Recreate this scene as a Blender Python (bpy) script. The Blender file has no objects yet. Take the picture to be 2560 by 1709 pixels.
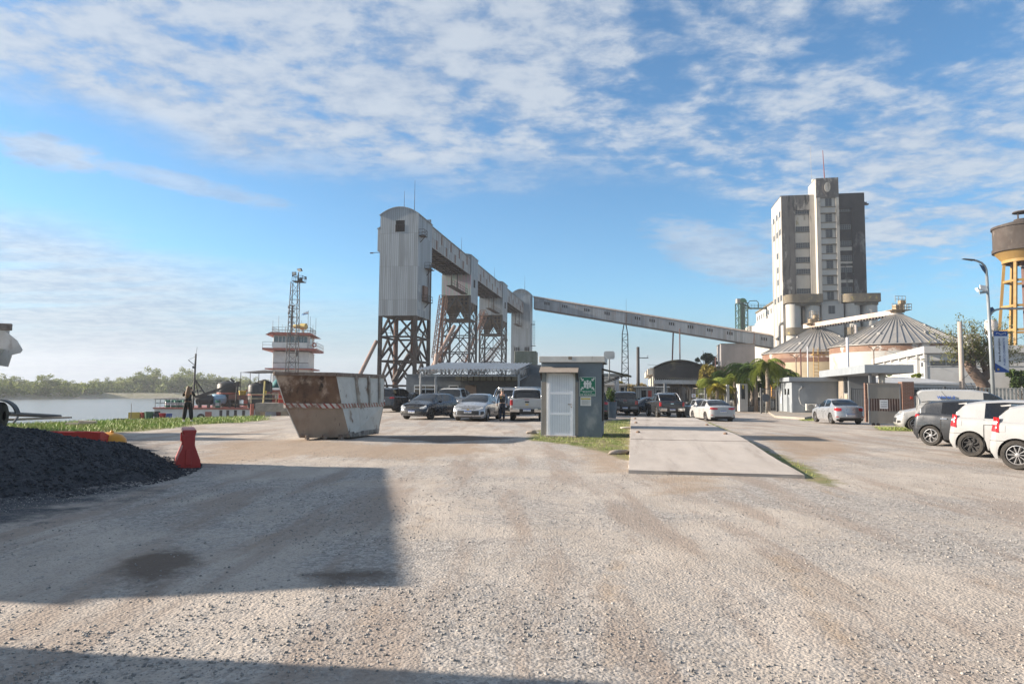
import bpy, bmesh, math, random
import numpy as np
from mathutils import Vector, Matrix
R = math.radians
scene = bpy.context.scene
COL = scene.collection
random.seed(7); RNG = np.random.default_rng(7)

# ---------------------------------------------------------------- camera
FPX, CX, CY = 1707.0, 1280.0, 854.5          # focal length and centre in pixels of the 2560 px photograph
CAMZ = 1.6
cam_d = bpy.data.cameras.new("camera"); cam = bpy.data.objects.new("camera", cam_d); COL.objects.link(cam)
cam_d.sensor_width = 36; cam_d.lens = FPX / 2560 * 36; cam_d.clip_start = 0.1; cam_d.clip_end = 6000
CM = Matrix.Rotation(R(90) + math.atan(123 / FPX), 4, 'X') @ Matrix.Rotation(0.0085, 4, 'Z')
cam.matrix_world = Matrix.Translation((0, 0, CAMZ)) @ CM
scene.camera = cam
def ray(u, v):
    return (CM.to_3x3() @ Vector(((u - CX) / FPX, -(v - CY) / FPX, -1))).normalized()
def W(u, v, y):
    """point at world depth y seen at photo pixel (u, v)"""
    d = ray(u, v); t = y / d.y
    return Vector((d.x * t, y, CAMZ + d.z * t))
def sm(a, b, x):
    t = min(1, max(0, (x - a) / (b - a))); return t * t * (3 - 2 * t)
def gz(x, y):
    """ground height of the yard"""
    return -0.25 * sm(28, 46, y) * sm(0, 12, x) * (1 - 0.0 * x)
def G(u, v):
    """point of the yard seen at photo pixel (u, v)"""
    d = ray(u, v); z = 0
    for _ in range(8):
        t = (z - CAMZ) / d.z; x, y = d.x * t, d.y * t; z = gz(x, y)
    return Vector((x, y, z))
def XZ(u, y): return W(u, 978, y).x

# ---------------------------------------------------------------- light
SUN = Vector((-1, 0.13, 0.378)).normalized()
sun_d = bpy.data.lights.new("sun", 'SUN'); sun = bpy.data.objects.new("sun", sun_d); COL.objects.link(sun)
sun_d.energy = 5.0; sun_d.angle = R(0.53); sun_d.color = (1.0, 0.87, 0.72)
sun.rotation_euler = SUN.to_track_quat('Z', 'Y').to_euler(); sun.location = (-30, 0, 60)
scene.view_settings.view_transform = 'Standard'; scene.view_settings.look = 'None'
scene.view_settings.exposure = 1.4; scene.view_settings.gamma = 1
scene.cycles.max_bounces = 6; scene.cycles.diffuse_bounces = 2; scene.cycles.glossy_bounces = 3
scene.cycles.transparent_max_bounces = 12; scene.cycles.transmission_bounces = 4
scene.cycles.use_adaptive_sampling = True; scene.cycles.use_denoising = True

class NT:
    def __init__(s, tree): s.t = tree; s.n = tree.nodes; s.l = tree.links
    def new(s, typ, **kw):
        n = s.n.new(typ)
        for k, v in kw.items(): setattr(n, k, v)
        return n
    def put(s, sock, v):
        if hasattr(v, 'is_output') or hasattr(v, 'links'): s.l.new(v, sock)
        elif isinstance(v, (tuple, list)) and sock.type == 'RGBA' and len(v) == 3: sock.default_value = (*v, 1)
        else: sock.default_value = v
    def math(s, op, a, b=None, c=None, clamp=False):
        n = s.new('ShaderNodeMath', operation=op, use_clamp=clamp); s.put(n.inputs[0], a)
        if b is not None: s.put(n.inputs[1], b)
        if c is not None: s.put(n.inputs[2], c)
        return n.outputs[0]
    def rng(s, x, a, b, lo=0.0, hi=1.0, smooth=True):
        n = s.new('ShaderNodeMapRange', interpolation_type='SMOOTHSTEP' if smooth else 'LINEAR'); s.put(n.inputs[0], x)
        for i, v in zip((1, 2, 3, 4), (a, b, lo, hi)): s.put(n.inputs[i], v)
        return n.outputs[0]
    def mix(s, f, a, b, blend='MIX'):
        n = s.new('ShaderNodeMix', data_type='RGBA', blend_type=blend, clamp_factor=True)
        s.put(n.inputs[0], f); s.put(n.inputs[6], a); s.put(n.inputs[7], b); return n.outputs[2]
    def noise(s, vec, scale=5, detail=4, rough=0.55, stretch=None, dist=0.0):
        if stretch is not None:
            m = s.new('ShaderNodeMapping'); s.l.new(vec, m.inputs[0]); m.inputs['Scale'].default_value = stretch; vec = m.outputs[0]
        n = s.new('ShaderNodeTexNoise'); s.l.new(vec, n.inputs['Vector'])
        n.inputs['Scale'].default_value = scale; n.inputs['Detail'].default_value = detail
        n.inputs['Roughness'].default_value = rough; n.inputs['Distortion'].default_value = dist
        return n.outputs[0]
    def voro(s, vec, scale, feature='F1', out=0):
        n = s.new('ShaderNodeTexVoronoi', feature=feature); s.l.new(vec, n.inputs['Vector']); n.inputs['Scale'].default_value = scale
        return n.outputs[out]
    def sep(s, vec):
        n = s.new('ShaderNodeSeparateXYZ'); s.l.new(vec, n.inputs[0]); return n.outputs
    def comb(s, x, y, z):
        n = s.new('ShaderNodeCombineXYZ')
        for i, v in enumerate((x, y, z)): s.put(n.inputs[i], v)
        return n.outputs[0]
    def ramp(s, f, stops, interp='LINEAR'):
        n = s.new('ShaderNodeValToRGB'); s.put(n.inputs[0], f); cr = n.color_ramp; cr.interpolation = interp
        while len(cr.elements) < len(stops): cr.elements.new(0.5)
        for e, (p, c) in zip(cr.elements, stops):
            e.position = p; e.color = (*c, 1) if isinstance(c, tuple) else (c, c, c, 1)
        return n.outputs[0]

# ---------------------------------------------------------------- sky with clouds (world shader, by direction)
world = bpy.data.worlds.new("World"); scene.world = world; world.use_nodes = True
w = NT(world.node_tree)
for n in list(w.n): w.n.remove(n)
sky = w.new('ShaderNodeTexSky', sky_type='NISHITA'); sky.sun_disc = False
sky.sun_elevation = math.asin(SUN.z); sky.sun_rotation = math.atan2(SUN.x, SUN.y)
sky.air_density = 1.0; sky.dust_density = 0.25; sky.ozone_density = 2.5; sky.altitude = 0
co = w.new('ShaderNodeTexCoord').outputs['Generated']
X, Y, Z = w.sep(co)
hyp = w.math('SQRT', w.math('ADD', w.math('MULTIPLY', X, X), w.math('MULTIPLY', Y, Y)))
el = w.math('DIVIDE', Z, w.math('MAXIMUM', Y, 0.25))
tt = w.math('DIVIDE', X, w.math('MAXIMUM', Y, 0.25))
zz = w.math('ADD', w.math('MAXIMUM', Z, 0.0), 0.10)
pl = w.comb(w.math('DIVIDE', X, zz), w.math('DIVIDE', Y, zz), 0.0)
big = w.noise(pl, 1.1, 3, 0.5, dist=0.3)
mid = w.noise(pl, 4.4, 7, 0.58, dist=0.3)
fine = w.noise(pl, 12.0, 6, 0.62, stretch=(0.8, 1.0, 1), dist=0.2)
wob = w.math('MULTIPLY', w.math('SUBTRACT', w.noise(pl, 1.9, 6, 0.6), 0.5), 0.16)
fac = w.math('DIVIDE', w.math('ADD', tt, 0.8), 1.6)
def px(x): return (((x - 1280) / 1707) + 0.8) / 1.6
edge = w.ramp(fac, [(px(0), .44), (px(360), .385), (px(520), .335), (px(980), .30), (px(1200), .31), (px(1420), .325), (px(1690), .33), (px(1850), .27), (px(2010), .18), (px(2560), .13)], 'B_SPLINE')
up = w.rng(w.math('SUBTRACT', w.math('ADD', el, wob), edge), -0.035, 0.055)
cell = w.math('ADD', w.math('MULTIPLY', mid, 0.6), w.math('MULTIPLY', fine, 0.4))
cell = w.math('ADD', cell, w.math('MULTIPLY', w.math('SUBTRACT', big, 0.5), 0.45))
thr = w.rng(tt, -0.6, 0.5, 0.33, 0.435)
dens = w.rng(w.math('SUBTRACT', cell, thr), -0.05, 0.18)
a_up = w.math('MULTIPLY', up, dens)
edge2 = w.ramp(fac, [(px(0), .275), (px(400), .205), (px(900), .15), (px(1300), .09), (px(2000), .03)], 'B_SPLINE')
streak = w.noise(pl, 1.4, 6, 0.6, stretch=(0.35, 1.6, 1))
low = w.rng(w.math('SUBTRACT', edge2, w.math('ADD', el, w.math('MULTIPLY', w.math('SUBTRACT', streak, .5), .14))), -0.03, 0.06)
low = w.math('MULTIPLY', low, w.rng(tt, -0.1, -0.6, 0.3, 1.0))
low = w.math('MULTIPLY', low, w.rng(streak, 0.3, 0.55, 0.5, 1.0))
def blob(t0, e0, wt, we, tilt=0.0):
    dt = w.math('DIVIDE', w.math('SUBTRACT', tt, t0), wt)
    de = w.math('DIVIDE', w.math('SUBTRACT', w.math('SUBTRACT', el, e0), w.math('MULTIPLY', w.math('SUBTRACT', tt, t0), tilt)), we)
    q = w.math('ADD', w.math('MULTIPLY', dt, dt), w.math('MULTIPLY', de, de))
    q = w.math('ADD', q, w.math('MULTIPLY', w.math('SUBTRACT', fine, .5), 2.6))
    return w.rng(q, 1.3, 0.1)
bl = w.math('MULTIPLY', blob(.31, .205, .11, .045, -.28), .75)
bl = w.math('MAXIMUM', bl, w.math('MULTIPLY', blob(-.70, .352, .09, .03, -.2), .85))
bl = w.math('MAXIMUM', bl, w.math('MULTIPLY', blob(-.49, .305, .17, .016, -.22), .6))
amt = w.math('MAXIMUM', w.math('MAXIMUM', a_up, low), bl)
hz = w.rng(el, 0.16, 0.0, 0.0, 0.9)
shade = w.math('ADD', w.math('MULTIPLY', mid, .5), w.math('MULTIPLY', fine, .5))
ccol = w.mix(w.rng(shade, .36, .62), (2.2, 2.75, 3.6), (3.75, 4.1, 4.5))
skyc = w.mix(hz, w.mix(1.0, sky.outputs[0], (.58, .94, 1.10), 'MULTIPLY'), (1.75, 2.15, 2.6))
ccol = w.mix(w.rng(el, .22, .02), ccol, w.mix(1.0, ccol, (.72, .76, .82), 'MULTIPLY'))
skyc = w.mix(w.math('MULTIPLY', amt, 0.84), skyc, ccol)
bg = w.new('ShaderNodeBackground'); w.l.new(skyc, bg.inputs[0]); bg.inputs[1].default_value = 0.066
wo = w.new('ShaderNodeOutputWorld'); w.l.new(bg.outputs[0], wo.inputs[0])

# ---------------------------------------------------------------- materials
MATS = {}
def mat(name, c, c2=None, scale=3.0, stretch=(1, 1, 1), stains=(), rough=0.7, metal=0.0, bump=0.0, bscale=40, bstretch=(1, 1, 1), spec=0.4, coat=0.0, detail=5, emit=None):
    if name in MATS: return MATS[name]
    m = bpy.data.materials.new(name); m.use_nodes = True; t = NT(m.node_tree)
    b = t.n['Principled BSDF']; obj = t.new('ShaderNodeTexCoord').outputs['Object']
    if c2 is None: c2 = tuple(x * 0.82 for x in c)
    col = t.mix(t.rng(t.noise(obj, scale, detail, 0.6, stretch), .3, .7), c, c2)
    for (sc_, s_, st_, lo, hi) in stains:
        col = t.mix(t.rng(t.noise(obj, s_, 7, 0.65, st_), lo, hi), col, sc_)
    t.l.new(col, b.inputs['Base Color'])
    r = t.rng(t.noise(obj, scale * 2.3, 4), .3, .7, rough * 0.85, min(1, rough * 1.15)); t.l.new(r, b.inputs['Roughness'])
    b.inputs['Metallic'].default_value = metal; b.inputs['Specular IOR Level'].default_value = spec
    b.inputs['Coat Weight'].default_value = coat; b.inputs['Coat Roughness'].default_value = 0.06
    if bump:
        bn = t.new('ShaderNodeBump'); bn.inputs['Strength'].default_value = bump; bn.inputs['Distance'].default_value = 0.02
        t.l.new(t.noise(obj, bscale, 4, 0.6, bstretch), bn.inputs['Height']); t.l.new(bn.outputs[0], b.inputs['Normal'])
    if emit:
        b.inputs['Emission Color'].default_value = (*emit[0], 1); b.inputs['Emission Strength'].default_value = emit[1]
    MATS[name] = m; return m
def paint(name, c, metal=0.0, rough=0.28, dust=0.35):
    """car paint with a film of road dust low down and in patches"""
    m = mat(name, c, tuple(x * 0.93 for x in c), 2.0, (1, 1, 1), [((.30, .26, .22), 3.0, (1, 1, 1.6), .56, .56 + 1.2 * (1 - dust))], rough, metal, coat=0.6)
    return m

# ---------------------------------------------------------------- mesh helper
class MB:
    def __init__(s): s.v = []; s.f = []
    def add(s, vs, fs, M=None):
        o = len(s.v)
        if M is not None: vs = [M @ Vector(p) for p in vs]
        s.v.extend([tuple(p) for p in vs]); s.f.extend([tuple(i + o for i in f) for f in fs]); return s
    def box(s, c, d, rz=0.0, M=None):
        x, y, z = d[0] / 2, d[1] / 2, d[2] / 2
        vs = [(i * x, j * y, k * z) for k in (-1, 1) for j in (-1, 1) for i in (-1, 1)]
        T = Matrix.Translation(c) @ Matrix.Rotation(rz, 4, 'Z')
        if M is not None: T = M @ T
        return s.add(vs, [(0, 2, 3, 1), (4, 5, 7, 6), (0, 1, 5, 4), (2, 6, 7, 3), (0, 4, 6, 2), (1, 3, 7, 5)], T)
    def bb(s, a, b):
        return s.box([(p + q) / 2 for p, q in zip(a, b)], [abs(q - p) for p, q in zip(a, b)])
    def bar(s, p0, p1, w, h=None):
        p0 = Vector(p0); p1 = Vector(p1); h = h or w; d = p1 - p0
        M = Matrix.Translation((p0 + p1) / 2) @ d.to_track_quat('Z', 'Y').to_matrix().to_4x4()
        return s.box((0, 0, 0), (w, h, d.length), 0, M)
    def tube(s, p0, p1, r, n=8, r1=None):
        p0 = Vector(p0); p1 = Vector(p1); d = p1 - p0; r1 = r if r1 is None else r1
        q = d.to_track_quat('Z', 'Y').to_matrix()
        vs = []
        for (p, rr) in ((p0, r), (p1, r1)):
            for i in range(n):
                a = 2 * math.pi * i / n; vs.append(p + q @ Vector((rr * math.cos(a), rr * math.sin(a), 0)))
        fs = [(i, (i + 1) % n, n + (i + 1) % n, n + i) for i in range(n)] + [tuple(range(n - 1, -1, -1)), tuple(range(n, 2 * n))]
        return s.add(vs, fs)
    def path(s, pts, r, n=6, r1=None):
        pts = [Vector(p) for p in pts]; m = len(pts); vs = []
        for i, p in enumerate(pts):
            d = (pts[min(i + 1, m - 1)] - pts[max(i - 1, 0)]).normalized(); q = d.to_track_quat('Z', 'Y').to_matrix()
            rr = r if r1 is None else r + (r1 - r) * i / (m - 1)
            for k in range(n):
                a = 2 * math.pi * k / n; vs.append(p + q @ Vector((rr * math.cos(a), rr * math.sin(a), 0)))
        fs = [(i * n + k, i * n + (k + 1) % n, (i + 1) * n + (k + 1) % n, (i + 1) * n + k) for i in range(m - 1) for k in range(n)]
        fs += [tuple(range(n - 1, -1, -1)), tuple(range((m - 1) * n, m * n))]
        return s.add(vs, fs)
    def prism(s, poly, a, b, M=None):
        """poly in XY extruded from z=a to z=b"""
        n = len(poly); vs = [(x, y, a) for x, y in poly] + [(x, y, b) for x, y in poly]
        return s.add(vs, [tuple(range(n - 1, -1, -1)), tuple(range(n, 2 * n))] + [(i, (i + 1) % n, n + (i + 1) % n, n + i) for i in range(n)], M)
    def lathe(s, prof, n=24, M=None, a0=0.0, a1=2 * math.pi):
        full = abs(a1 - a0 - 2 * math.pi) < 1e-6; m = n if full else n + 1; vs = []
        for (r, z) in prof:
            for i in range(m):
                a = a0 + (a1 - a0) * i / n; vs.append((r * math.cos(a), r * math.sin(a), z))
        fs = []
        for j in range(len(prof) - 1):
            for i in range(n):
                k = (i + 1) % m; fs.append((j * m + i, j * m + k, (j + 1) * m + k, (j + 1) * m + i))
        return s.add(vs, fs, M)
    def ball(s, c, r, nu=12, nv=8, sc=(1, 1, 1)):
        M = Matrix.Translation(c) @ Matrix.Diagonal((*sc, 1))
        return s.lathe([(max(1e-4, r * math.sin(math.pi * j / nv)), -r * math.cos(math.pi * j / nv)) for j in range(nv + 1)], nu, M)
    def quad(s, a, b, c, d): return s.add([a, b, c, d], [(0, 1, 2, 3)])
    def build(s, name, m, parent=None, smooth=False, loc=None, rz=0.0, bevel=0.0, auto=None):
        me = bpy.data.meshes.new(name); me.from_pydata(s.v, [], s.f); me.update()
        o = bpy.data.objects.new(name, me); COL.objects.link(o)
        if m is not None: me.materials.append(m)
        if smooth: me.shade_smooth()
        if auto is not None: smooth_angle(me, auto)
        if parent is not None: o.parent = parent
        if loc is not None: o.location = loc
        o.rotation_euler.z = rz
        if bevel:
            b = o.modifiers.new('bevel', 'BEVEL'); b.width = bevel; b.segments = 2; b.limit_method = 'ANGLE'; b.angle_limit = R(40)
        return o
def smooth_angle(me, deg):
    me.shade_smooth()
    bm = bmesh.new(); bm.from_mesh(me)
    for e in bm.edges:
        if len(e.link_faces) == 2 and e.calc_face_angle(0) > R(deg): e.smooth = False
    bm.to_mesh(me); bm.free()
def npmesh(name, v, f, m, parent=None, smooth=False):
    """v: (n,3) array, f: (k,3|4) array"""
    me = bpy.data.meshes.new(name); k, c = f.shape
    me.vertices.add(len(v)); me.vertices.foreach_set('co', np.ascontiguousarray(v, np.float32).ravel())
    me.loops.add(k * c); me.loops.foreach_set('vertex_index', np.ascontiguousarray(f, np.int32).ravel())
    me.polygons.add(k); me.polygons.foreach_set('loop_start', np.arange(0, k * c, c, dtype=np.int32))
    me.polygons.foreach_set('loop_total', np.full(k, c, np.int32)); me.update(calc_edges=True)
    if smooth: me.shade_smooth()
    me.materials.append(m); o = bpy.data.objects.new(name, me); COL.objects.link(o)
    if parent is not None: o.parent = parent
    return o
def tag(o, label, cat, group=None):
    o['label'] = label; o['category'] = cat
    if group: o['group'] = group
    return o
def thing(name, label, cat, loc=(0, 0, 0), rz=0.0, group=None):
    o = bpy.data.objects.new(name, None); COL.objects.link(o); o.empty_display_size = 0.2
    o.location = loc; o.rotation_euler.z = rz; return tag(o, label, cat, group)
def struct(o): o['kind'] = 'structure'; return o
def stuff(o): o['kind'] = 'stuff'; return o
def dup(o, loc=None, rz=None, label=None, group=None, parent=None, swap=None):
    c = o.copy(); COL.objects.link(c)
    if parent is not None: c.parent = parent
    if loc is not None: c.location = loc
    if rz is not None: c.rotation_euler.z = rz
    if label: c['label'] = label
    if group: c['group'] = group
    if swap and c.type == 'MESH' and c.name.split('.')[0] in swap:
        c.data = c.data.copy(); c.data.materials[0] = swap[c.name.split('.')[0]]
    for ch in list(o.children): dup(ch, parent=c, swap=swap)
    return c
def text(name, s, width, height, M, m, parent, depth=0.004, bold=0.0, align='CENTER'):
    """flat raised lettering, fitted into width x height, in the local XY plane of M"""
    cu = bpy.data.curves.new(name, 'FONT'); cu.body = s; cu.align_x = align; cu.align_y = 'CENTER'; cu.extrude = 0.01; cu.offset = bold; cu.resolution_u = 2
    tmp = bpy.data.objects.new(name + '_tmp', cu); COL.objects.link(tmp)
    me = bpy.data.meshes.new_from_object(tmp.evaluated_get(bpy.context.evaluated_depsgraph_get()))
    bpy.data.objects.remove(tmp)
    a = np.array([v.co for v in me.vertices]); lo, hi = a.min(0), a.max(0); sx = width / (hi[0] - lo[0]); sy = height / (hi[1] - lo[1])
    a = (a - (lo + hi) / 2) * np.array([sx, sy, depth / 0.02])
    for v, p in zip(me.vertices, a): v.co = M @ Vector(p)
    me.materials.clear(); me.materials.append(m); me.name = name
    o = bpy.data.objects.new(name, me); COL.objects.link(o); o.parent = parent; return o
def frame_M(origin, xdir, ydir):
    x = Vector(xdir).normalized(); y = Vector(ydir).normalized(); z = x.cross(y)
    M = Matrix((x, y, z)).transposed().to_4x4(); M.translation = origin; return M
AX = R(-10)                                   # the yard's grid: its depth axis points 10 degrees to the right
AD = Vector((math.sin(R(10)), math.cos(R(10)), 0)); AR = Vector((math.cos(R(10)), -math.sin(R(10)), 0))
# ---------------------------------------------------------------- terrain
def vnoise(x, y, seed=0):
    xi = np.floor(x).astype(np.int64); yi = np.floor(y).astype(np.int64); fx = x - xi; fy = y - yi
    fx = fx * fx * (3 - 2 * fx); fy = fy * fy * (3 - 2 * fy)
    def h(i, j):
        n = (i * 374761393 + j * 668265263 + seed * 974634777) & 0x7fffffff
        n = ((n ^ (n >> 13)) * 1274126177) & 0x7fffffff
        return ((n ^ (n >> 16)) & 0xffff) / 65535.0
    return (h(xi, yi) * (1 - fx) + h(xi + 1, yi) * fx) * (1 - fy) + (h(xi, yi + 1) * (1 - fx) + h(xi + 1, yi + 1) * fx) * fy
def fbm(x, y, o=4, seed=0):
    s = 0; a = 0.5
    for i in range(o): s = s + a * vnoise(x * 2 ** i, y * 2 ** i, seed + i); a *= 0.5
    return s / (1 - 0.5 ** o)
def inside_dist(poly, x, y):
    """signed distance, positive inside the polygon"""
    P = np.array(poly, float); d = np.full(x.shape, 1e9); ins = np.zeros(x.shape, bool)
    for a, b in zip(P, np.roll(P, -1, 0)):
        e = b - a; t = np.clip(((x - a[0]) * e[0] + (y - a[1]) * e[1]) / (e @ e), 0, 1)
        d = np.minimum(d, np.hypot(x - a[0] - t * e[0], y - a[1] - t * e[1]))
        c = ((a[1] > y) != (b[1] > y)); ey = e[1] if e[1] else 1e-9
        ins ^= c & (x < a[0] + (y - a[1]) / ey * e[0])
    return np.where(ins, d, -d)
def gpoly(*uv): return [tuple(G(u, v).xy) for u, v in uv]
LAND = [(-90, -90), (-90, 10), (-45, 22), (-30, 25.5), (-22, 29), (-18.6, 36), (-14.6, 40.5), (-13.2, 42), (-16, 56), (-19.5, 70), (-25, 105), (-27, 260), (-60, 700), (-60, 1600), (2500, 1600), (2500, -90)]
FAR = [(-1500, 100), (-400, 200), (-215, 226), (-186, 240), (-170, 300), (-135, 345), (-122, 430), (-115, 900), (-115, 1600), (-1500, 1600)]
WATER = -3.0
GRASS = [([(-13.6, 25.4), (-13.9, 30.3), (-12.9, 33), (-12.6, 36.4), (-15.0, 41), (-18.6, 36), (-22, 29), (-30, 25.5), (-40, 22), (-30, 17), (-17.4, 22.6)], 1.2),
         (gpoly((1318, 1100), (1345, 1075), (1500, 1066), (1512, 1052), (1578, 1046), (1574, 1150), (1500, 1128), (1420, 1112), (1360, 1104)), .6),
         (gpoly((1740, 1052), (1775, 1056), (1880, 1110), (2020, 1165), (2100, 1215), (2060, 1215), (1990, 1180), (1860, 1105)), .5),
         (gpoly((1996, 1044), (2040, 1046), (2036, 1052), (2000, 1052)), .4), (gpoly((2180, 1066), (2285, 1068), (2290, 1078), (2200, 1076)), .5)]
DIRT = [gpoly((1440, 1125), (1574, 1110), (1572, 1185), (1490, 1180)), gpoly((1880, 1085), (2060, 1090), (2160, 1125), (2000, 1150)), gpoly((1620, 1185), (1800, 1188), (1780, 1230), (1660, 1235)),
        gpoly((560, 1105), (760, 1095), (960, 1112), (1180, 1108), (1240, 1128), (1000, 1150), (760, 1138), (560, 1160), (470, 1160))]
STAIN_SHADOW = [gpoly((300, 1405), (420, 1378), (520, 1388), (500, 1420), (440, 1448), (360, 1478), (318, 1455)), gpoly((760, 1440), (900, 1425), (960, 1450), (860, 1470)), gpoly((940, 1092), (1150, 1088), (1300, 1096), (1100, 1106))]  # last patch paints the skip's cast shadow into the ground colour
PILEC = (-9.6, 12.2)
PILE = gpoly((-400, 1420), (0, 1325), (150, 1290), (330, 1240), (480, 1180), (420, 1120), (260, 1080), (0, 1060), (-300, 1060))
SLAB = [W(1572, 1183, 13.0), None]
def gzs(x, y):
    b = inside_dist(LAND, x, y); t = np.clip(-b / 4.5, 0, 1)
    f = inside_dist(FAR, x, y); tf = np.clip((f + 4) / 22, 0, 1)
    s = lambda a, bb, q: (lambda u: u * u * (3 - 2 * u))(np.clip((q - a) / (bb - a), 0, 1))
    z = -0.25 * s(28, 46, y) * s(0, 12, x)
    near = np.clip((70 - np.hypot(x, y)) / 50, 0, 1)
    z = z + near * ((fbm(x * .45, y * .45, 3, 5) - .5) * .05 + (fbm(x * 2.2, y * 2.2, 3, 9) - .5) * .022)
    z = np.where(b < 0, z * (1 - t) - 5.0 * t * t * (3 - 2 * t), z)
    return np.where(f > -6, -5 + 4.3 * tf, z)
def axis(parts):
    out = []
    for a, b, st in parts: out += list(np.arange(a, b, st))
    return np.array(out + [parts[-1][1]])
gxs = axis([(-1500, -400, 60), (-400, -60, 8), (-60, -30, 1.5), (-30, -16, .35), (-16, 16, .2), (16, 30, .4), (30, 90, 3), (90, 400, 30), (400, 2400, 200)])
gys = axis([(-60, 2, 4), (2, 18, .2), (18, 44, .3), (44, 70, 1), (70, 200, 6), (200, 440, 8), (440, 1600, 60)])
XX, YY = np.meshgrid(gxs, gys); nx, ny = len(gxs), len(gys)
ZZ = gzs(XX, YY)
idx = np.arange(nx * ny).reshape(ny, nx)
gf = np.stack([idx[:-1, :-1], idx[:-1, 1:], idx[1:, 1:], idx[1:, :-1]], -1).reshape(-1, 4)
gv = np.stack([XX, YY, ZZ], -1).reshape(-1, 3)
def soft(polys, x, y, wd):
    m = np.zeros(x.shape)
    for p in polys:
        p, ww = p if isinstance(p, tuple) else (p, wd)
        m = np.maximum(m, np.clip(.5 + inside_dist(p, x, y) / (2 * ww), 0, 1))
    return m
def land_masks(x, y):
    return soft(GRASS, x, y, .8), soft(DIRT, x, y, .9), soft(STAIN_SHADOW, x, y, .35), soft([PILE], x, y, 1.5)

def ground_material():
    m = bpy.data.materials.new('gravel_yard'); m.use_nodes = True; t = NT(m.node_tree); b = t.n['Principled BSDF']
    o = t.new('ShaderNodeTexCoord').outputs['Object']
    at = t.new('ShaderNodeAttribute', attribute_name='cover'); R_, G_, B_ = t.new('ShaderNodeSeparateColor'), None, None
    t.l.new(at.outputs['Color'], R_.inputs[0]); gr, di, stn_shadow = R_.outputs; pile = at.outputs['Alpha']
    n1 = t.noise(o, .30, 6, .62, dist=.6); n2 = t.noise(o, 1.3, 6, .6, (1.0, .55, 1)); n3 = t.noise(o, 9, 5, .7); tr = t.noise(o, .8, 5, .6, (1.6, .22, 1))
    v1 = t.voro(o, 42); vc = t.new('ShaderNodeTexVoronoi'); t.l.new(o, vc.inputs[0]); vc.inputs['Scale'].default_value = 30
    vr = t.sep(vc.outputs['Color'])[0]; vc2 = t.new('ShaderNodeTexVoronoi'); t.l.new(o, vc2.inputs[0]); vc2.inputs['Scale'].default_value = 75
    vr2 = t.sep(vc2.outputs['Color'])[0]
    dust = t.mix(t.rng(n2, .35, .65), (.455, .405, .355), (.375, .33, .285))
    gravel = t.mix(vr, (.205, .192, .18), (.44, .41, .378))
    gm = t.math('ADD', t.math('MULTIPLY', n1, .55), t.math('MULTIPLY', n3, .28)); gm = t.math('ADD', gm, t.math('MULTIPLY', tr, .22))
    col = t.mix(t.rng(gm, .47, .57), dust, gravel)
    col = t.mix(t.math('MULTIPLY', t.rng(vr2, .68, .92), .6), col, (.22, .205, .195))
    col = t.mix(t.math('MULTIPLY', t.rng(tr, .47, .62), .68), col, (.28, .225, .185))
    wob = t.math('MULTIPLY', t.math('SUBTRACT', t.noise(o, 1.6, 7, .7), .5), 1.3)
    def edge(x, a, bq): return t.rng(t.math('ADD', x, t.math('MULTIPLY', wob, t.rng(x, 0, .25))), a, bq)
    col = t.mix(t.math('MULTIPLY', edge(di, .3, .8), .7), col, t.mix(n3, (.25, .18, .12), (.36, .28, .21)))
    col = t.mix(t.math('MULTIPLY', edge(stn_shadow, .25, .7), .88), col, (.115, .088, .07))  # ground stains, and the painted shadow beside the skip
    gcol = t.mix(t.rng(t.noise(o, 1.6, 7, .75), .40, .58), (.10, .14, .028), (.21, .185, .10))
    col = t.mix(edge(gr, .35, .62), col, gcol)
    pcol = t.mix(vr2, (.035, .037, .043), (.12, .12, .125))
    col = t.mix(edge(pile, .35, .8), col, pcol)
    t.l.new(col, b.inputs['Base Color']); b.inputs['Roughness'].default_value = .95; b.inputs['Specular IOR Level'].default_value = .15
    h = t.math('ADD', t.math('MULTIPLY', v1, -.55), t.math('MULTIPLY', t.noise(o, 16, 6, .7), 1.2)); h = t.math('ADD', h, t.math('MULTIPLY', t.noise(o, 2.5, 4), 1.5))
    bn = t.new('ShaderNodeBump'); bn.inputs['Strength'].default_value = .6; bn.inputs['Distance'].default_value = .022
    t.l.new(h, bn.inputs['Height']); t.l.new(bn.outputs[0], b.inputs['Normal']); return m
ground_mat = ground_material()
ground = struct(npmesh('ground', gv, gf, ground_mat, smooth=True))
mk = list(land_masks(gv[:, 0], gv[:, 1]))
for (x0, y0, a, cv, w_) in ((1.2, 3.0, .10, .020, 1), (-1.6, 3.0, -.12, .012, 1), (4.0, 3.0, .34, -.012, 1), (-3.5, 6.0, .05, .03, .8), (7.5, 7.0, .55, -.02, .8), (2.6, 4.0, -.16, .03, .7)):
    for off in (-.78, .78):                                    # wheel tracks worn into the yard
        yy = gv[:, 1] - y0; dd = np.abs(gv[:, 0] - (x0 + off + a * yy + cv * yy ** 2)) / math.hypot(1, a)
        wear = np.clip((fbm(gv[:, 0] * .35 + x0, gv[:, 1] * .35, 3, 50) - .36) * 4, 0, 1)
        mk[1] = np.maximum(mk[1], w_ * .62 * np.exp(-(dd / .17) ** 2) * wear * (yy > -2) * np.clip((26 - yy) / 8, 0, 1))
farg = np.clip(inside_dist(FAR, gv[:, 0], gv[:, 1]) / 6, 0, 1)
bankg = (inside_dist(LAND, gv[:, 0], gv[:, 1]) < .2) & (gv[:, 1] < 42)
cov = np.stack([np.maximum(np.maximum(mk[0], farg * .52), bankg * .9), mk[1], mk[2], mk[3]], -1).astype(np.float32)
ca = ground.data.color_attributes.new('cover', 'FLOAT_COLOR', 'POINT'); ca.data.foreach_set('color', cov.ravel())

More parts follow.
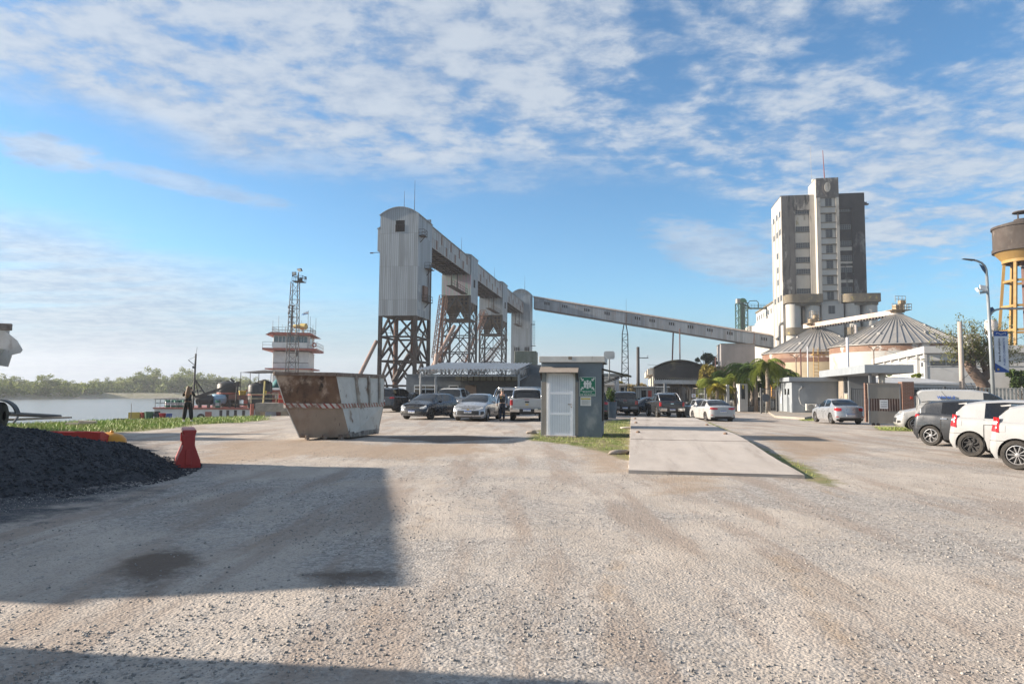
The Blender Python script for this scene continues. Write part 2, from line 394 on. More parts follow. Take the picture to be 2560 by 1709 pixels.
wm = bpy.data.materials.new('river_water'); wm.use_nodes = True; t = NT(wm.node_tree); b = t.n['Principled BSDF']
b.inputs['Base Color'].default_value = (.16, .15, .12, 1); b.inputs['Roughness'].default_value = .22; b.inputs['IOR'].default_value = 1.33
o_ = t.new('ShaderNodeTexCoord').outputs['Object']; bn = t.new('ShaderNodeBump'); bn.inputs['Strength'].default_value = .35; bn.inputs['Distance'].default_value = .25
t.l.new(t.math('ADD', t.noise(o_, .5, 6, .65, (.5, 1.4, 1)), t.math('MULTIPLY', t.noise(o_, .03, 3, .5, (.4, 2.2, 1)), 3)), bn.inputs['Height']); t.l.new(bn.outputs[0], b.inputs['Normal'])
struct(MB().quad((-1500, -80, WATER), (20, -80, WATER), (20, 1600, WATER), (-1500, 1600, WATER)).build('river', wm))

# loose stones, grass blades ------------------------------------------------
def stones(n, xs, ys, zs, smin, smax):
    base = np.array([(-1, -1, -.6), (1, -1, -.6), (1, 1, -.6), (-1, 1, -.6), (-.7, -.7, .6), (.7, -.7, .6), (.7, .7, .6), (-.7, .7, .6)])
    q = np.array([(0, 3, 2, 1), (4, 5, 6, 7), (0, 1, 5, 4), (1, 2, 6, 5), (2, 3, 7, 6), (3, 0, 4, 7)])
    s = smin + (smax - smin) * RNG.random(n) ** 3
    v = base[None] * (1 + RNG.uniform(-.35, .35, (n, 8, 3))); v = v * (s[:, None] * RNG.uniform(.6, 1.3, (n, 3)) * .5)[:, None, :]
    a = RNG.uniform(0, 6.28, n); tl = RNG.uniform(-.6, .6, n); c, s_ = np.cos(a)[:, None], np.sin(a)[:, None]; ct, st = np.cos(tl)[:, None], np.sin(tl)[:, None]
    y1 = v[..., 1] * ct - v[..., 2] * st; z1 = v[..., 1] * st + v[..., 2] * ct
    x2 = v[..., 0] * c - y1 * s_; y2 = v[..., 0] * s_ + y1 * c
    v = np.stack([x2 + xs[:, None], y2 + ys[:, None], z1 + zs[:, None] + s[:, None] * .12], -1).reshape(-1, 3)
    return v, (q[None] + (np.arange(n) * 8)[:, None, None]).reshape(-1, 4)
def scatter_yard(n):
    y = 3.0 + 15 * RNG.random(n) ** 1.4; x = (RNG.random(n) * 2 - 1) * (.80 * y + .6)
    d = fbm(x * .55, y * .8, 4, 31); keep = (d > .50 + .16 * RNG.random(n)) | (RNG.random(n) < .10)
    g = land_masks(x, y)[0]; keep &= g < .4
    return x[keep], y[keep]
stone_mat = bpy.data.materials.new('loose_stone'); stone_mat.use_nodes = True; t = NT(stone_mat.node_tree); b = t.n['Principled BSDF']
rn = t.new('ShaderNodeNewGeometry').outputs['Random Per Island']
t.l.new(t.ramp(rn, [(0, (.15, .145, .14)), (.45, (.24, .225, .21)), (.8, (.32, .30, .275)), (1, (.40, .37, .34))]), b.inputs['Base Color']); b.inputs['Roughness'].default_value = .9
sx, sy = scatter_yard(80000)
sv, sf = stones(len(sx), sx, sy, gzs(sx, sy), .005, .021)
stuff(tag(npmesh('gravel', sv, sf, stone_mat), 'loose grey gravel scattered over the dusty beige yard', 'gravel'))

def blades(n_try, polys, hmin, hmax, wd, name, label, gm=None):
    xs, ys = [], []
    for (p, ww) in polys:
        P = np.array(p); lo, hi = P.min(0), P.max(0)
        x = RNG.uniform(lo[0] - .5, hi[0] + .5, n_try); y = RNG.uniform(lo[1] - .5, hi[1] + .5, n_try)
        m = np.clip(.5 + inside_dist(p, x, y) / (2 * ww), 0, 1); k = m * (.35 + 1.1 * fbm(x * 1.3, y * 1.3, 4, 77)) > .42 + .25 * RNG.random(n_try)
        xs.append(x[k]); ys.append(y[k])
    x = np.concatenate(xs); y = np.concatenate(ys); n = len(x); z = gzs(x, y)
    h = RNG.uniform(hmin, hmax, n); a = RNG.uniform(0, 6.28, n); l = RNG.uniform(.1, .8, n) * h; b_ = RNG.uniform(0, 6.28, n)
    p0 = np.stack([x - np.cos(a) * wd, y - np.sin(a) * wd, z - .01], -1); p1 = np.stack([x + np.cos(a) * wd, y + np.sin(a) * wd, z - .01], -1)
    p2 = np.stack([x + np.cos(b_) * l, y + np.sin(b_) * l, z + h], -1)
    v = np.stack([p0, p1, p2], 1).reshape(-1, 3); f = np.arange(3 * n).reshape(-1, 3)
    return stuff(tag(npmesh(name, v, f, gm or grass_mat), label, 'grass'))
grass_mat = bpy.data.materials.new('grass_blade'); grass_mat.use_nodes = True; t = NT(grass_mat.node_tree); b = t.n['Principled BSDF']
rn = t.new('ShaderNodeNewGeometry').outputs['Random Per Island']; o_ = t.new('ShaderNodeTexCoord').outputs['Object']
t.l.new(t.mix(t.rng(t.noise(o_, .9, 5, .7), .4, .62), t.ramp(rn, [(0, (.08, .14, .018)), (.6, (.16, .235, .035)), (1, (.25, .28, .07))]), (.25, .27, .07)), b.inputs['Base Color'])
b.inputs['Roughness'].default_value = .6; b.inputs['Subsurface Weight'].default_value = 0
bank_mat = grass_mat.copy(); bank_mat.name = 'bank_grass_blade'
for n in bank_mat.node_tree.nodes:
    if n.type == 'VALTORGB':
        for e, c in zip(n.color_ramp.elements, ((.13, .24, .02, 1), (.22, .36, .04, 1), (.32, .42, .08, 1))): e.color = c
blades(90000, GRASS[:1], .05, .16, .016, 'grass', 'bright green grass along the river bank on the left', bank_mat)
blades(20000, GRASS[1:2], .02, .09, .008, 'grass', 'patchy green grass around the small grey hut')
blades(13000, GRASS[2:3], .03, .08, .008, 'grass', 'thin strip of grass along the right edge of the concrete ramp')
blades(3000, GRASS[3:], .04, .12, .012, 'grass', 'small grass patches by the kerb and the gate')

# concrete weighing ramp -----------------------------------------------------
conc = mat('ramp_concrete', (.43, .385, .345), (.36, .32, .285), 1.2, (1.5, .35, 1), [((.27, .235, .205), .8, (2.2, .22, 1), .5, .72), ((.50, .46, .41), .5, (3, .4, 1), .58, .7), ((.16, .14, .12), 1.1, (1, .8, 1), .66, .76), ((.10, .09, .08), 2.6, (.6, .25, 1), .695, .72)], .9, bump=.25, bscale=60)
slab_o = G(1572, 1183); rz_s = AX
def ramp_slab():
    L, Wd = 22.6, 3.28; m = MB(); prof = [(0, .07), (2.5, .11), (6.5, .27), (8.5, .31), (L, .31)]; ns = 46
    ys = np.linspace(0, L, ns); zs = np.interp(ys, [p[0] for p in prof], [p[1] for p in prof])
    rr = random.Random(3); vs = []; nxs = 6
    for i in range(ns):
        a = rr.uniform(-.012, .012); bq = rr.uniform(-.012, .012)
        vs += [(a, ys[i], -.3)] + [(a + (Wd + bq - a) * k / nxs, ys[i] + (rr.uniform(-.02, .02) if i in (0, ns - 1) else 0), zs[i] + rr.uniform(-.004, .004)) for k in range(nxs + 1)] + [(Wd + bq, ys[i], -.3)]
    c = nxs + 3; fs = [(i * c + k, i * c + k + 1, (i + 1) * c + k + 1, (i + 1) * c + k) for i in range(ns - 1) for k in range(c - 1)]
    fs += [tuple(range(c - 1, -1, -1)), tuple((ns - 1) * c + k for k in range(c))]
    o = m.add(vs, fs).build('concrete_ramp', conc, None, loc=(slab_o.x, slab_o.y, gz(slab_o.x, slab_o.y)), rz=rz_s)
    tag(o, 'long pale concrete ramp slab leading away from the yard to the gate', 'ramp'); o.data.shade_flat()
    jm = mat('ramp_joint', (.12, .105, .09))
    for yy in (6.2, 10.4, 14.5, 18.6):
        z0 = np.interp(yy, [p[0] for p in prof], [p[1] for p in prof]); MB().box((Wd / 2, yy, z0 + .001), (Wd - .02, .03, .012)).build('expansion_joint', jm, o)
    for (xx, yy) in ((.25, 8.6), (.22, 15.5), (.2, 20), (2.95, 8.6), (3.0, 14.5)):
        z0 = np.interp(yy, [p[0] for p in prof], [p[1] for p in prof])
        MB().ball((xx, yy, z0 + .02), .07, 8, 6, (1, 1, .6)).build('lifting_lug', mat('lug_rust', (.20, .13, .09)), o)
    return o
ramp = ramp_slab()
def blob_mesh(rx, ry, rz_, seed, nu=18, nv=10, amp=.25):
    rr = np.random.default_rng(seed); m = MB(); m.ball((0, 0, 0), 1, nu, nv); v = np.array(m.v)
    k = 1 + amp * (vnoise(v[:, 0] * 2.1 + seed, v[:, 1] * 2.1 + v[:, 2] * 1.7, seed) - .5) * 2; v = v * k[:, None] * np.array([rx, ry, rz_])
    m.v = [tuple(p) for p in v]; return m
p = G(1548, 1136)
tag(blob_mesh(.32, .10, .085, 4).build('rubble_chunk', mat('rubble', (.33, .28, .24), (.2, .17, .14), 6, bump=.6, bscale=25), None, True, (p.x, p.y, p.z + .05), R(20)), 'brown lump of rubble on the grass against the left edge of the ramp', 'rubble')
p = G(1565, 1071)
tag(blob_mesh(.26, .10, .06, 8).build('rubble_chunk', mat('rubble_pale', (.5, .46, .4), bump=.5), None, True, (p.x, p.y, p.z + .03)), 'pale stone lying on the grass beside the far part of the ramp', 'rubble')
p = G(1330, 1084)
tag(blob_mesh(.2, .12, .09, 9).build('rubble_chunk', MATS['rubble'], None, True, (p.x, p.y, p.z + .05)), 'dark clod in the weeds left of the hut', 'rubble')

# dark gravel pile at the left
def gravel_pile():
    st = .05; gx = np.arange(-5.2, 5.21, st); gy = np.arange(-5.0, 5.01, st); X2, Y2 = np.meshgrid(gx, gy)
    r = np.hypot(X2 / 3.25, Y2 / 3.9) + (fbm(X2 * .8 + 9, Y2 * .8, 3, 3) - .5) * .25
    z = 1.72 * np.clip(1 - r, 0, 1) ** 1.15; z = 1.06 * (1 - np.exp(-z * 1.15))
    z += (fbm(X2 * 14, Y2 * 14, 2, 8) - .5) * .07 * (z > .005) + (fbm(X2 * 2, Y2 * 2, 3, 12) - .5) * .16 * np.clip(z * 3, 0, 1) - .035
    n1, n2 = X2.shape; ii = np.arange(n1 * n2).reshape(n1, n2); f = np.stack([ii[:-1, :-1], ii[:-1, 1:], ii[1:, 1:], ii[1:, :-1]], -1).reshape(-1, 4)
    zf = z.ravel(); f = f[zf[f].max(1) > -.03]
    pm = mat('dark_chippings', (.026, .027, .032), (.062, .063, .069), 30, (1, 1, 1), [((.14, .14, .145), 45, (1, 1, 1), .6, .72), ((.015, .016, .02), 3, (1, 1, 1), .5, .7)], .85, bump=1.0, bscale=38, detail=8)
    o = npmesh('gravel_pile', np.stack([X2, Y2, z], -1).reshape(-1, 3), f, pm, smooth=True); o.location = (PILEC[0], PILEC[1], 0)
    tag(o, 'big heap of dark grey road chippings on the left', 'gravel pile')
    n = 26000; a = RNG.uniform(0, 6.28, n); q = RNG.random(n) ** .6 * 1.12; x = q * 3.25 * np.cos(a); y = q * 3.9 * np.sin(a)
    k = (np.abs(x) < 5.1) & (np.abs(y) < 4.9) & (x > -1.5); x, y = x[k], y[k]
    xi = np.clip(((x + 5.2) / st).astype(int), 0, len(gx) - 1); yi = np.clip(((y + 5) / st).astype(int), 0, len(gy) - 1); zz_ = np.maximum(z[yi, xi], 0)
    v, f = stones(len(x), x, y, zz_, .015, .05); dm = mat('dark_chipping_stone', (.022, .023, .028), (.062, .062, .068), 9, rough=.8)
    stuff(npmesh('chippings', v, f, dm, parent=o)); return o
gravel_pile()
# ---------------------------------------------------------------- vehicles
def glass_mat(name, c=(.012, .014, .016)):
    if name in MATS: return MATS[name]
    m = mat(name, c, tuple(x * .8 for x in c), rough=.05, spec=.7); return m
GLASS = glass_mat('car_glass'); TINT = glass_mat('tinted_glass', (.006, .006, .007))
RUB = mat('tyre_rubber', (.022, .021, .02), (.05, .045, .04), 6, rough=.85)
ALLOY = mat('alloy_rim', (.55, .55, .56), (.42, .42, .43), rough=.3, metal=.8)
BLACKP = mat('black_plastic', (.018, .018, .019), (.03, .029, .028), rough=.55)
REDL = mat('red_lens', (.42, .012, .015), (.30, .008, .01), 8, rough=.12, coat=.6)
CLEARL = mat('clear_lens', (.50, .52, .54), (.20, .21, .22), 14, (1, 1, 1), rough=.08, coat=.8)
CHROME = mat('chrome', (.62, .62, .63), (.5, .5, .5), rough=.15, metal=1)
PLW = mat('plate_white', (.72, .73, .75), rough=.4); PLB = mat('plate_blue', (.03, .10, .38), rough=.4); INK = mat('plate_ink', (.02, .02, .022))
def wheel(parent, c, r, wd, side, style):
    e = bpy.data.objects.new('wheel', None); COL.objects.link(e); e.parent = parent; e.location = c; e.empty_display_size = .1
    Mx = Matrix.Rotation(R(-90) * side, 4, 'X')                  # local z becomes outward
    h = wd / 2; ri = r * .66
    MB().lathe([(ri * .5, -h), (r * .9, -h), (r * .985, -h * .75), (r, -h * .3), (r, h * .3), (r * .985, h * .75), (r * .92, h), (r * .72, h), (ri, h * .75), (ri * .97, h * .2)], 32, Mx).build('tyre', RUB, e, auto=50)
    m = MB(); z = h * .62
    m.lathe([(ri * 1.0, z * .35), (ri * 1.0, z + .012), (ri * .93, z + .014), (ri * .9, z * .55)], 32, Mx)
    n, tw, wsp, mt = {'alloy5': (5, 0, .42, ALLOY), 'twist': (6, .55, .36, ALLOY), 'black': (8, .5, .42, mat('black_hubcap', (.03, .03, .032), rough=.4)), 'alloy10': (10, 0, .26, ALLOY), 'steel': (12, 0, .34, mat('grey_hubcap', (.36, .36, .37), rough=.4, metal=.4)), 'dark': (6, 0, .38, mat('dark_rim', (.14, .14, .145), rough=.35, metal=.6))}[style]
    for i in range(n):
        a = 2 * math.pi * i / n; vs = []
        for (rr, da, ww) in ((ri * .16, 0, wsp * .9), (ri * .55, tw * .5, wsp * .62), (ri * .97, tw, wsp * .62)):
            for sg in (-1, 1):
                an = a + da + sg * ww * .5 * (ri * .5 / max(rr, ri * .3))
                vs += [(rr * math.cos(an), rr * math.sin(an), z - .002), (rr * math.cos(an), rr * math.sin(an), z * .6)]
        f = []
        for j in (0, 4): f += [(j, j + 2, j + 6, j + 4), (j, j + 4, j + 5, j + 1), (j + 2, j + 3, j + 7, j + 6)]
        m.add(vs, f, Mx)
    m.lathe([(ri * .24, z * .5), (ri * .22, z + .008), (0.001, z + .012)], 16, Mx)
    m.build('rim', mt, e)
    MB().lathe([(ri * .96, z * .15), (.001, z * .15)], 24, Mx).build('brake_disc', BLACKP, e)
    return e
class Car:
    def __init__(s, name, label, cat, pos, head, P, group=None):
        s.P = P; rz = math.atan2(head[1], head[0]); s.root = thing(name, label, cat, pos, rz, group)
        L, Wd = P['L'], P['W']; cf, cr = P.get('cf', .42), P.get('cr', .30); nf, nr = P.get('nf', 3.0), P.get('nr', 3.6)
        s.zb = P['belt']; s.zt = P['top']; xs, ys = [], []
        K = 15
        for i in range(K):
            th = math.pi / 2 * i / K; xs.append(L / 2 - cf + cf * math.cos(th) ** (2 / nf)); ys.append(Wd / 2 * math.sin(th) ** (2 / nf) if i else 0)
        sx = list(np.linspace(L / 2 - cf, -L / 2 + cr, 44))
        for c in P['axles']:
            ra = P['R'] + .045
            sx = [x for x in sx if abs(x - c) > ra + .02] + [c + ra * q for q in (-1.02, -.998, -.97, -.9, -.78, -.6, -.4, -.2, 0, .2, .4, .6, .78, .9, .97, .998, 1.02)]
        for (a, b) in P['glass_side']: sx += [a, b]
        sx += list(P['ws']) + list(P['rw'])
        sx = sorted({round(x, 4) for x in sx if -L / 2 + cr <= x <= L / 2 - cf}, reverse=True)
        for x in sx: xs.append(x); ys.append(Wd / 2 * (1 - .035 * abs(2 * x / L) ** 3))
        for i in range(K, -1, -1):
            th = math.pi / 2 * i / K
            if i == K: continue
            xs.append(-L / 2 + cr - cr * math.cos(th) ** (2 / nr)); ys.append(Wd / 2 * (1 - .035) * math.sin(th) ** (2 / nr) if i else 0)
        s.x = np.array(xs); s.y = np.array(ys); s.n = len(xs)
        s.s = np.concatenate([[0], np.cumsum(np.hypot(np.diff(s.x), np.diff(s.y)))]); s.S = s.s[-1]
        tx = np.gradient(s.x); ty = np.gradient(s.y); l = np.hypot(tx, ty); s.nx, s.ny = -ty / l * -1, -tx / l
        s.nx = ty / l; s.ny = -tx / l
        s.nx[0], s.ny[0], s.nx[-1], s.ny[-1] = 1, 0, -1, 0
        s.tr = np.array([0, .1, .22, .36, .5, .64, .78, .9, .97, 1])
        ins = np.array(P.get('inset', [.07, .03, .008, 0, 0, .006, .018, .034, .05, .075]))
        fin = np.array(P.get('front', [.08, .03, .0, 0, .01, .03, .06, .11, .17, .26])); rin = np.array(P.get('rear', [.12, .04, .0, 0, .015, .03, .045, .06, .075, .10]))
        zb0 = np.full(s.n, P.get('sill', .20))
        zb0 = np.where(np.abs(s.nx) > .5, P.get('chin', .20), zb0); zb0 = np.where(s.nx < -.5, P.get('tail', .30), zb0)
        ra = P['R'] + .045
        for c in P['axles']:
            d = ra ** 2 - (s.x - c) ** 2; zb0 = np.where((d > 0) & (np.abs(s.ny) > .6), np.maximum(zb0, P['R'] + np.sqrt(np.maximum(d, 0))), zb0)
        s.zb0 = zb0; s.zbelt = np.interp(s.x, *zip(*sorted(s.zb))); s.ztop = np.interp(s.x, *zip(*sorted(s.zt)))
        for arr in (s.zbelt, s.ztop):
            pass
        T = s.tr; s.G = np.zeros((s.n, len(T), 3))
        for k in range(s.n):
            f = abs(s.nx[k]) ** 1.5; e = ins * (1 - f) + (fin if s.nx[k] > 0 else rin) * f
            zlo = P.get('chin', .2) if s.nx[k] > .5 else P.get('sill', .2)
            zfull = zlo + (s.zbelt[k] - zlo) * T                    # inset follows the real height, so arches stay flush
            z = zb0[k] + (s.zbelt[k] - zb0[k]) * T; e = np.interp(z, zfull, e)
            s.G[k, :, 0] = s.x[k] - s.nx[k] * e; s.G[k, :, 1] = np.maximum(s.y[k] - s.ny[k] * e, 0); s.G[k, :, 2] = z
        s.G[0, :, 1] = 0; s.G[-1, :, 1] = 0
        s.body()
    def at(s, ss, z, side=1, off=0.0):
        k = int(np.clip(np.searchsorted(s.s, ss) - 1, 0, s.n - 2)); f = (ss - s.s[k]) / (s.s[k + 1] - s.s[k])
        q = []
        for kk in (k, k + 1): q.append([np.interp(z, s.G[kk, :, 2], s.G[kk, :, c]) for c in (0, 1)])
        x = q[0][0] * (1 - f) + q[1][0] * f; y = q[0][1] * (1 - f) + q[1][1] * f
        nx = s.nx[k] * (1 - f) + s.nx[k + 1] * f; ny = s.ny[k] * (1 - f) + s.ny[k + 1] * f
        return (x + nx * off, side * (y + ny * off), z)
    def sx(s, x):
        """arc position of the side point at local x"""
        m = np.abs(s.ny) > .4; return float(np.interp(-x, -s.x[m], s.s[m]))
    def patch(s, name, m, pts, sides=(1, -1), off=.014, nz=5, rear=False, thick=.012):
        """pts: (s, zlo, zhi) columns along the outline from front centre (or rear centre)"""
        out = []
        pts = [((s.S - a) if rear else a, lo, hi) for a, lo, hi in pts]
        A = np.array(pts); A = A[np.argsort(A[:, 0])]; ss = np.linspace(A[0, 0], A[-1, 0], 26); lo = np.interp(ss, A[:, 0], A[:, 1]); hi = np.interp(ss, A[:, 0], A[:, 2])
        for sd in sides:
            b = MB(); n = len(ss); vs = []
            for i in range(n):
                for j in range(nz + 1): vs.append(s.at(ss[i], lo[i] + (hi[i] - lo[i]) * j / nz, sd, off))
            for i in range(n):
                for j in range(nz + 1): vs.append(s.at(ss[i], lo[i] + (hi[i] - lo[i]) * j / nz, sd, off - thick))
            c = nz + 1; o = n * c; fs = []
            for i in range(n - 1):
                for j in range(nz): fs += [(i * c + j, (i + 1) * c + j, (i + 1) * c + j + 1, i * c + j + 1)]
                fs += [(i * c, i * c + o, (i + 1) * c + o, (i + 1) * c), (i * c + nz, (i + 1) * c + nz, (i + 1) * c + nz + o, i * c + nz + o)]
            for i in (0, n - 1):
                for j in range(nz): fs.append((i * c + j, i * c + j + 1, i * c + j + 1 + o, i * c + j + o))
            if sd > 0: fs = [f[::-1] for f in fs]
            out.append(b.add(vs, fs).build(name, m, s.root, auto=40))
        return out
    def centre(s, name, m, hw, zlo, zhi, rear=False, off=.01, thick=.02):
        """a patch across the middle of the front or the tail"""
        b = MB(); n = 10; vs = []
        for i in range(n + 1):
            q = -hw + 2 * hw * i / n; ss = abs(q); ss = s.S - ss if rear else ss
            for (zz, oo) in ((zlo, off), ((zlo + zhi) / 2, off), (zhi, off), (zhi, off - thick), (zlo, off - thick)): vs.append(s.at(ss, zz, 1 if q > 0 else -1, oo))
        fs = []
        for i in range(n):
            for j in range(5): fs.append((i * 5 + j, i * 5 + (j + 1) % 5, (i + 1) * 5 + (j + 1) % 5, (i + 1) * 5 + j))
        fs += [tuple(range(5)), tuple(n * 5 + k for k in range(5))]
        return b.add(vs, fs).build(name, m, s.root, auto=40)
    def body(s):
        P = s.P; n = s.n; nt = len(s.tr); body = MB(); vs = []
        for sd in (1, -1):
            for k in range(n):
                for j in range(nt): vs.append((s.G[k, j, 0], sd * s.G[k, j, 1], s.G[k, j, 2]))
        o = n * nt; fs = []
        for k in range(n - 1):
            for j in range(nt - 1):
                a, b_, c, d = k * nt + j, (k + 1) * nt + j, (k + 1) * nt + j + 1, k * nt + j + 1
                fs.append((d, c, b_, a)); fs.append((a + o, b_ + o, c + o, d + o))
        body.add(vs, fs)
        hmax = max(s.ztop - s.zbelt); Wr = P['Wroof'] / 2; rings = []
        for k in range(n):
            y0 = s.G[k, -1, 1]; zb, zt = s.zbelt[k], max(s.ztop[k], s.zbelt[k] + .004); h = zt - zb; x = s.G[k, -1, 0]
            hood = [(f * y0, zb + min(h, .09) * (1 - f ** 3)) for f in (1, .97, .94, .8, .6, .3, 0)]
            q = sm(.05, .24, h); yr = y0 + (Wr - y0) * min(1, h / hmax)
            yg = y0 - .035
            gh = [(y0, zb), (y0 - .02, zb + .012), (yg, zb + .022), (max(0, yr + .02), zt - .075 * min(1, h / .3)), (max(0, yr - .07), zt - .022), (yr * .5, zt - .004), (0, zt)]
            rings.append([(x, a[0] + (b_[0] - a[0]) * q, a[1] + (b_[1] - a[1]) * q) for a, b_ in zip(hood, gh)])
        groups = {}
        for k in range(n - 1):
            xm = (rings[k][0][0] + rings[k + 1][0][0]) / 2; hh = max(s.ztop[k] - s.zbelt[k], s.ztop[k + 1] - s.zbelt[k + 1]); xa = s.x[k]; xb = s.x[k + 1]; xm = (xa + xb) / 2
            for j in range(6):
                g = 'body'
                if hh > .06:
                    if j == 2:
                        for w_, (a, b_) in enumerate(P['glass_side']):
                            if a <= xm <= b_: g = ('side_window', w_)
                    elif j >= 3 and P['ws'][0] <= xm <= P['ws'][1]: g = ('windshield', 0)
                    elif j >= 3 and P['rw'][0] <= xm <= P['rw'][1]: g = ('rear_window', 0)
                for sd in (1, -1):
                    q = [rings[k][j], rings[k + 1][j], rings[k + 1][j + 1], rings[k][j + 1]]; q = [(p[0], sd * p[1], p[2]) for p in q]
                    if sd > 0: q = q[::-1]
                    key = g if g == 'body' or g[0] != 'side_window' else (*g, sd)
                    (body if key == 'body' else groups.setdefault(key, MB())).add(q, [(0, 1, 2, 3)])
        def weld(o, ang):
            bm = bmesh.new(); bm.from_mesh(o.data); bmesh.ops.remove_doubles(bm, verts=bm.verts, dist=.0012); bmesh.ops.dissolve_degenerate(bm, dist=.0005, edges=bm.edges)
            bmesh.ops.recalc_face_normals(bm, faces=bm.faces) if o.name.startswith('body') else None
            bm.to_mesh(o.data); bm.free(); smooth_angle(o.data, ang)
        b_ = body.build('body', P['paint'], s.root); weld(b_, 38)
        for key, g in groups.items():
            weld(g.build(key[0], P.get('glass', GLASS), s.root), 40)
        u = MB(); L, Wd = P['L'], P['W']; zc = P.get('sill', .2)
        u.box((0, 0, zc + .18), (L - .35, Wd - .5, .34))
        for c0 in ((P['axles'][0] + P['axles'][1]) / 2,): u.box((c0, 0, zc + .13), (abs(P['axles'][0] - P['axles'][1]) - 2 * P['R'] - .12, Wd - .12, .22))
        u.build('underbody', BLACKP, s.root)
        tw = P['W'] / 2 - P.get('tw', .2) / 2 - .015
        for c in P['axles']:
            for sd in (1, -1): wheel(s.root, (c, sd * tw, P['R']), P['R'], P.get('tw', .2), sd, P.get('wheel', 'alloy5'))
        for sd in (1, -1):
            xm = P['ws'][0] + P.get('mirror_dx', .35); k = int(np.argmin(np.abs(s.x - xm) + (np.abs(s.ny) < .5) * 9)); zz = s.zbelt[k]
            m = MB(); m.ball((xm - .0, sd * (s.y[k] + .10), zz + .07), .11, 12, 8, (.62, 1, .72)); m.bar((xm, sd * (s.y[k] - .07), zz + .02), (xm, sd * (s.y[k] + .06), zz + .05), .05, .04)
            m.build('wing_mirror', P.get('mirror', P['paint']), s.root, True)
        s.lines()
    def lines(s):
        P = s.P; dk = mat('panel_gap', (.012, .012, .013))
        for x in P.get('gaps', ()):
            a = s.sx(x); zt = float(np.interp(x, *zip(*sorted(s.zb))))
            for sd in (1, -1): s.patch('door_gap', dk, [(a, P.get('sill', .2) + .09, zt - .01), (a + .016, P.get('sill', .2) + .09, zt - .01)], (sd,), off=.005, thick=.006)
        for x in P.get('handles', ()):
            a = s.sx(x); zt = float(np.interp(x, *zip(*sorted(s.zb)))) - .13
            s.patch('door_handle', P.get('handle', P['paint']), [(a, zt, zt + .028), (a + .19, zt, zt + .028)], off=.03, thick=.04)
    def plate(s, rear, z, txt='', w=.40, h=.13, off=.012):
        p = s.at(s.S - 1e-4 if rear else 1e-4, z, 1, off); sgn = -1 if rear else 1
        M = frame_M(Vector((p[0] + sgn * .006, 0, z)), (0, -1 if rear else 1, 0), (0, 0, 1))
        b = MB().box((0, 0, 0), (w, h, .014), 0, M).build('licence_plate', PLW, s.root)
        MB().box((0, h * .36, .008), (w - .004, h * .26, .006), 0, M).build('plate_band', PLB, b)
        if txt: text('plate_number', txt, w * .86, h * .42, M @ Matrix.Translation((0, -h * .13, .0085)), INK, b, .003)
        return b
    def antenna(s, x, z): return MB().bar((x, 0, z), (x - .14, 0, z + .17), .012).build('aerial', BLACKP, s.root)
def drop(u, v, yd=None):
    return G(u, v) if yd is None else Vector((XZ(u, yd), yd, gz(XZ(u, yd), yd)))

HATCH = dict(L=4.05, W=1.75, R=.315, axles=(1.27, -1.28), Wroof=1.18, cf=.42, cr=.22, nr=3.2, chin=.2, tail=.32, sill=.2,
    belt=[(2.1, .70), (1.75, .80), (1.2, .92), (0, .95), (-1.2, .985), (-1.75, 1.0), (-2.1, .97)],
    top=[(2.1, .72), (1.8, .86), (1.15, 1.0), (.55, 1.27), (.25, 1.405), (-.1, 1.455), (-.7, 1.465), (-1.3, 1.425), (-1.62, 1.36), (-1.86, 1.07), (-1.93, 1.0), (-2.1, .97)],
    ws=(.22, 1.12), rw=(-1.88, -1.60), glass_side=[(-.18, .80), (-1.12, -.24)], gaps=(.95, -.21, -1.1), handles=(-.02, -.92),
    rear=[.12, .04, .0, 0, .01, .03, .06, .085, .10, .12])
SEDAN = dict(L=4.60, W=1.80, R=.325, axles=(1.36, -1.34), Wroof=1.16, cf=.48, cr=.34, nr=3.2, chin=.19, tail=.32, sill=.2,
    belt=[(2.3, .68), (1.9, .80), (1.3, .92), (0, .96), (-1.3, 1.0), (-1.8, 1.03), (-2.3, 1.0)],
    top=[(2.3, .70), (1.95, .86), (1.2, .99), (.62, 1.25), (.25, 1.40), (-.1, 1.455), (-.5, 1.46), (-.9, 1.42), (-1.3, 1.27), (-1.7, 1.09), (-1.9, 1.06), (-2.22, 1.05), (-2.3, 1.0)],
    ws=(.22, 1.17), rw=(-1.72, -.92), glass_side=[(-.12, .82), (-.98, -.18)], gaps=(.98, -.15, -1.02), handles=(.02, -.84))
PICKUP = dict(L=5.30, W=1.87, R=.39, axles=(1.62, -1.52), Wroof=1.36, cf=.40, cr=.10, nf=3.4, nr=5, chin=.38, tail=.5, sill=.38, tw=.26,
    belt=[(2.65, 1.0), (2.2, 1.08), (1.3, 1.15), (0, 1.17), (-.9, 1.19), (-2.65, 1.20)],
    top=[(2.65, 1.02), (2.3, 1.13), (1.35, 1.21), (.72, 1.56), (.42, 1.71), (.1, 1.785), (-.5, 1.79), (-.82, 1.73), (-.90, 1.66), (-1.02, 1.24), (-1.06, 1.2), (-2.65, 1.2)],
    ws=(.40, 1.30), rw=(-1.03, -.86), glass_side=[(.06, .9), (-.76, 0)], gaps=(1.02, .03, -.84), handles=(.16, -.68), mirror_dx=.55,
    rear=[.06, .02, 0, 0, 0, 0, .004, .008, .012, .03], inset=[.07, .03, .008, 0, 0, .004, .01, .016, .022, .04])
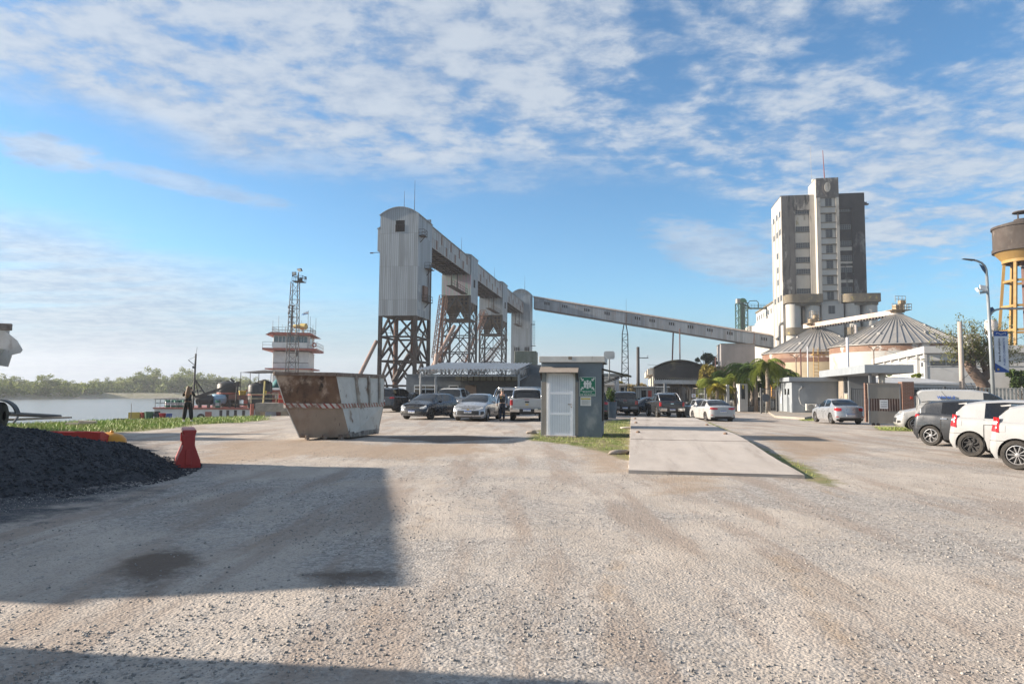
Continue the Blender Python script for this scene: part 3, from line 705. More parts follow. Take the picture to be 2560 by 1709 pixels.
SUVP = dict(L=4.75, W=1.83, R=.36, axles=(1.40, -1.35), Wroof=1.30, cf=.42, cr=.22, nr=3.6, chin=.25, tail=.38, sill=.26, tw=.23,
    belt=[(2.4, .85), (2.0, .97), (1.3, 1.07), (0, 1.09), (-2.0, 1.13), (-2.4, 1.10)],
    top=[(2.4, .87), (2.05, 1.02), (1.3, 1.12), (.75, 1.48), (.4, 1.68), (0, 1.76), (-1.2, 1.78), (-1.95, 1.73), (-2.08, 1.66), (-2.24, 1.16), (-2.28, 1.13), (-2.4, 1.1)],
    ws=(.38, 1.22), rw=(-2.25, -2.05), glass_side=[(-.05, .85), (-.98, -.10), (-1.9, -1.06)], gaps=(1.0, -.08, -1.02), handles=(.08, -.86), mirror_dx=.5)
def V(base, **kw): d = dict(base); d.update(kw); return d
WHITE = paint('white_paint', (.36, .36, .355), 0, .3); SILVER = paint('silver_paint', (.40, .41, .43), .55, .3); GREYP = paint('graphite_paint', (.045, .048, .054), .4, .3)
NAVY = paint('slate_paint', (.018, .022, .031), .3, .28); BLACKC = paint('black_paint', (.014, .014, .016), .1, .25); PEARL = paint('pearl_paint', (.32, .325, .33), 0, .3)
GRP = 'cars and vans parked around the yard'

# dark hatchback facing the yard
pf = G(1030, 1049); h = Vector((-1.6, -3.7)).normalized()
c = Car('parked_car', 'dark slate hatchback facing the yard, next to the skip', 'car', (pf.x - h.x * 1.95, pf.y - h.y * 1.95, 0), h, V(HATCH, paint=NAVY, wheel='dark'), GRP)
c.patch('headlight', CLEARL, [(.46, .62, .68), (.70, .60, .74), (.92, .66, .80)]); c.centre('grille', BLACKP, .5, .63, .71); c.centre('lower_grille', BLACKP, .62, .30, .47)
c.patch('fog_light_bezel', BLACKP, [(.64, .32, .47), (.84, .36, .46)]); c.centre('bumper_trim', mat('grey_trim', (.25, .25, .26)), .7, .235, .27); c.plate(False, .44, 'AD 298 EZ')
p = c.at(.001, .69, 1, .02); Mq = frame_M(Vector((p[0] + .0, 0, .675)), (0, 1, 0), (0, 0, 1))
em = MB(); em.lathe([(.075, 0), (.075, .015), (.062, .015), (.062, 0)], 24, Mq)
for a, b_ in (((-.045, .045), (-.018, -.012)), ((-.018, -.012), (0, .02)), ((0, .02), (.018, -.012)), ((.018, -.012), (.045, .045)), ((-.03, -.01), (-.012, -.055)), ((-.012, -.055), (0, -.02)), ((0, -.02), (.012, -.055)), ((.012, -.055), (.03, -.01))):
    em.bar(Mq @ Vector((*a, .008)), Mq @ Vector((*b_, .008)), .013)
em.build('emblem', CHROME, c.root)
# silver sedan facing the yard
pf = G(1170, 1053); h = Vector((-.95, -4.57)).normalized()
c = Car('parked_car', 'silver sedan with a wide black grille between the dark hatchback and the walking man', 'car', (pf.x - h.x * 2.2, pf.y - h.y * 2.2, 0), h, V(SEDAN, paint=SILVER, wheel='alloy5'), GRP)
c.patch('headlight', CLEARL, [(.40, .66, .70), (.66, .64, .74), (.98, .70, .80)]); c.centre('grille', BLACKP, .42, .645, .70); c.centre('lower_grille', BLACKP, .60, .34, .56); c.centre('grille_bar', CHROME, .56, .565, .59)
c.patch('fog_light_bezel', BLACKP, [(.68, .34, .52), (.88, .40, .54)]); c.centre('bumper_trim', BLACKP, .72, .20, .25); c.plate(False, .50, 'AF 861 RR')
p = c.at(.001, .615, 1, .03); Mq = frame_M(Vector((p[0], 0, .615)), (0, 1, 0), (0, 0, 1)); gold = mat('gold_emblem', (.62, .42, .10), metal=.6, rough=.3)
MB().prism([(-.085, -.018), (-.03, -.018), (-.03, -.034), (.03, -.034), (.03, -.018), (.085, -.018), (.07, .018), (.03, .018), (.03, .034), (-.03, .034), (-.03, .018), (-.07, .018)], 0, .01, Mq).build('emblem', gold, c.root)
MB().box((.55, -.35, 1.05), (.02, .3, .10)).build('windscreen_card', PLW, c.root)

def pickup_rear(c, chrome=True, emblem=None, txt='', bar=True, lights=(.86, 1.14), hand=BLACKP):
    c.patch('tail_light', REDL, [(.755, *lights), (.90, *lights), (1.02, lights[0] + .02, lights[1] - .01)], rear=True)
    c.patch('reverse_lamp', CLEARL, [(.76, lights[0] + .08, lights[0] + .13), (.9, lights[0] + .08, lights[0] + .13)], rear=True, off=.012)
    bm_ = CHROME if chrome is True else chrome
    c.patch('rear_bumper', bm_, [(.40, .50, .70), (.80, .50, .72), (1.0, .52, .72)], rear=True, off=.09, thick=.12)
    c.centre('bumper_step', BLACKP, .42, .46, .66, True, .07, .1); c.plate(True, .60, txt, off=.085)
    c.centre('tailgate_handle', hand, .11, 1.0, 1.07, True, .012); g = mat('panel_gap', (.01, .01, .01))
    c.centre('tailgate_gap', g, .73, .735, .748, True, .003, .005)
    b_ = MB(); b_.bb((-2.58, -.80, 1.17), (-1.05, .80, 1.215)); b_.build('bed_cover', BLACKP, c.root, bevel=.015)
    if bar:
        m = MB()
        for sd in (1, -1):
            m.path([(-2.2, sd * .78, 1.2), (-1.75, sd * .76, 1.50), (-1.3, sd * .72, 1.74), (-1.05, sd * .68, 1.80)], .035, 8)
        m.path([(-1.07, -.68, 1.80), (-1.07, 0, 1.83), (-1.07, .68, 1.80)], .035, 8); m.build('roll_bar', CHROME if bar is True else bar, c.root, True)
    c.centre('brake_lamp', REDL, .14, 1.15, 1.17, True, .004)
    x = MB(); x.tube((-2.45, -.45, .40), (-2.62, -.45, .38), .035, 10); x.build('exhaust_pipe', BLACKP, c.root); MB().box((-2.5, 0, .42), (.3, .5, .10)).build('tow_hitch', BLACKP, c.root)
# white pickup, partly behind the hut
pr = G(1317, 1053)
c = Car('pickup_truck', 'white pickup truck with chrome roll bar, half hidden by the small grey hut', 'pickup truck', (pr.x + .08, pr.y + 2.6, 0), (.03, 1), V(PICKUP, paint=WHITE, wheel='dark'), GRP)
pickup_rear(c, CHROME, txt='AD 698 MZ')
Mq = frame_M(Vector((c.at(c.S - .001, .9, 1, .012)[0], 0, .90)), (0, -1, 0), (0, 0, 1))
MB().prism([(-.10, -.02), (-.035, -.02), (-.035, -.04), (.035, -.04), (.035, -.02), (.10, -.02), (.085, .02), (.035, .02), (.035, .04), (-.035, .04), (-.035, .02), (-.085, .02)], 0, .012, Mq).build('emblem', gold, c.root)
# white pickup in the second row
h = Vector((.30, .95)).normalized(); x0 = XZ(1101, 43.5)
c = Car('pickup_truck', 'white pickup truck parked behind the dark hatchback and the silver sedan', 'pickup truck', (x0 + h.x * 2.4, 43.5 + h.y * 2.4, 0), h, V(PICKUP, paint=WHITE, wheel='alloy5'), GRP); pickup_rear(c, CHROME, bar=False, txt='AC 441 TB')
h = Vector((.12, 1)).normalized(); x0 = XZ(1262, 46)
c = Car('pickup_truck', 'light silver pickup truck with roof rails parked behind the walking man', 'pickup truck', (x0 + h.x * 2.4, 46 + h.y * 2.4, 0), h, V(PICKUP, paint=SILVER, wheel='alloy5'), GRP); pickup_rear(c, CHROME)
m = MB()
for sd in (1, -1): m.path([(.2, sd * .6, 1.79), (.0, sd * .6, 1.86), (-.6, sd * .6, 1.86), (-.8, sd * .6, 1.77)], .02, 6)
m.build('roof_rail', CHROME, c.root)
# dark people carrier behind the skip
h = Vector((.26, .97)).normalized(); pr = G(956, 1030)
c = Car('people_carrier', 'dark grey people carrier half hidden behind the rusty skip', 'car', (pr.x + h.x * 2.3, pr.y + h.y * 2.3, 0), h, V(SUVP, paint=GREYP, glass=TINT, wheel='dark'), GRP)
c.patch('tail_light', REDL, [(.55, 1.0, 1.08), (.75, .98, 1.12), (1.0, 1.02, 1.12)], rear=True); c.plate(True, .85, 'AD 102 KV'); c.centre('bumper_trim', BLACKP, .8, .38, .5, True)
h = Vector((.2, 1)).normalized(); x0 = XZ(1020, 52)
Car('parked_car', 'dark hatchback, only its roof showing right of the people carrier', 'car', (x0, 54, 0), h, V(HATCH, paint=NAVY), GRP)
h = Vector((.35, .93)).normalized(); x0 = XZ(1152, 50)
Car('parked_car', 'black hatchback behind the white second row pickup under the canopy', 'car', (x0, 51, 0), h, V(HATCH, paint=BLACKC, glass=TINT), GRP)
# black car right behind the hut
pr = G(1482, 1050)
c = Car('parked_car', 'black car with a red tail light peeking out right of the hut', 'car', (pr.x + .25, pr.y + 2.2, gz(pr.x, pr.y)), (.10, 1), V(SUVP, paint=BLACKC, glass=TINT), GRP)
c.patch('tail_light', REDL, [(.60, .95, 1.05), (.8, .92, 1.08), (1.0, .97, 1.08)], rear=True); c.centre('bumper_trim', REDL, .8, .55, .58, True)
# grey pickup and dark pickup by the gate
y0 = 53.0; x0 = XZ(1563, y0)
c = Car('pickup_truck', 'dark grey pickup truck without roll bar, left of the two by the gate', 'pickup truck', (x0 + .45, y0 + 2.6, gz(x0, y0)), AD.xy, V(PICKUP, paint=GREYP, W=2.0, Wroof=1.5, glass=TINT, wheel='dark', top=[(a, b_ * 1.045) for a, b_ in PICKUP['top']], belt=[(a, b_ * 1.045) for a, b_ in PICKUP['belt']]), GRP)
pickup_rear(c, mat('grey_bumper', (.20, .20, .205), metal=.4, rough=.4), bar=False, txt='AE 518 PQ')
Mq = frame_M(Vector((c.at(c.S - .001, 1.02, 1, .02)[0], 0, 1.03)), (0, -1, 0), (0, 0, 1)); MB().lathe([(.1, 0), (.1, .012), (.085, .012), (.085, 0)], 24, Mq @ Matrix.Diagonal((1.5, .62, 1, 1))).build('emblem', CHROME, c.root)
y0 = 50.0; x0 = XZ(1680, y0); h = Vector((-.02, 1)).normalized()
c = Car('pickup_truck', 'dark grey pickup truck with chrome bumper and silver roll bar near the gate', 'pickup truck', (x0 + h.x * 2.6, y0 + 2.6, gz(x0, y0)), h, V(PICKUP, paint=GREYP, glass=TINT, wheel='alloy5'), GRP)
pickup_rear(c, CHROME, bar=SILVER, txt='AF 240 WS', hand=CHROME)
# two white sedans on the right of the ramp
y0 = 44.5; x0 = XZ(1808, y0); h = Vector((-.05, 1)).normalized()
def sedan_rear(c, z=.84, txt=''):
    c.patch('tail_light', REDL, [(.36, z, z + .09), (.62, z - .03, z + .12), (.98, z + .03, z + .11)], rear=True)
    c.plate(True, z - .14, txt); c.patch('rear_reflector', REDL, [(.66, .46, .49), (.80, .46, .49)], rear=True); c.centre('diffuser', BLACKP, .55, .30, .38, True)
    c.centre('boot_gap', mat('panel_gap', (.01, .01, .01)), .72, z - .26, z - .252, True, .003, .006)
c = Car('parked_car', 'white sedan with a roof aerial, nearer one of the two white cars beside the ramp', 'car', (x0 + h.x * 2.3, y0 + 2.3, gz(x0, y0) - .06), h, V(SEDAN, paint=WHITE, wheel='alloy5'), GRP); sedan_rear(c, txt='AC 903 DN'); c.antenna(-.85, 1.43)
y0 = 48.2; x0 = XZ(1776, y0)
c = Car('parked_car', 'white sedan partly hidden behind the other white sedan beside the ramp', 'car', (x0 + h.x * 2.3, y0 + 2.3, gz(x0, y0) - .06), (-.06, 1), V(SEDAN, paint=WHITE, wheel='alloy5'), GRP); sedan_rear(c)
# silver sedan by the sliding gate
h = Vector((.085, 1)).normalized(); pr = G(2126, 1061)
c = Car('parked_car', 'silver sedan with tall boot standing in front of the sliding gate', 'car', (pr.x + h.x * 2.05, pr.y + 2.05, gz(pr.x, pr.y)), h, V(SEDAN, L=4.3, W=1.74, paint=SILVER, wheel='alloy10', top=[(a * .94, b_ * 1.035) for a, b_ in SEDAN['top']], belt=[(a * .94, b_ * 1.03) for a, b_ in SEDAN['belt']], axles=(1.3, -1.26)), GRP)
c.patch('tail_light', REDL, [(.50, .80, .96), (.74, .78, .98), (.98, .84, .97)], rear=True); c.plate(True, .56, 'AB416KU', .5); c.patch('rear_reflector', REDL, [(.66, .44, .48), (.82, .44, .48)], rear=True); c.centre('diffuser', BLACKP, .62, .30, .40, True); c.antenna(-.7, 1.5)
c.centre('boot_gap', mat('panel_gap', (.01, .01, .01)), .52, .70, .708, True, .003, .006)
# the angled row at the right edge
hr = Vector((.6, -.8))
def row(u, v, axle_rear, **kw):
    p = G(u, v); lf = Vector((-hr.y, hr.x)); return p.x - hr.x * axle_rear + lf.x * .72, p.y - hr.y * axle_rear + lf.y * .72
def hatch_rear(c, z=.92, big=False):
    c.patch('tail_light', REDL, [(.62, z - (.1 if big else .03), z + .08), (.80, z - (.16 if big else .06), z + (.14 if big else .07)), (1.02, z - (.20 if big else -.02), z + (.13 if big else .05))], rear=True)
    if big: c.patch('reverse_lamp', CLEARL, [(.72, z - .02, z + .05), (.98, z - .03, z + .05)], rear=True, off=.02)
    c.plate(True, .70); c.centre('bumper_trim', BLACKP, .8, .32, .42, True); a = c.sx(-1.62); c.patch('fuel_flap', c.P['paint'], [(a, .80, .94), (a + .15, .80, .94)], (-1,), off=.006); c.patch('bumper_gap', mat('panel_gap', (.012, .012, .013)), [(c.sx(-1.64), .60, .607), (c.sx(-1.98), .60, .607)], (-1,), off=.005, thick=.006)
    m = MB(); m.add([(-1.58, -.55, 1.405), (-1.58, .55, 1.405), (-1.80, .50, 1.375), (-1.80, -.50, 1.375), (-1.58, -.55, 1.37), (-1.58, .55, 1.37), (-1.78, .50, 1.35), (-1.78, -.50, 1.35)], [(0, 1, 2, 3), (7, 6, 5, 4), (3, 2, 6, 7), (0, 3, 7, 4), (2, 1, 5, 6), (1, 0, 4, 5)]); m.build('roof_spoiler', c.P['paint'], c.root)
x0, y0 = row(2331, 1113, -1.42)
HATCH = V(HATCH, axles=(1.2, -1.42))
c = Car('parked_car', 'dark grey hatchback with bright alloy wheels beside the white hatchback with black hubcaps', 'car', (x0, y0, 0), hr, V(HATCH, paint=GREYP, glass=TINT, wheel='twist', handle=CHROME), GRP); hatch_rear(c)
m = MB(); m.bar((-1.2, .1, 1.43), (-1.42, .1, 1.72), .012); m.build('aerial', BLACKP, c.root)
x0, y0 = row(2433, 1141, -1.42)
c = Car('parked_car', 'white hatchback with black hubcaps, middle of the angled row at the right edge', 'car', (x0, y0, 0), hr, V(HATCH, paint=PEARL, glass=TINT, wheel='black', top=[(a, b_ + (.03 if b_ > 1 else 0)) for a, b_ in HATCH['top']]), GRP); hatch_rear(c, .95, True)
x0, y0 = row(2549, 1173, -1.42)
c = Car('parked_car', 'white hatchback cut off by the right edge of the picture, nearest of the angled row', 'car', (x0, y0, 0), hr, V(HATCH, paint=PEARL, glass=TINT, wheel='alloy10'), GRP); hatch_rear(c, .98, True)
HATCH = V(HATCH, axles=(1.27, -1.28))
# white small car and van behind the row
hb = Vector((-.92, .39)).normalized(); pw = G(2289, 1077)
c = Car('parked_car', 'white small car whose nose sticks out behind the dark grey hatchback', 'car', (pw.x - hb.x * 1.27 + .28, pw.y - hb.y * 1.27 + .66, 0), hb, V(HATCH, paint=WHITE, wheel='twist'), GRP)
c.patch('headlight', CLEARL, [(.50, .64, .72), (.75, .62, .78), (1.0, .70, .82)]); c.centre('grille', BLACKP, .5, .35, .55); c.patch('fog_light_bezel', BLACKP, [(.64, .32, .44), (.84, .36, .46)])
VAN = dict(L=4.35, W=1.8, R=.33, axles=(1.3, -1.35), Wroof=1.42, cf=.5, cr=.12, nr=6, chin=.22, tail=.34, sill=.24, belt=[(2.2, .85), (1.7, 1.0), (1.0, 1.12), (-2.2, 1.14)],
    top=[(2.2, .87), (1.75, 1.06), (1.15, 1.2), (.62, 1.58), (.3, 1.74), (-.2, 1.82), (-1.5, 1.83), (-2.02, 1.79), (-2.12, 1.65), (-2.17, 1.16), (-2.2, 1.14)],
    ws=(.3, 1.1), rw=(-2.16, -2.1), glass_side=[(.12, .9)], gaps=(.98, .08), handles=(.2,), mirror_dx=.5)
hv = Vector((.88, -.47)).normalized(); x0 = XZ(2400, 27.5)
c = Car('delivery_van', 'white delivery van with a blue web address on its side behind the angled row', 'van', (x0 + .75, 27.6, 0), hv, V(VAN, paint=WHITE), GRP)
text('side_lettering', 'www.a', .62, .12, frame_M(Vector((-1.12, -.80, 1.50)), (1, 0, 0), (0, .12, 1)), PLB, c.root, .03)
m = MB()
for xx in (-.3, -.1): m.path([(xx, -.2, 1.82), (xx - .12, -.2, 2.1)], .012, 5)
m.build('aerial', BLACKP, c.root)
# ---------------------------------------------------------------- river side
WHP = mat('boat_white', (.62, .62, .61), (.52, .52, .51), 1.2, (1, 1, 1), [((.34, .25, .2), 1.5, (3, 3, .25), .62, .85)], .5)
REDP = mat('boat_red', (.34, .105, .075), (.26, .085, .065), 3, (1, 1, 1), [((.16, .07, .05), 4, (1, 1, 1), .6, .8)], .55)
DKST = mat('dark_steel', (.035, .036, .038), (.06, .05, .045), 5, rough=.6)
RAILM = mat('rail_steel', (.16, .16, .16), (.12, .10, .09), 4, rough=.5)
WOODG = mat('grey_timber', (.20, .18, .155), (.12, .11, .10), 3, (1, 1, 5), rough=.9, bump=.4)
def rails(m, pts, h=1.0, rows=2, post=1.5, r=.025):
    for a, b in zip(pts[:-1], pts[1:]):
        a = Vector(a); b = Vector(b); n = max(1, round((b - a).length / post))
        for i in range(n + 1): p = a.lerp(b, i / n); m.tube(p, p + Vector((0, 0, h)), r, 6)
        for k in range(1, rows + 1): q = Vector((0, 0, h * k / rows)); m.tube(a + q, b + q, r, 6)
    return m
# pusher tug with a tall wheelhouse
def tug():
    d = 114.0; c = W(724, 973, d); s = d / FPX
    t = thing('push_boat', 'white push boat with a tall wheelhouse and red trimmed decks moored behind the skip', 'boat', (c.x, d, 0), R(8.5))
    Zz = lambda v: W(724, v, d).z; w2 = 2.9
    m = MB(); m.bb((-w2, 0, -1.0), (w2, 7, Zz(878))); m.build('deckhouse', WHP, t, bevel=.12)
    m = MB(); m.bb((-w2 - 1.0, -.9, Zz(923.5)), (w2 + .9, 7.8, Zz(920.5))); m.build('lower_deck_edge', REDP, t)
    m = MB(); m.bb((-w2 - 1.45, -1.3, Zz(876)), (w2 + 1.45, 8.2, Zz(871))); m.build('bridge_deck', REDP, t)
    m = MB(); m.bb((-w2, .02, Zz(871)), (w2, 6.5, Zz(838))); m.build('wheelhouse', WHP, t, bevel=.1)
    m = MB(); rf = [(-w2 - 1.1, Zz(838)), (w2 + 1.1, Zz(838)), (w2 + .25, Zz(831.5)), (-w2 - .25, Zz(831.5))]
    m.prism(rf, -1.0, 7.4, Matrix(((1, 0, 0, 0), (0, 0, 1, 0), (0, 1, 0, 0), (0, 0, 0, 1)))); m.build('roof', REDP, t)
    za, zb = Zz(857), Zz(841); gl = glass_mat('boat_glass', (.10, .14, .17)); xs = [-w2 + .1, -w2 + .85, -w2 + 1.45, -.9, .55, 1.6, 2.05, w2 - .25]
    for a, b in zip(xs[:-1], xs[1:]):
        f = MB().bb((a + .06, -.02, za), (b - .06, .06, zb)).build('window_pane', gl, t)
    MB().bb((w2 - .02, 1, za), (w2 + .03, 3, zb)).build('window_pane', gl, t)
    m = rails(MB(), [(-w2 - 1.4, -1.2, Zz(871)), (w2 + 1.4, -1.2, Zz(871)), (w2 + 1.4, 8, Zz(871))], Zz(856) - Zz(871), 2, 1.6, .03); m.build('bridge_railing', RAILM, t)
    m = MB().bb((-w2 + .1, -1.28, Zz(870)), (w2 - .1, -1.24, Zz(857))); m.build('weather_screen', WHP, t)
    m = rails(MB(), [(-w2 - .2, 0, Zz(831)), (w2 + .2, 0, Zz(831)), (w2 + .2, 6.5, Zz(831)), (-w2 - .2, 6.5, Zz(831)), (-w2 - .2, 0, Zz(831))], Zz(818) - Zz(831), 2, 1.1, .03); m.build('roof_railing', RAILM, t)
    mx = (717 - 724) * s; m = MB(); m.tube((mx, 3, Zz(832)), (mx, 3, Zz(759)), .16, 8)
    for v in (759, 773, 788, 802): m.lathe([(.55, Zz(v)), (.55, Zz(v) + .08), (.001, Zz(v) + .08)], 12, Matrix.Translation((mx - .15, 3, 0)))
    for v in (766, 781): m.bb((mx - .7, 2.8, Zz(v)), (mx - .4, 3.1, Zz(v) + .4))
    for q in (-.6, .3): m.tube((mx + q, 3, Zz(802)), (mx + q, 3, Zz(759)), .025, 5)
    m.build('signal_mast', RAILM, t)
    for (u, v) in ((673, 799), (687, 787), (696, 808), (743, 798), (765, 787), (779, 790), (772, 809), (705, 810)):
        MB().tube(((u - 724) * s, 2, Zz(831)), ((u - 724) * s, 2, Zz(v)), .03, 5).build('whip_aerial', RAILM, t)
    yl = mat('yellow_lamp', (.55, .42, .14))
    for u, sc in ((732, .5), (750.5, .75)):
        m = MB(); m.tube(((u - 724) * s, 1, Zz(831)), ((u - 724) * s, 1, Zz(820)), .05); m.tube(((u - 724) * s - sc * .6, 1.2, Zz(814)), ((u - 724) * s + sc * .6, .8, Zz(814.5)), .42 * sc / .6, 12); m.build('search_light', yl, t)
    m = MB(); x = (745 - 724) * s; m.tube((x, 2.5, Zz(831)), (x, 2.5, Zz(805)), .06); m.bb((x - .75, 2.4, Zz(805)), (x + .75, 2.6, Zz(804))); m.build('radar', RAILM, t)
    x = (755 - 724) * s; f = MB().tube((x, 4, Zz(831)), (x, 4, Zz(769)), .035).build('flag_pole', RAILM, t)
    vs = []
    for i in range(6):
        q = i / 5; vs += [(x - 1.05 * q, 4 + .12 * math.sin(q * 6), Zz(769) - q * .55), (x - 1.15 * q, 4 + .12 * math.sin(q * 6 + .5), Zz(777) - q * .35)]
    fm = bpy.data.materials.new('flag_cloth'); fm.use_nodes = True; tt_ = NT(fm.node_tree); bb_ = tt_.n['Principled BSDF']
    uvn = tt_.sep(tt_.new('ShaderNodeTexCoord').outputs['Generated'])[2]
    tt_.l.new(tt_.ramp(uvn, [(0, (.16, .36, .66)), (.40, (.16, .36, .66)), (.42, (.75, .75, .75)), (.78, (.75, .75, .75)), (.8, (.16, .36, .66))], 'CONSTANT'), bb_.inputs['Base Color'])
    MB().add(vs, [(2 * i, 2 * i + 1, 2 * i + 3, 2 * i + 2) for i in range(5)]).build('flag', fm, f)
    m = MB().lathe([(.30 + .1 * math.cos(a), .1 * math.sin(a)) for a in np.linspace(0, 6.2832, 9)], 16, Matrix.Translation(((783 - 724) * s, -1.35, Zz(862.5))) @ Matrix.Rotation(R(90), 4, 'X')); m.build('lifebuoy', REDP, t, True)
    MB().bb((.9, -.04, Zz(890)), (1.15, .02, Zz(878))).build('door', DKST, t); MB().bb((-w2 + .1, -.03, Zz(907.5)), (w2, .0, Zz(906))).build('rubbing_strake', RAILM, t)
    m = MB(); m.prism([(-5.2, -5), (5.2, -5), (5.2, 16), (3, 20), (-3, 20), (-5.2, 16)], WATER - .6, -1.0); m.build('hull', REDP, t)
    m = MB(); m.bb((-4.8, -3.5, -1.0), (4.8, 0, 1.2)); m.build('fore_cabin', WHP, t, bevel=.1)
tug()
# lattice lamp mast
def lamp_mast():
    d = 73.0; b = W(727, 973, d); t = thing('light_mast', 'slender lattice mast with floodlights on top in front of the push boat', 'light mast', (b.x, d, -1.2))
    s = d / FPX; Zz = lambda v: W(730, v, d).z + 1.2; lean = (730 - 727) * s / (Zz(703) - 0)
    m = MB(); H = Zz(705); w0, w1 = .62, .36
    P_ = lambda sx, sy, z: Vector((lean * z + sx * (w0 + (w1 - w0) * z / H), sy * (w0 + (w1 - w0) * z / H), z))
    cs = [(-1, -1), (1, -1), (1, 1), (-1, 1)]
    for c in cs: m.tube(P_(*c, 0), P_(*c, H), .045, 6)
    n = 15
    for i in range(n):
        z0, z1 = H * i / n, H * (i + 1) / n
        for a, b_ in zip(cs, cs[1:] + cs[:1]):
            m.tube(P_(*a, z0), P_(*b_, z0), .022, 5); m.tube(P_(*a, z0), P_(*b_, z1), .022, 5) if i % 2 else m.tube(P_(*b_, z0), P_(*a, z1), .022, 5)
    m.build('lattice', mat('mast_steel', (.13, .13, .135), (.10, .09, .085)), t)
    X_ = lambda u: (u - 727) * s
    m = MB(); m.bb((X_(726), -.6, H), (X_(752), .6, H + .06)); rails(m, [(X_(752), -.6, H), (X_(726), -.6, H), (X_(726), .6, H), (X_(752), .6, H), (X_(752), -.6, H)], .62, 1, .6, .025)
    m.tube((X_(737), 0, H), (X_(737), 0, Zz(681)), .06); m.bar((X_(722), 0, Zz(690)), (X_(756), 0, Zz(697)), .06); m.build('platform', DKST, t)
    gl = mat('lamp_glass', (.62, .64, .62), rough=.2)
    for (u, v, rx, rz_, ww, hh) in ((727, 684, 100, 0, .44, .36), (741, 675, 130, -35, .62, .34), (743.5, 700, 80, 180, .42, .36), (757, 695, 95, -80, .35, .3)):
        Mq = Matrix.Translation((X_(u), -.1, Zz(v))) @ Matrix.Rotation(R(rz_), 4, 'Z') @ Matrix.Rotation(R(rx - 90), 4, 'X')
        f = MB().box((0, 0, 0), (ww, .12, hh), 0, Mq).build('floodlight', DKST, t); MB().box((0, -.07, 0), (ww * .86, .02, hh * .84), 0, Mq).build('lens', gl, f)
lamp_mast()
# work pontoon with drums, tanks and a derrick
PD = 80.0; S8 = PD / FPX
pz = lambda v: W(500, v, PD).z
px8 = lambda u: XZ(u, PD)
def pontoon():
    t = thing('work_pontoon', 'white and red work pontoon with a railed deck moored below the bank', 'pontoon', (px8(388), PD, WATER), R(2))
    X_ = lambda u: (u - 388) * S8; zd = pz(1019) - WATER; L_ = X_(626)
    MB().bb((0, .0, -.4), (L_, 12, zd - .16)).build('hull', WHP, t)
    MB().bb((-.12, -.15, zd - .16), (L_ + .15, 12.1, zd)).build('deck_edge', REDP, t)
    for u in (548, 565, 584, 604): MB().bb((X_(u), -.03, .15), (X_(u) + .32, .02, zd - .25)).build('hull_door', mat('dark_door', (.07, .055, .05)), t)
    MB().bb((X_(513), -.05, .3), (X_(529), .02, zd - .45)).build('locker_door', REDP, t)
    m = rails(MB(), [(.05, 6, zd), (.05, .05, zd), (L_, .05, zd)], 1.0, 2, 1.3, .03); m.build('railing', mat('rail_dark', (.06, .06, .062)), t)
    MB().bb((X_(545), 3, zd + .9), (X_(624), 9, zd + 1.5)).build('upper_deck', mat('rust_deck', (.30, .13, .085), (.22, .10, .07)), t)
    m = MB()
    for u in (547, 570, 596, 622):
        m.bb((X_(u) - .08, 3, zd), (X_(u) + .08, 3.16, zd + .9))
    m.build('deck_leg', DKST, t)
    m = MB().bb((X_(500), 5, zd + .2), (X_(622), 5.2, zd + .35)); m.build('pipe_rack', mat('pipe_cream', (.45, .36, .22)), t)
    for k in range(3):
        MB().lathe([(.34 + .12 * math.cos(a), .12 * math.sin(a)) for a in np.linspace(0, 6.2832, 9)], 14, Matrix.Translation((X_(503), -.1, .55 + k * .5 - .3)) @ Matrix.Rotation(R(80), 4, 'X')).build('tyre_fender', RUB, t, True)
    return t
pontoon(); ZD = pz(1019)
GD = mat('drum_green', (.02, .16, .10), rough=.4); WD_ = mat('drum_white', (.6, .6, .58), rough=.4)
def drum(u, lab, dy=1.2):
    t = thing('oil_drum', lab, 'oil drum', (px8(u), PD + dy, ZD), 0, 'green oil drums on the pontoon')
    m = MB().lathe([(.001, 0), (.29, 0), (.30, .02), (.29, .05), (.29, .29), (.30, .30), (.29, .31), (.29, .58), (.30, .59), (.29, .60), (.29, .85), (.30, .88), (.28, .88), (.27, .85), (.001, .85)], 20); m.build('body', GD, t, auto=50)
    MB().lathe([(.294, .24), (.296, .28), (.296, .56), (.294, .6)], 20).build('band', WD_, t, True); return t
for i, (u, lb) in enumerate(((408, 'first green and white drum at the left end of the pontoon rail'), (420, 'second green drum beside the left end of the pontoon rail'), (430, 'third green drum left of the pair with white labels'), (440, 'fourth green drum with a white band on the pontoon'), (451, 'green drum with a white band just left of the gap beside the woman'), (460, 'green drum closest to the woman on her left side'), (535, 'lone green drum right of the blue tanks'))): drum(u, lb, 1.2 + .3 * (i % 2))
BT = mat('blue_tank', (.22, .42, .62), (.18, .36, .55), rough=.4)
def htank(name, lab, u, dy, r, L_, m_, z0, rz_, cat='tank'):
    t = thing(name, lab, cat, (px8(u), PD + dy, z0), rz_)
    a = [(0.001, -L_ / 2 - r * .35), (r * .55, -L_ / 2 - r * .28), (r * .9, -L_ / 2 - r * .1), (r, -L_ / 2), (r, L_ / 2), (r * .9, L_ / 2 + r * .1), (r * .55, L_ / 2 + r * .28), (.001, L_ / 2 + r * .35)]
    MB().lathe(a, 20, Matrix.Translation((0, 0, r + .3)) @ Matrix.Rotation(R(90), 4, 'Y')).build('shell', m_, t, auto=50)
    for x in (-L_ * .3, L_ * .3): MB().bb((x - .06, -r * .7, 0), (x + .06, r * .7, .45)).build('saddle', DKST, t)
htank('pressure_tank', 'light blue horizontal tank behind the crane foot on the pontoon', 503, 5, .62, 1.6, BT, ZD, 0)
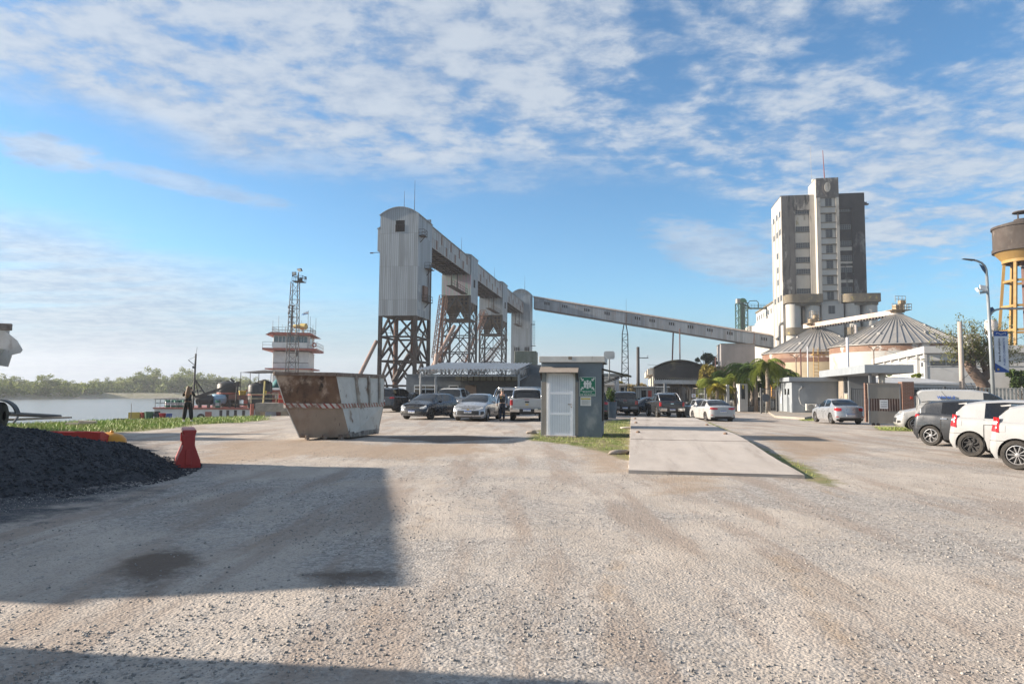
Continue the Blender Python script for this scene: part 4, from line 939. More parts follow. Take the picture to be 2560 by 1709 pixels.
htank('pressure_tank', 'light blue tank seen end on in the middle of the pontoon', 522, 2.6, .62, 1.2, mat('pale_blue_tank', (.30, .48, .64), (.26, .42, .58), rough=.4), ZD, R(70))
htank('pressure_tank', 'dark grey horizontal tank on the deck right of the woman', 497, 1.6, .60, 1.6, mat('dark_tank', (.035, .035, .04), rough=.5), ZD, R(8))
def vtank(lab, u, v0, v1, r, dy):
    z0 = ZD; h = W(u, v1, PD + dy).z - z0 - .1; t = thing('water_tank', lab, 'tank', (XZ(u, PD + dy), PD + dy, z0), 0, 'black plastic tanks on the pontoon')
    MB().lathe([(.001, 0), (r, 0), (r, h * .3), (r * 1.02, h * .32), (r, h * .34), (r, h * .62), (r * 1.02, h * .64), (r, h * .66), (r, h * .86), (r * .9, h * .93), (r * .35, h), (.001, h)], 28).build('shell', mat('black_poly', (.018, .019, .02), (.03, .03, .032), rough=.5), t, auto=50)
    MB().lathe([(.26, h), (.26, h + .09), (.001, h + .1)], 14).build('lid', DKST, t); MB().lathe([(r * 1.015, h * .5), (r * 1.02, h * .53), (r * 1.015, h * .56)], 24).build('red_strap', REDP, t)
vtank('left black cylindrical tank behind the dredge boom', 569, 1010, 951, 1.25, 6); vtank('black cylindrical tank with a red strap nearest the jetty', 640, 1005, 955, .9, 1.5); vtank('right black cylindrical tank half hidden by the skip', 660, 1005, 948, 1.0, 6)
def derrick():
    b = Vector((px8(476), PD + .8, ZD)); t = thing('crane_derrick', 'dark derrick mast with a long loading boom standing on the pontoon behind the woman', 'crane', b); Zz = lambda v: W(476, v, PD).z - ZD
    X_ = lambda u: (u - 476) * S8
    m = MB(); m.tube((0, 0, 0), (X_(478), 0, Zz(883)), .13, 10, .10); m.bb((-.2, -.15, Zz(920)), (.12, .15, Zz(914))); m.build('mast', DKST, t)
    MB().tube((X_(478), 0, Zz(885)), (X_(480.5), 0, Zz(866)), .02, 5).build('whip_aerial', DKST, t)
    m = MB(); m.tube((X_(480), 0, Zz(950)), (X_(511), .6, Zz(1000)), .08); m.tube((X_(480), 0, Zz(950)), (X_(470), 2.5, Zz(1018)), .06); m.tube((X_(480), 0, Zz(976)), (X_(496), .2, Zz(976)), .05); m.build('brace', DKST, t)
    m = MB(); a = Vector((X_(482), -.2, Zz(992))); e = Vector((X_(575), 1.5, Zz(955))); m.bar(a, e, .3, .24); m.bar(a + Vector((0, 0, -.12)), a.lerp(e, .55) + Vector((0, 0, -.22)), .12); m.build('boom', DKST, t)
    m = MB(); m.bb((X_(571), 1.3, Zz(965)), (X_(577), 1.7, Zz(952))); m.bar((X_(565), 1.4, Zz(952)), (X_(556), 1.4, Zz(945)), .3, .18); m.build('boom_head', DKST, t)
    m = MB(); m.tube((X_(572), 1.5, Zz(960)), (X_(570), 1.5, 0), .10)
    m.build('boom_post', DKST, t)
    for p, q in (((X_(479), 0, Zz(949)), (X_(555), 1.4, Zz(952))), ((X_(479), 0, Zz(950)), (X_(548), 1.2, Zz(961))), ((X_(479), 0, Zz(951)), (X_(527), 1, Zz(972))), ((X_(477), 0, Zz(955)), (X_(446), .6, 0)), ((X_(477), 0, Zz(890)), (X_(459), 0, Zz(899))), ): MB().tube(p, q, .02, 4).build('stay_wire', DKST, t)
    MB().bar((X_(459.5), 0, Zz(899)), (X_(476), 0, Zz(912)), .07).build('spreader', DKST, t)
derrick()
YEL = mat('yellow_paint', (.55, .40, .04), (.45, .31, .05), 3, rough=.5)
for (u, v, w_, lb) in ((576, 989, .85, 'yellow lidded bin on the rusty upper deck, left one'), (612, 989, .85, 'yellow lidded bin on the rusty upper deck, right one'), (633, 1000, .6, 'yellow box at the end of the pontoon deck')):
    t = thing('yellow_bin', lb, 'bin', (px8(u), PD + 3.6, ZD + 1.5)); MB().lathe([(.001, 0), (w_ * .42, 0), (w_ * .5, .45), (.001, .45)], 14).build('body', YEL, t, auto=40); MB().lathe([(w_ * .53, .45), (w_ * .53, .52), (.001, .56)], 14).build('lid', YEL, t, auto=40)
def shelter():
    d = 84.0; t = thing('deck_shelter', 'dark tent roof on thin posts over the pontoon end', 'shelter', (XZ(655, d), d, ZD)); s = d / FPX; X_ = lambda u: (u - 655) * s; zr = W(655, 932, d).z - ZD; za = W(655, 926, d).z - ZD
    m = MB(); m.add([(X_(614), -2, zr), (X_(735), -2, zr + .15), (X_(735), 3, zr + .15), (X_(614), 3, zr), (X_(657), .5, za + .1)], [(0, 1, 4), (1, 2, 4), (2, 3, 4), (3, 0, 4), (3, 2, 1, 0)]); m.build('canopy', mat('dark_canvas', (.04, .04, .043), rough=.9), t)
    for u in (616, 639, 660, 690): MB().tube((X_(u), -1.9, 0), (X_(u), -1.9, zr + .05), .04, 6).build('post', DKST, t)
shelter()
def jetty():
    d = 57.0; t = thing('jetty', 'weathered concrete jetty beam with a yellowish railing behind the skip', 'jetty', (XZ(640, d), d, 0), R(3)); s = d / FPX; X_ = lambda u: (u - 640) * s; Zz = lambda v: W(660, v, d).z
    CJ = mat('old_concrete', (.27, .25, .22), (.18, .165, .145), 2, bump=.3)
    MB().bb((0, 0, Zz(1029)), (X_(722), 2.4, Zz(1007))).build('beam', CJ, t)
    MB().bb((X_(640), .3, -4), (X_(650), 1.6, Zz(1029))).build('pile', CJ, t); MB().bb((X_(700), .3, -4), (X_(716), 1.6, Zz(1029))).build('pile', CJ, t)
    m = rails(MB(), [(X_(628), .1, Zz(1007)), (X_(720), .1, Zz(1007))], Zz(985) - Zz(1007), 2, .95, .035); m.build('railing', mat('rail_cream', (.40, .37, .24), (.3, .22, .14)), t)
    MB().tube((X_(657), .2, Zz(1007)), (X_(659), .2, Zz(952)), .07, 6).build('lamp_post', mat('rail_yellow', (.42, .36, .14)), t)
    for u in (624, 628, 636): MB().tube((X_(u), .6, -4), (X_(u), .6, Zz(1010)), .09, 8).build('guide_pile', REDP if u != 636 else RAILM, t)
jetty()
t = thing('work_boat', 'red and white work boat partly hidden behind the skip and the black tanks', 'boat', (XZ(690, 92), 92, WATER), R(-4)); s = 92 / FPX
MB().prism([(-3.5, -2), (9, -2), (9, 3), (-3.5, 3), (-4.6, .5)], 0, W(690, 995, 92).z - WATER).build('hull', REDP, t); MB().bb((-2.6, -1.6, W(690, 995, 92).z - WATER), (8, 2.6, W(690, 978, 92).z - WATER)).build('cabin', WHP, t, bevel=.08)
MB().bb((-3.2, -2.1, W(690, 979, 92).z - WATER), (9, 3, W(690, 974, 92).z - WATER)).build('roof_edge', REDP, t)
m = MB().lathe([(.001, 0), (.95, 0), (.8, .5), (.3, 1.1), (.001, 1.2)], 12); tag(m.build('tarpaulin_heap', mat('teal_tarp', (.03, .20, .22), rough=.7), None, True, (XZ(695, 88), 88, W(695, 968, 88).z - .05)), 'teal tarpaulin heap on the work boat roof behind the skip', 'tarpaulin')
t = thing('loading_hopper', 'red hopper box with the white cabin at the jetty end beside the skip', 'hopper', (XZ(708, 58), 58.3, W(700, 1007, 58).z)); MB().bb((-.35, -.4, 0), (.5, .4, .85)).build('body', mat('bright_red', (.45, .05, .03)), t, bevel=.04)
m = MB().bb((-.4, -.45, .85), (.55, .45, .92)); m.build('lid', REDP, t)
# low float with tubs
FD = 60.0; fz = lambda v: W(380, v, FD).z; fx = lambda u: XZ(u, FD)
t = thing('landing_float', 'low wooden float below the grassy bank carrying coloured tubs', 'float', (fx(380), FD + 1, fz(1046.5) - .12)); MB().bb((-2.4, -1.4, 0), (3.2, 1.6, .12)).build('deck', WOODG, t)
for q in (-1.2, 1.2): MB().tube((-2.2, q, -.35), (3.0, q, -.35), .36, 12).build('floating_barrel', mat('blue_barrel', (.05, .10, .2), rough=.5), t)
z0 = fz(1046.5)
def tub(u, w_, v, m_, lab, dy, name='tub'):
    h = fz(v) - z0; t = thing(name, lab, 'tub', (fx(u), FD + dy, z0), 0, 'tubs on the float'); r = w_ / 2
    MB().lathe([(.001, 0), (r * .84, 0), (r * .96, h * .92), (r * 1.04, h * .93), (r * 1.04, h), (r * .95, h), (r * .9, h * .75), (.001, h * .75)], 18).build('body', m_, t, auto=45)
    MB().lathe([(r * .9, h * .76), (r * .5, h * .86), (.001, h * .9)], 12).build('contents', mat('tub_waste', (.12, .11, .10), (.05, .05, .05), 20), t)
t = thing('crate', 'yellow open crate at the left end of the float', 'crate', (fx(337), FD + .4, z0)); hh = fz(1031) - z0
for (a, b) in (((-.5, -.35, 0), (.5, -.31, hh)), ((-.5, .31, 0), (.5, .35, hh)), ((-.5, -.31, 0), (-.46, .31, hh)), ((.46, -.31, 0), (.5, .31, hh)), ((-.46, -.31, 0), (.46, .31, .05))): MB().bb(a, b).build('side_board', mat('crate_yellow', (.50, .38, .08), (.42, .30, .07)), t)
tag(blob_mesh(.55, .4, .3, 21).build('sack_heap', mat('grey_sack', (.17, .16, .15), rough=.9), None, True, (fx(356), FD + 1.1, z0 + .22)), 'grey sacks heaped behind the red tub on the float', 'sacks')
tub(358, .46, 1031, mat('tub_red', (.38, .07, .04)), 'dark orange tub next to the yellow crate', .2); tub(374, .78, 1029, mat('tub_green', (.04, .12, .06)), 'wide dark green tub in the middle of the float', .1); tub(388, .5, 1028, mat('tub_black', (.03, .033, .035)), 'black tub right of the wide green tub', .5); tub(396, .40, 1033, mat('tub_charcoal', (.05, .052, .055)), 'small charcoal bucket between the black tub and the red tub', 0); tub(407.5, .58, 1032, mat('tub_bright_red', (.42, .03, .04)), 'bright red tub left of the blue bucket', .1); tub(424, .52, 1033, mat('tub_blue', (.04, .08, .28)), 'blue bucket at the right end of the float', .1)
tag(MB().tube((fx(330), FD, z0), (fx(329.5), FD + .05, fz(1008)), .025, 6).build('mooring_stake', RAILM, None), 'thin metal stake standing by the yellow crate on the float', 'stake')
# gang planks to the left
t = thing('gangway', 'long dark gangway pipe and planks lying from the left bank over the water', 'gangway', (0, 0, 0))
a = W(20, 1034, 30); b = W(150, 1040, 42); MB().tube(a, b, .10, 8).build('pipe', DKST, t); a2 = W(10, 1049, 29.5); b2 = W(165, 1043, 41); MB().bar(a2, b2, .6, .09).build('plank', WOODG, t)
MB().tube(W(33, 1058, 29), W(44, 1042, 30), .05).build('prop', DKST, t); MB().tube(W(80, 1034, 35), W(80, 1040, 35), .14).build('flange', DKST, t)
p = G(200, 1064); t = thing('driftwood_planks', 'bleached broken planks lying on the grass of the river bank', 'planks', (p.x, p.y, .05), R(8))
MB().box((0, 0, .06), (1.05, .13, .05)).build('board', mat('bleached_wood', (.48, .42, .34), (.35, .30, .24), 4, (1, 8, 1)), t); MB().box((-.25, -.16, .03), (.55, .12, .06), R(-9)).build('board', MATS['bleached_wood'], t); MB().tube((-.1, .1, .12), (.62, .02, .10), .06, 8).build('branch', MATS['bleached_wood'], t)
p = G(297, 1051); tag(MB().box((0, 0, .05), (.5, .12, .08), R(4)).build('plank', WOODG, None, loc=(p.x, p.y, .02), bevel=.02), 'dark short plank lying farther back on the bank grass', 'plank')

# ---------------------------------------------------------------- skip
def skip():
    pA = G(753, 1096); pB = G(877, 1101); pC = G(944, 1091)       # foot of the left end, near corner, right end
    wide = (pB.xy - pA.xy); long_ = (pC.xy - pB.xy)
    d0 = pB.y; Zz = lambda u, v, y: W(u, v, y).z
    t = thing('skip_container', 'big rusty white skip with red and white hazard stripes standing on the gravel', 'skip', (pB.x, pB.y, 0))
    # corners given as seen: top, stripe and foot rings of the four corners
    yl, yn, yr_ = 21.9, 22.3, 24.3
    top = [W(686, 935, 21.6), W(840, 934, 21.9), W(962, 941, 25.0)]; mid_ = [W(712, 1014, 21.8), W(855, 1014, 22.1), W(960, 1010, 24.8)]; bot = [W(748, 1095, 22.0), W(875, 1099, 22.3), W(945, 1089, 24.4)]
    def ring(a, zt):
        A, B, C = [Vector((p.x, p.y, zt)) for p in a]; return [A, B, C, A + (C - B)]
    hT = sum(p.z for p in top) / 3; hM = sum(p.z for p in mid_) / 3; off = Vector((pB.x, pB.y, 0))
    rt, rm, rb = ring(top, hT), ring(mid_, hM), ring(bot, .06)
    rt, rm, rb = [[p - off for p in q] for q in (rt, rm, rb)]
    def shell(r0, r1, k): return MB().add([r0[k], r0[(k + 1) % 4], r1[(k + 1) % 4], r1[k]], [(0, 1, 2, 3)])
    wr = mat('skip_white', (.50, .485, .45), (.43, .415, .38), 3, (1, 1, 1), [((.17, .11, .075), 2.2, (1, 1, .6), .57, .68), ((.03, .026, .024), 5.0, (1, 1, .45), .655, .69), ((.40, .36, .31), 1.5, (2.5, 2.5, .4), .52, .8)], .55, bump=.25, bscale=30)
    br = mat('skip_rust', (.16, .095, .06), (.085, .05, .035), 2.4, (1, 1, .7), [((.40, .31, .24), 1.6, (1, 1, .8), .48, .66), ((.03, .022, .018), 2.6, (1.4, 1.4, .6), .55, .68)], .8, bump=.4, bscale=22)
    tan_ = mat('skip_dust', (.29, .225, .175), (.24, .19, .145), 2, (1, 1, 1), [((.07, .05, .04), 3.5, (2.5, 2.5, .35), .64, .70), ((.22, .15, .11), 1.3, (1, 1, .5), .5, .72)], .85, bump=.3)
    for k, (mu, ml) in enumerate(((br, tan_), (wr, wr), (br, tan_), (wr, wr))):
        for nm, a, b, mm in (('upper_wall', rm, rt, mu), ('lower_wall', rb, rm, ml)):
            o = shell(a, b, k).build(nm, mm, t); q = o.modifiers.new('thick', 'SOLIDIFY'); q.thickness = .03; q.offset = -1
            if k == 0: o['label'] = 'rusty brown end wall' if nm == 'upper_wall' else 'dusty tan lower end wall'
    MB().add([p + Vector((0, 0, .02)) for p in rb], [(0, 1, 2, 3)]).build('floor', tan_, t)
    rimm = mat('skip_rim', (.13, .085, .065), (.22, .18, .15), 5, (1, 1, 1), rough=.8)
    for k in range(4):
        a, b = rt[k], rt[(k + 1) % 4]; MB().bar(a + Vector((0, 0, .0)), b, .10, .12).build('top_rim', rimm, t, bevel=.012)
    # hazard band
    hm = bpy.data.materials.new('hazard_band'); hm.use_nodes = True; q = NT(hm.node_tree); bb_ = q.n['Principled BSDF']; o_ = q.new('ShaderNodeTexCoord').outputs['Object']; X_, Y_, Z_ = q.sep(o_)
    f = q.math('FRACT', q.math('MULTIPLY', q.math('ADD', q.math('ADD', X_, Y_), Z_), 4.3)); st = q.rng(f, .60, .62, smooth=False)
    cl = q.mix(st, (.44, .41, .37), (.25, .05, .04)); cl = q.mix(q.rng(q.noise(o_, 3, 7, .7), .44, .62), cl, (.20, .13, .09)); q.l.new(cl, bb_.inputs['Base Color']); bb_.inputs['Roughness'].default_value = .6
    ex = lambda p, c, k: p + (p - c).normalized() * k
    c0 = sum(rm, Vector()) / 4
    for k in range(4):
        a, b = ex(rm[k], c0, .05), ex(rm[(k + 1) % 4], c0, .05); up = Vector((0, 0, .075))
        MB().bar(a - Vector((0, 0, .0)), b, .14, .05) if 0 else None
        o = MB().add([a - up, b - up, b + up, a + up], [(0, 1, 2, 3)]).build('hazard_band', hm, t); so = o.modifiers.new('thick', 'SOLIDIFY'); so.thickness = .08; so.offset = -1
    ribm = mat('skip_rib', (.36, .33, .29), (.20, .16, .13), 4)
    for f_ in (.36, .62, .86):
        a = rt[1].lerp(rt[2], f_); b = rm[1].lerp(rm[2], f_); n_ = (rt[2] - rt[1]).cross(Vector((0, 0, 1))).normalized() * .03
        MB().bar(a + n_, b + n_, .07, .09).build('rib', ribm, t)
    for f_ in (.16, .5, .82):
        a = rb[0].lerp(rb[1], f_); b = a + (rm[0].lerp(rm[1], f_) - a) * .05; n_ = (rb[1] - rb[0]).cross(Vector((0, 0, 1))).normalized() * .05
        MB().bar(a + n_ + Vector((0, 0, -.05)), b + n_ + Vector((0, 0, .04)), .24, .10).build('skid', rimm, t)
    for f_ in (.05, .95):
        p = rb[0].lerp(rb[1], f_) + Vector((0, 0, .09)); n_ = (rb[1] - rb[0]).cross(Vector((0, 0, 1))).normalized(); MB().tube(p - n_ * .02, p + n_ * .08, .05, 10).build('lifting_pin', rimm, t)
    for f_ in (.0,):
        MB().add([], [])
    kick = mat('skip_kick', (.05, .042, .037), (.30, .27, .24), 4)
    a, b = rb[1], rb[2]; n_ = (b - a).cross(Vector((0, 0, 1))).normalized() * .02
    MB().add([a + n_, b + n_, b + n_ + (rm[2] - rb[2]) * .17, a + n_ + (rm[1] - rb[1]) * .17], [(0, 1, 2, 3)]).build('kick_plate', kick, t).modifiers.new('thick', 'SOLIDIFY').thickness = .02
skip()
# ---------------------------------------------------------------- barriers, buoy
BRED = mat('barrier_red', (.40, .035, .028), (.34, .035, .03), 2, (1, 1, 1), [((.55, .35, .32), 5, (1, 1, .5), .7, .9)], .45)
def barrier(lab, loc, rz_, L_=1.6):
    t = thing('road_barrier', lab, 'barrier', loc, rz_, 'red plastic road barriers')
    prof = [(-.25, 0), (.25, 0), (.245, .16), (.135, .46), (.12, .52), (.12, .72), (.15, .84), (-.15, .84), (-.12, .72), (-.12, .52), (-.135, .46), (-.245, .16)]
    MB().prism(prof, -L_ / 2, L_ / 2, Matrix(((1, 0, 0, 0), (0, 0, -1, 0), (0, 1, 0, 0), (0, 0, 0, 1)))).build('body', BRED, t, bevel=.02)
    for s_ in (-1, 1):
        MB().bb((-.07, s_ * L_ / 2 - .02, .06), (.07, s_ * L_ / 2 + .035, .42)).build('end_rib', BRED, t, bevel=.02)
        MB().bb((-.09, s_ * L_ / 2 - .015, .52), (-.155, s_ * L_ / 2 + .025, .74)).build('coupling', BRED, t, bevel=.015)
    for x in (-.4, .4): MB().bb((-.26, x - .18, .02), (.26, x + .18, .10)).build('foot_slot', mat('slot_dark', (.12, .012, .01)), t)
    MB().bb((-.13, -L_ / 2 + .02, .835), (.13, L_ / 2 - .02, .862)).build('top_ledge', mat('barrier_top', (.50, .22, .20)), t, bevel=.01)
    return t
p = G(474, 1172); barrier('red plastic road barrier seen end on at the foot of the gravel heap', (p.x - .33, p.y + .6, 0), R(27), 1.2).scale = (.9, .9, .9)
p = G(232, 1122); o = barrier('red plastic road barrier tipped on its side behind the gravel heap', (p.x - .22, p.y - .8, .25), 0, 1.7); o.rotation_euler = (0, R(90), R(93))
p = G(297, 1124); t = thing('mooring_buoy', 'orange and black float lying on the gravel beside the half buried barrier', 'buoy', (p.x - .33, p.y + .1, .02), R(-20))
MB().lathe([(.001, 0), (.2, 0), (.33, .07), (.36, .17)], 20, Matrix.Diagonal((1.35, 1, 1, 1))).build('base', BLACKP, t, True); MB().lathe([(.36, .17), (.345, .26), (.27, .36), (.13, .42), (.001, .43)], 20, Matrix.Diagonal((1.35, 1, 1, 1))).build('shell', mat('orange_shell', (.60, .26, .02), rough=.35), t, True); MB().ball((.1, 0, .43), .05).build('cap', mat('orange_shell', (.6, .26, .02)), t)
# ---------------------------------------------------------------- tipper trucks
def tipper(lab, loc, rz_, cab=True, y0=-4.4, name='dump_truck'):
    """local +y is the tail end"""
    t = thing(name, lab, 'truck' if cab else 'trailer', loc, rz_)
    tw = mat('truck_white', (.60, .59, .57), (.50, .48, .45), 2, (1, 1, 1), [((.25, .20, .16), 2, (1, 1, .4), .55, .75)], .5); dk = mat('truck_rim', (.10, .075, .065), (.2, .17, .15), 6)
    sw = Matrix(((0, 0, 1, 0), (1, 0, 0, 0), (0, 1, 0, 0), (0, 0, 0, 1)))       # polygon (y, z) extruded along x
    side = [(y0, 1.45), (2.5, 1.45), (3.55, 3.05), (3.55, 3.78), (y0, 3.78)]
    for s_ in (-1, 1): MB().prism(side, s_ * 1.22 - .03, s_ * 1.22 + .03, sw).build('side_wall', tw, t)
    MB().bb((-1.19, y0, 1.45), (1.19, y0 + .06, 3.9)).build('head_board', tw, t); MB().bb((-1.19, y0 + .06, 1.45), (1.19, 2.5, 1.52)).build('floor', tw, t)
    MB().add([(-1.19, 2.5, 1.46), (1.19, 2.5, 1.46), (1.19, 3.5, 3.0), (-1.19, 3.5, 3.0), (-1.19, 2.5, 1.52), (1.19, 2.5, 1.52), (1.19, 3.44, 3.0), (-1.19, 3.44, 3.0)], [(0, 1, 2, 3), (7, 6, 5, 4)]).build('tail_chute', tw, t)
    for s_ in (-1, 1):
        MB().bb((s_ * 1.22 - .09, y0 - .05, 3.72), (s_ * 1.22 + .09, 3.62, 3.98)).build('top_rim', dk, t, bevel=.03); MB().bb((s_ * 1.27, y0 + .1, 3.2), (s_ * 1.32, 3.5, 3.42)).build('side_rail', tw, t)
        for y in np.arange(y0 + .8, 2.4, 1.2): MB().bar((s_ * 1.28, y, 1.5), (s_ * 1.28, y + .0, 3.7), .09, .12).build('side_rib', tw, t)
        if cab: MB().prism([(3.45, 3.70), (3.85, 3.35), (4.05, 3.0), (3.98, 2.88), (3.72, 2.80), (3.62, 2.35), (3.40, 2.38), (3.15, 2.5)], s_ * 1.10 - .03, s_ * 1.10 + .03, sw).build('tail_wing', tw, t)
    MB().bb((-.45, y0 - (1.8 if cab else -.3), .75), (.45, 2.6, 1.1)).build('chassis', DKST, t)
    if cab: MB().bb((-1.2, -7.0, .9), (1.2, -4.75, 3.0)).build('cab', tw, t, bevel=.12); MB().bb((-1.05, -7.03, 1.95), (1.05, -6.98, 2.75)).build('windscreen', GLASS, t)
    for s_ in (-1, 1):
        if cab: MB().bb((s_ * 1.2 - .01, -6.5, 1.95), (s_ * 1.2 + .012, -5.5, 2.7)).build('cab_window', GLASS, t)
        for y in ((-5.9, 2.2, 3.45) if cab else (-5.2, .55, 1.85)):
            wheel(t, (s_ * 1.0, y, .52), .52, .34, s_, 'dark')
            MB().lathe([(.58, -.22), (.62, -.22), (.62, .22), (.58, .22)], 16, Matrix.Translation((s_ * 1.0, y, .52)) @ Matrix.Rotation(R(90), 4, 'Y') @ Matrix.Rotation(R(180), 4, 'Z'), R(-80), R(80)).build('mudguard', BLACKP, t)
        MB().bb((s_ * .95 - .15, 2.6, .95), (s_ * .95 + .15, 2.68, 1.08)).build('tail_light', REDL, t)
    return t
tipper('white tipper truck whose tail wing juts in at the left edge behind the gravel heap', (-21.95, 23.4, 0), R(-72))
tipper('unseen white tipper trailer added left of the gravel heap to cast the foreground shadow', (-13.64, 11.9, 0), R(12), False, -5.2, 'shadow_trailer')  # added out of view, box shaped to cast the foreground shadow
tipper('unseen white tipper trailer added left of the camera to shade the nearest ground', (-9.8, -1.05, 0), R(183), False, -6.1, 'shadow_trailer')  # second unseen shadow caster, added for the shade nearest the camera
# ---------------------------------------------------------------- grain elevator towers on the quay
def cladding(name, base, dark, rust, panel=5.2, rustamt=.62, ribs=3.2):
    m = bpy.data.materials.new(name); m.use_nodes = True; t = NT(m.node_tree); b = t.n['Principled BSDF']; o = t.new('ShaderNodeTexCoord').outputs['Object']
    X_, Y_, Z_ = t.sep(o); u = t.math('ADD', X_, Y_)
    sheet = t.math('FLOOR', t.math('MULTIPLY', u, 1.25)); row = t.math('FLOOR', t.math('DIVIDE', Z_, panel))
    wn = t.new('ShaderNodeTexWhiteNoise', noise_dimensions='2D'); t.l.new(t.comb(sheet, row, 0), wn.inputs['Vector'])
    fu = t.math('FRACT', t.math('MULTIPLY', u, ribs)); rib = t.rng(t.math('ABSOLUTE', t.math('SUBTRACT', fu, .5)), .12, .34)
    col = t.mix(t.math('POWER', wn.outputs[0], 2.0), base, tuple(x * .55 for x in base))
    col = t.mix(t.rng(t.noise(o, 1.0, 6, .65, (2.6, 2.6, .12)), .48, .7), col, dark)
    col = t.mix(t.math('MULTIPLY', t.rng(t.noise(o, 1.0, 7, .7, (3.2, 3.2, .22)), rustamt, rustamt + .1), .8), col, rust)
    col = t.mix(t.math('MULTIPLY', rib, .6), col, tuple(x * .55 for x in base))
    fz_ = t.math('FRACT', t.math('DIVIDE', Z_, panel)); seam = t.rng(t.math('ABSOLUTE', t.math('SUBTRACT', fz_, .5)), .487, .494)
    col = t.mix(t.math('MULTIPLY', seam, .5), col, dark)
    t.l.new(col, b.inputs['Base Color']); b.inputs['Roughness'].default_value = .55; b.inputs['Metallic'].default_value = .1
    bn = t.new('ShaderNodeBump'); bn.inputs['Strength'].default_value = .3; bn.inputs['Distance'].default_value = .04; t.l.new(rib, bn.inputs['Height']); t.l.new(bn.outputs[0], b.inputs['Normal'])
    return m
CLAD = cladding('zinc_cladding', (.27, .31, .345), (.14, .158, .175), (.20, .13, .095), 5.2, .66)
CLADG = cladding('gallery_cladding', (.30, .315, .32), (.15, .15, .15), (.15, .08, .052), 9, .53, 2.2)
CLADB = cladding('conveyor_cladding', (.27, .305, .34), (.155, .175, .195), (.19, .115, .075), 30, .55, 2.4)
SHEEN = cladding('sheen_cladding', (.30, .42, .37), (.42, .24, .36), (.45, .26, .33), 4, .46)  # pink and green reflection put into the panel colour
RUSTS = mat('rusty_steel', (.032, .022, .019), (.019, .0165, .016), 2, (1, 1, .5), [((.055, .025, .017), 1.2, (1, 1, .4), .55, .7)], .75)
GREYS = mat('painted_steel', (.036, .042, .048), (.026, .026, .027), 2, (1, 1, .4), [((.08, .042, .03), 1.3, (1, 1, .4), .56, .7)], .7)
ORG = mat('rusty_spout', (.13, .06, .042), (.07, .042, .032), 2, rough=.8); SPT = mat('pale_spout', (.30, .215, .175), (.24, .17, .14), 2, rough=.6)
HOP = mat('hopper_brown', (.085, .055, .028), (.04, .028, .017), 2, rough=.7); DARKW = mat('dark_opening', (.010, .010, .011), rough=.9)
WT, DT, ZE = 6.2, 7.5, 29.0
def truss(t, z_levels, w_, d_, m, leg=.42, br=.22):
    x, y0, y1 = w_ / 2 - leg / 2, leg / 2, d_ - leg / 2
    cs = [(-x, y0), (x, y0), (x, y1), (-x, y1)]
    for c in cs: MB().bb((c[0] - leg / 2, c[1] - leg / 2, z_levels[-1]), (c[0] + leg / 2, c[1] + leg / 2, z_levels[0])).build('leg', m, t)
    for k in range(4):
        a, b = cs[k], cs[(k + 1) % 4]
        for i, (zt, zb) in enumerate(zip(z_levels[:-1], z_levels[1:])):
            if i: MB().bar((*a, zt), (*b, zt), br * 1.3, br).build('cross_beam', m, t)
            mid_ = ((a[0] + b[0]) / 2, (a[1] + b[1]) / 2)
            q = MB(); q.bar((*mid_, zt - .1), (a[0], a[1], zb + .1), br, br); q.bar((*mid_, zt - .1), (b[0], b[1], zb + .1), br, br)
            q.bar((a[0] * .5 + mid_[0] * .5, a[1] * .5 + mid_[1] * .5, (zt + zb) / 2), (*mid_, zb + .1), br * .7, br * .7) if i % 2 else q.bar((b[0] * .5 + mid_[0] * .5, b[1] * .5 + mid_[1] * .5, (zt + zb) / 2), (*mid_, zb + .1), br * .7, br * .7)
            q.build('brace', m, t)
def barrel(w_, d_, z0, rise, n=14):
    pts = [(-w_ / 2 + w_ * i / n, z0 + rise * (1 - (2 * i / n - 1) ** 2)) for i in range(n + 1)]
    return [(-w_ / 2, z0 - .001)] + pts + [(w_ / 2, z0 - .001)]
SWY = Matrix(((1, 0, 0, 0), (0, 0, 1, 0), (0, 1, 0, 0), (0, 0, 0, 1)))       # polygon (x, z) extruded along y
TP = []
for k in range(4):
    TP.append(Vector((-17.75, 105, 0)) + AD * (35.3 * k))
def small_balcony(t, x, y, z, w_=1.6):
    m = MB(); m.bb((x, y, z), (x + .9, y + w_, z + .08)); rails(m, [(x, y, z), (x + .88, y, z), (x + .88, y + w_, z), (x, y + w_, z)], 1.0, 2, .9, .03); m.bar((x, y + w_ / 2, z - .9), (x + .8, y + w_ / 2, z), .1); m.build('balcony', RUSTS, t)
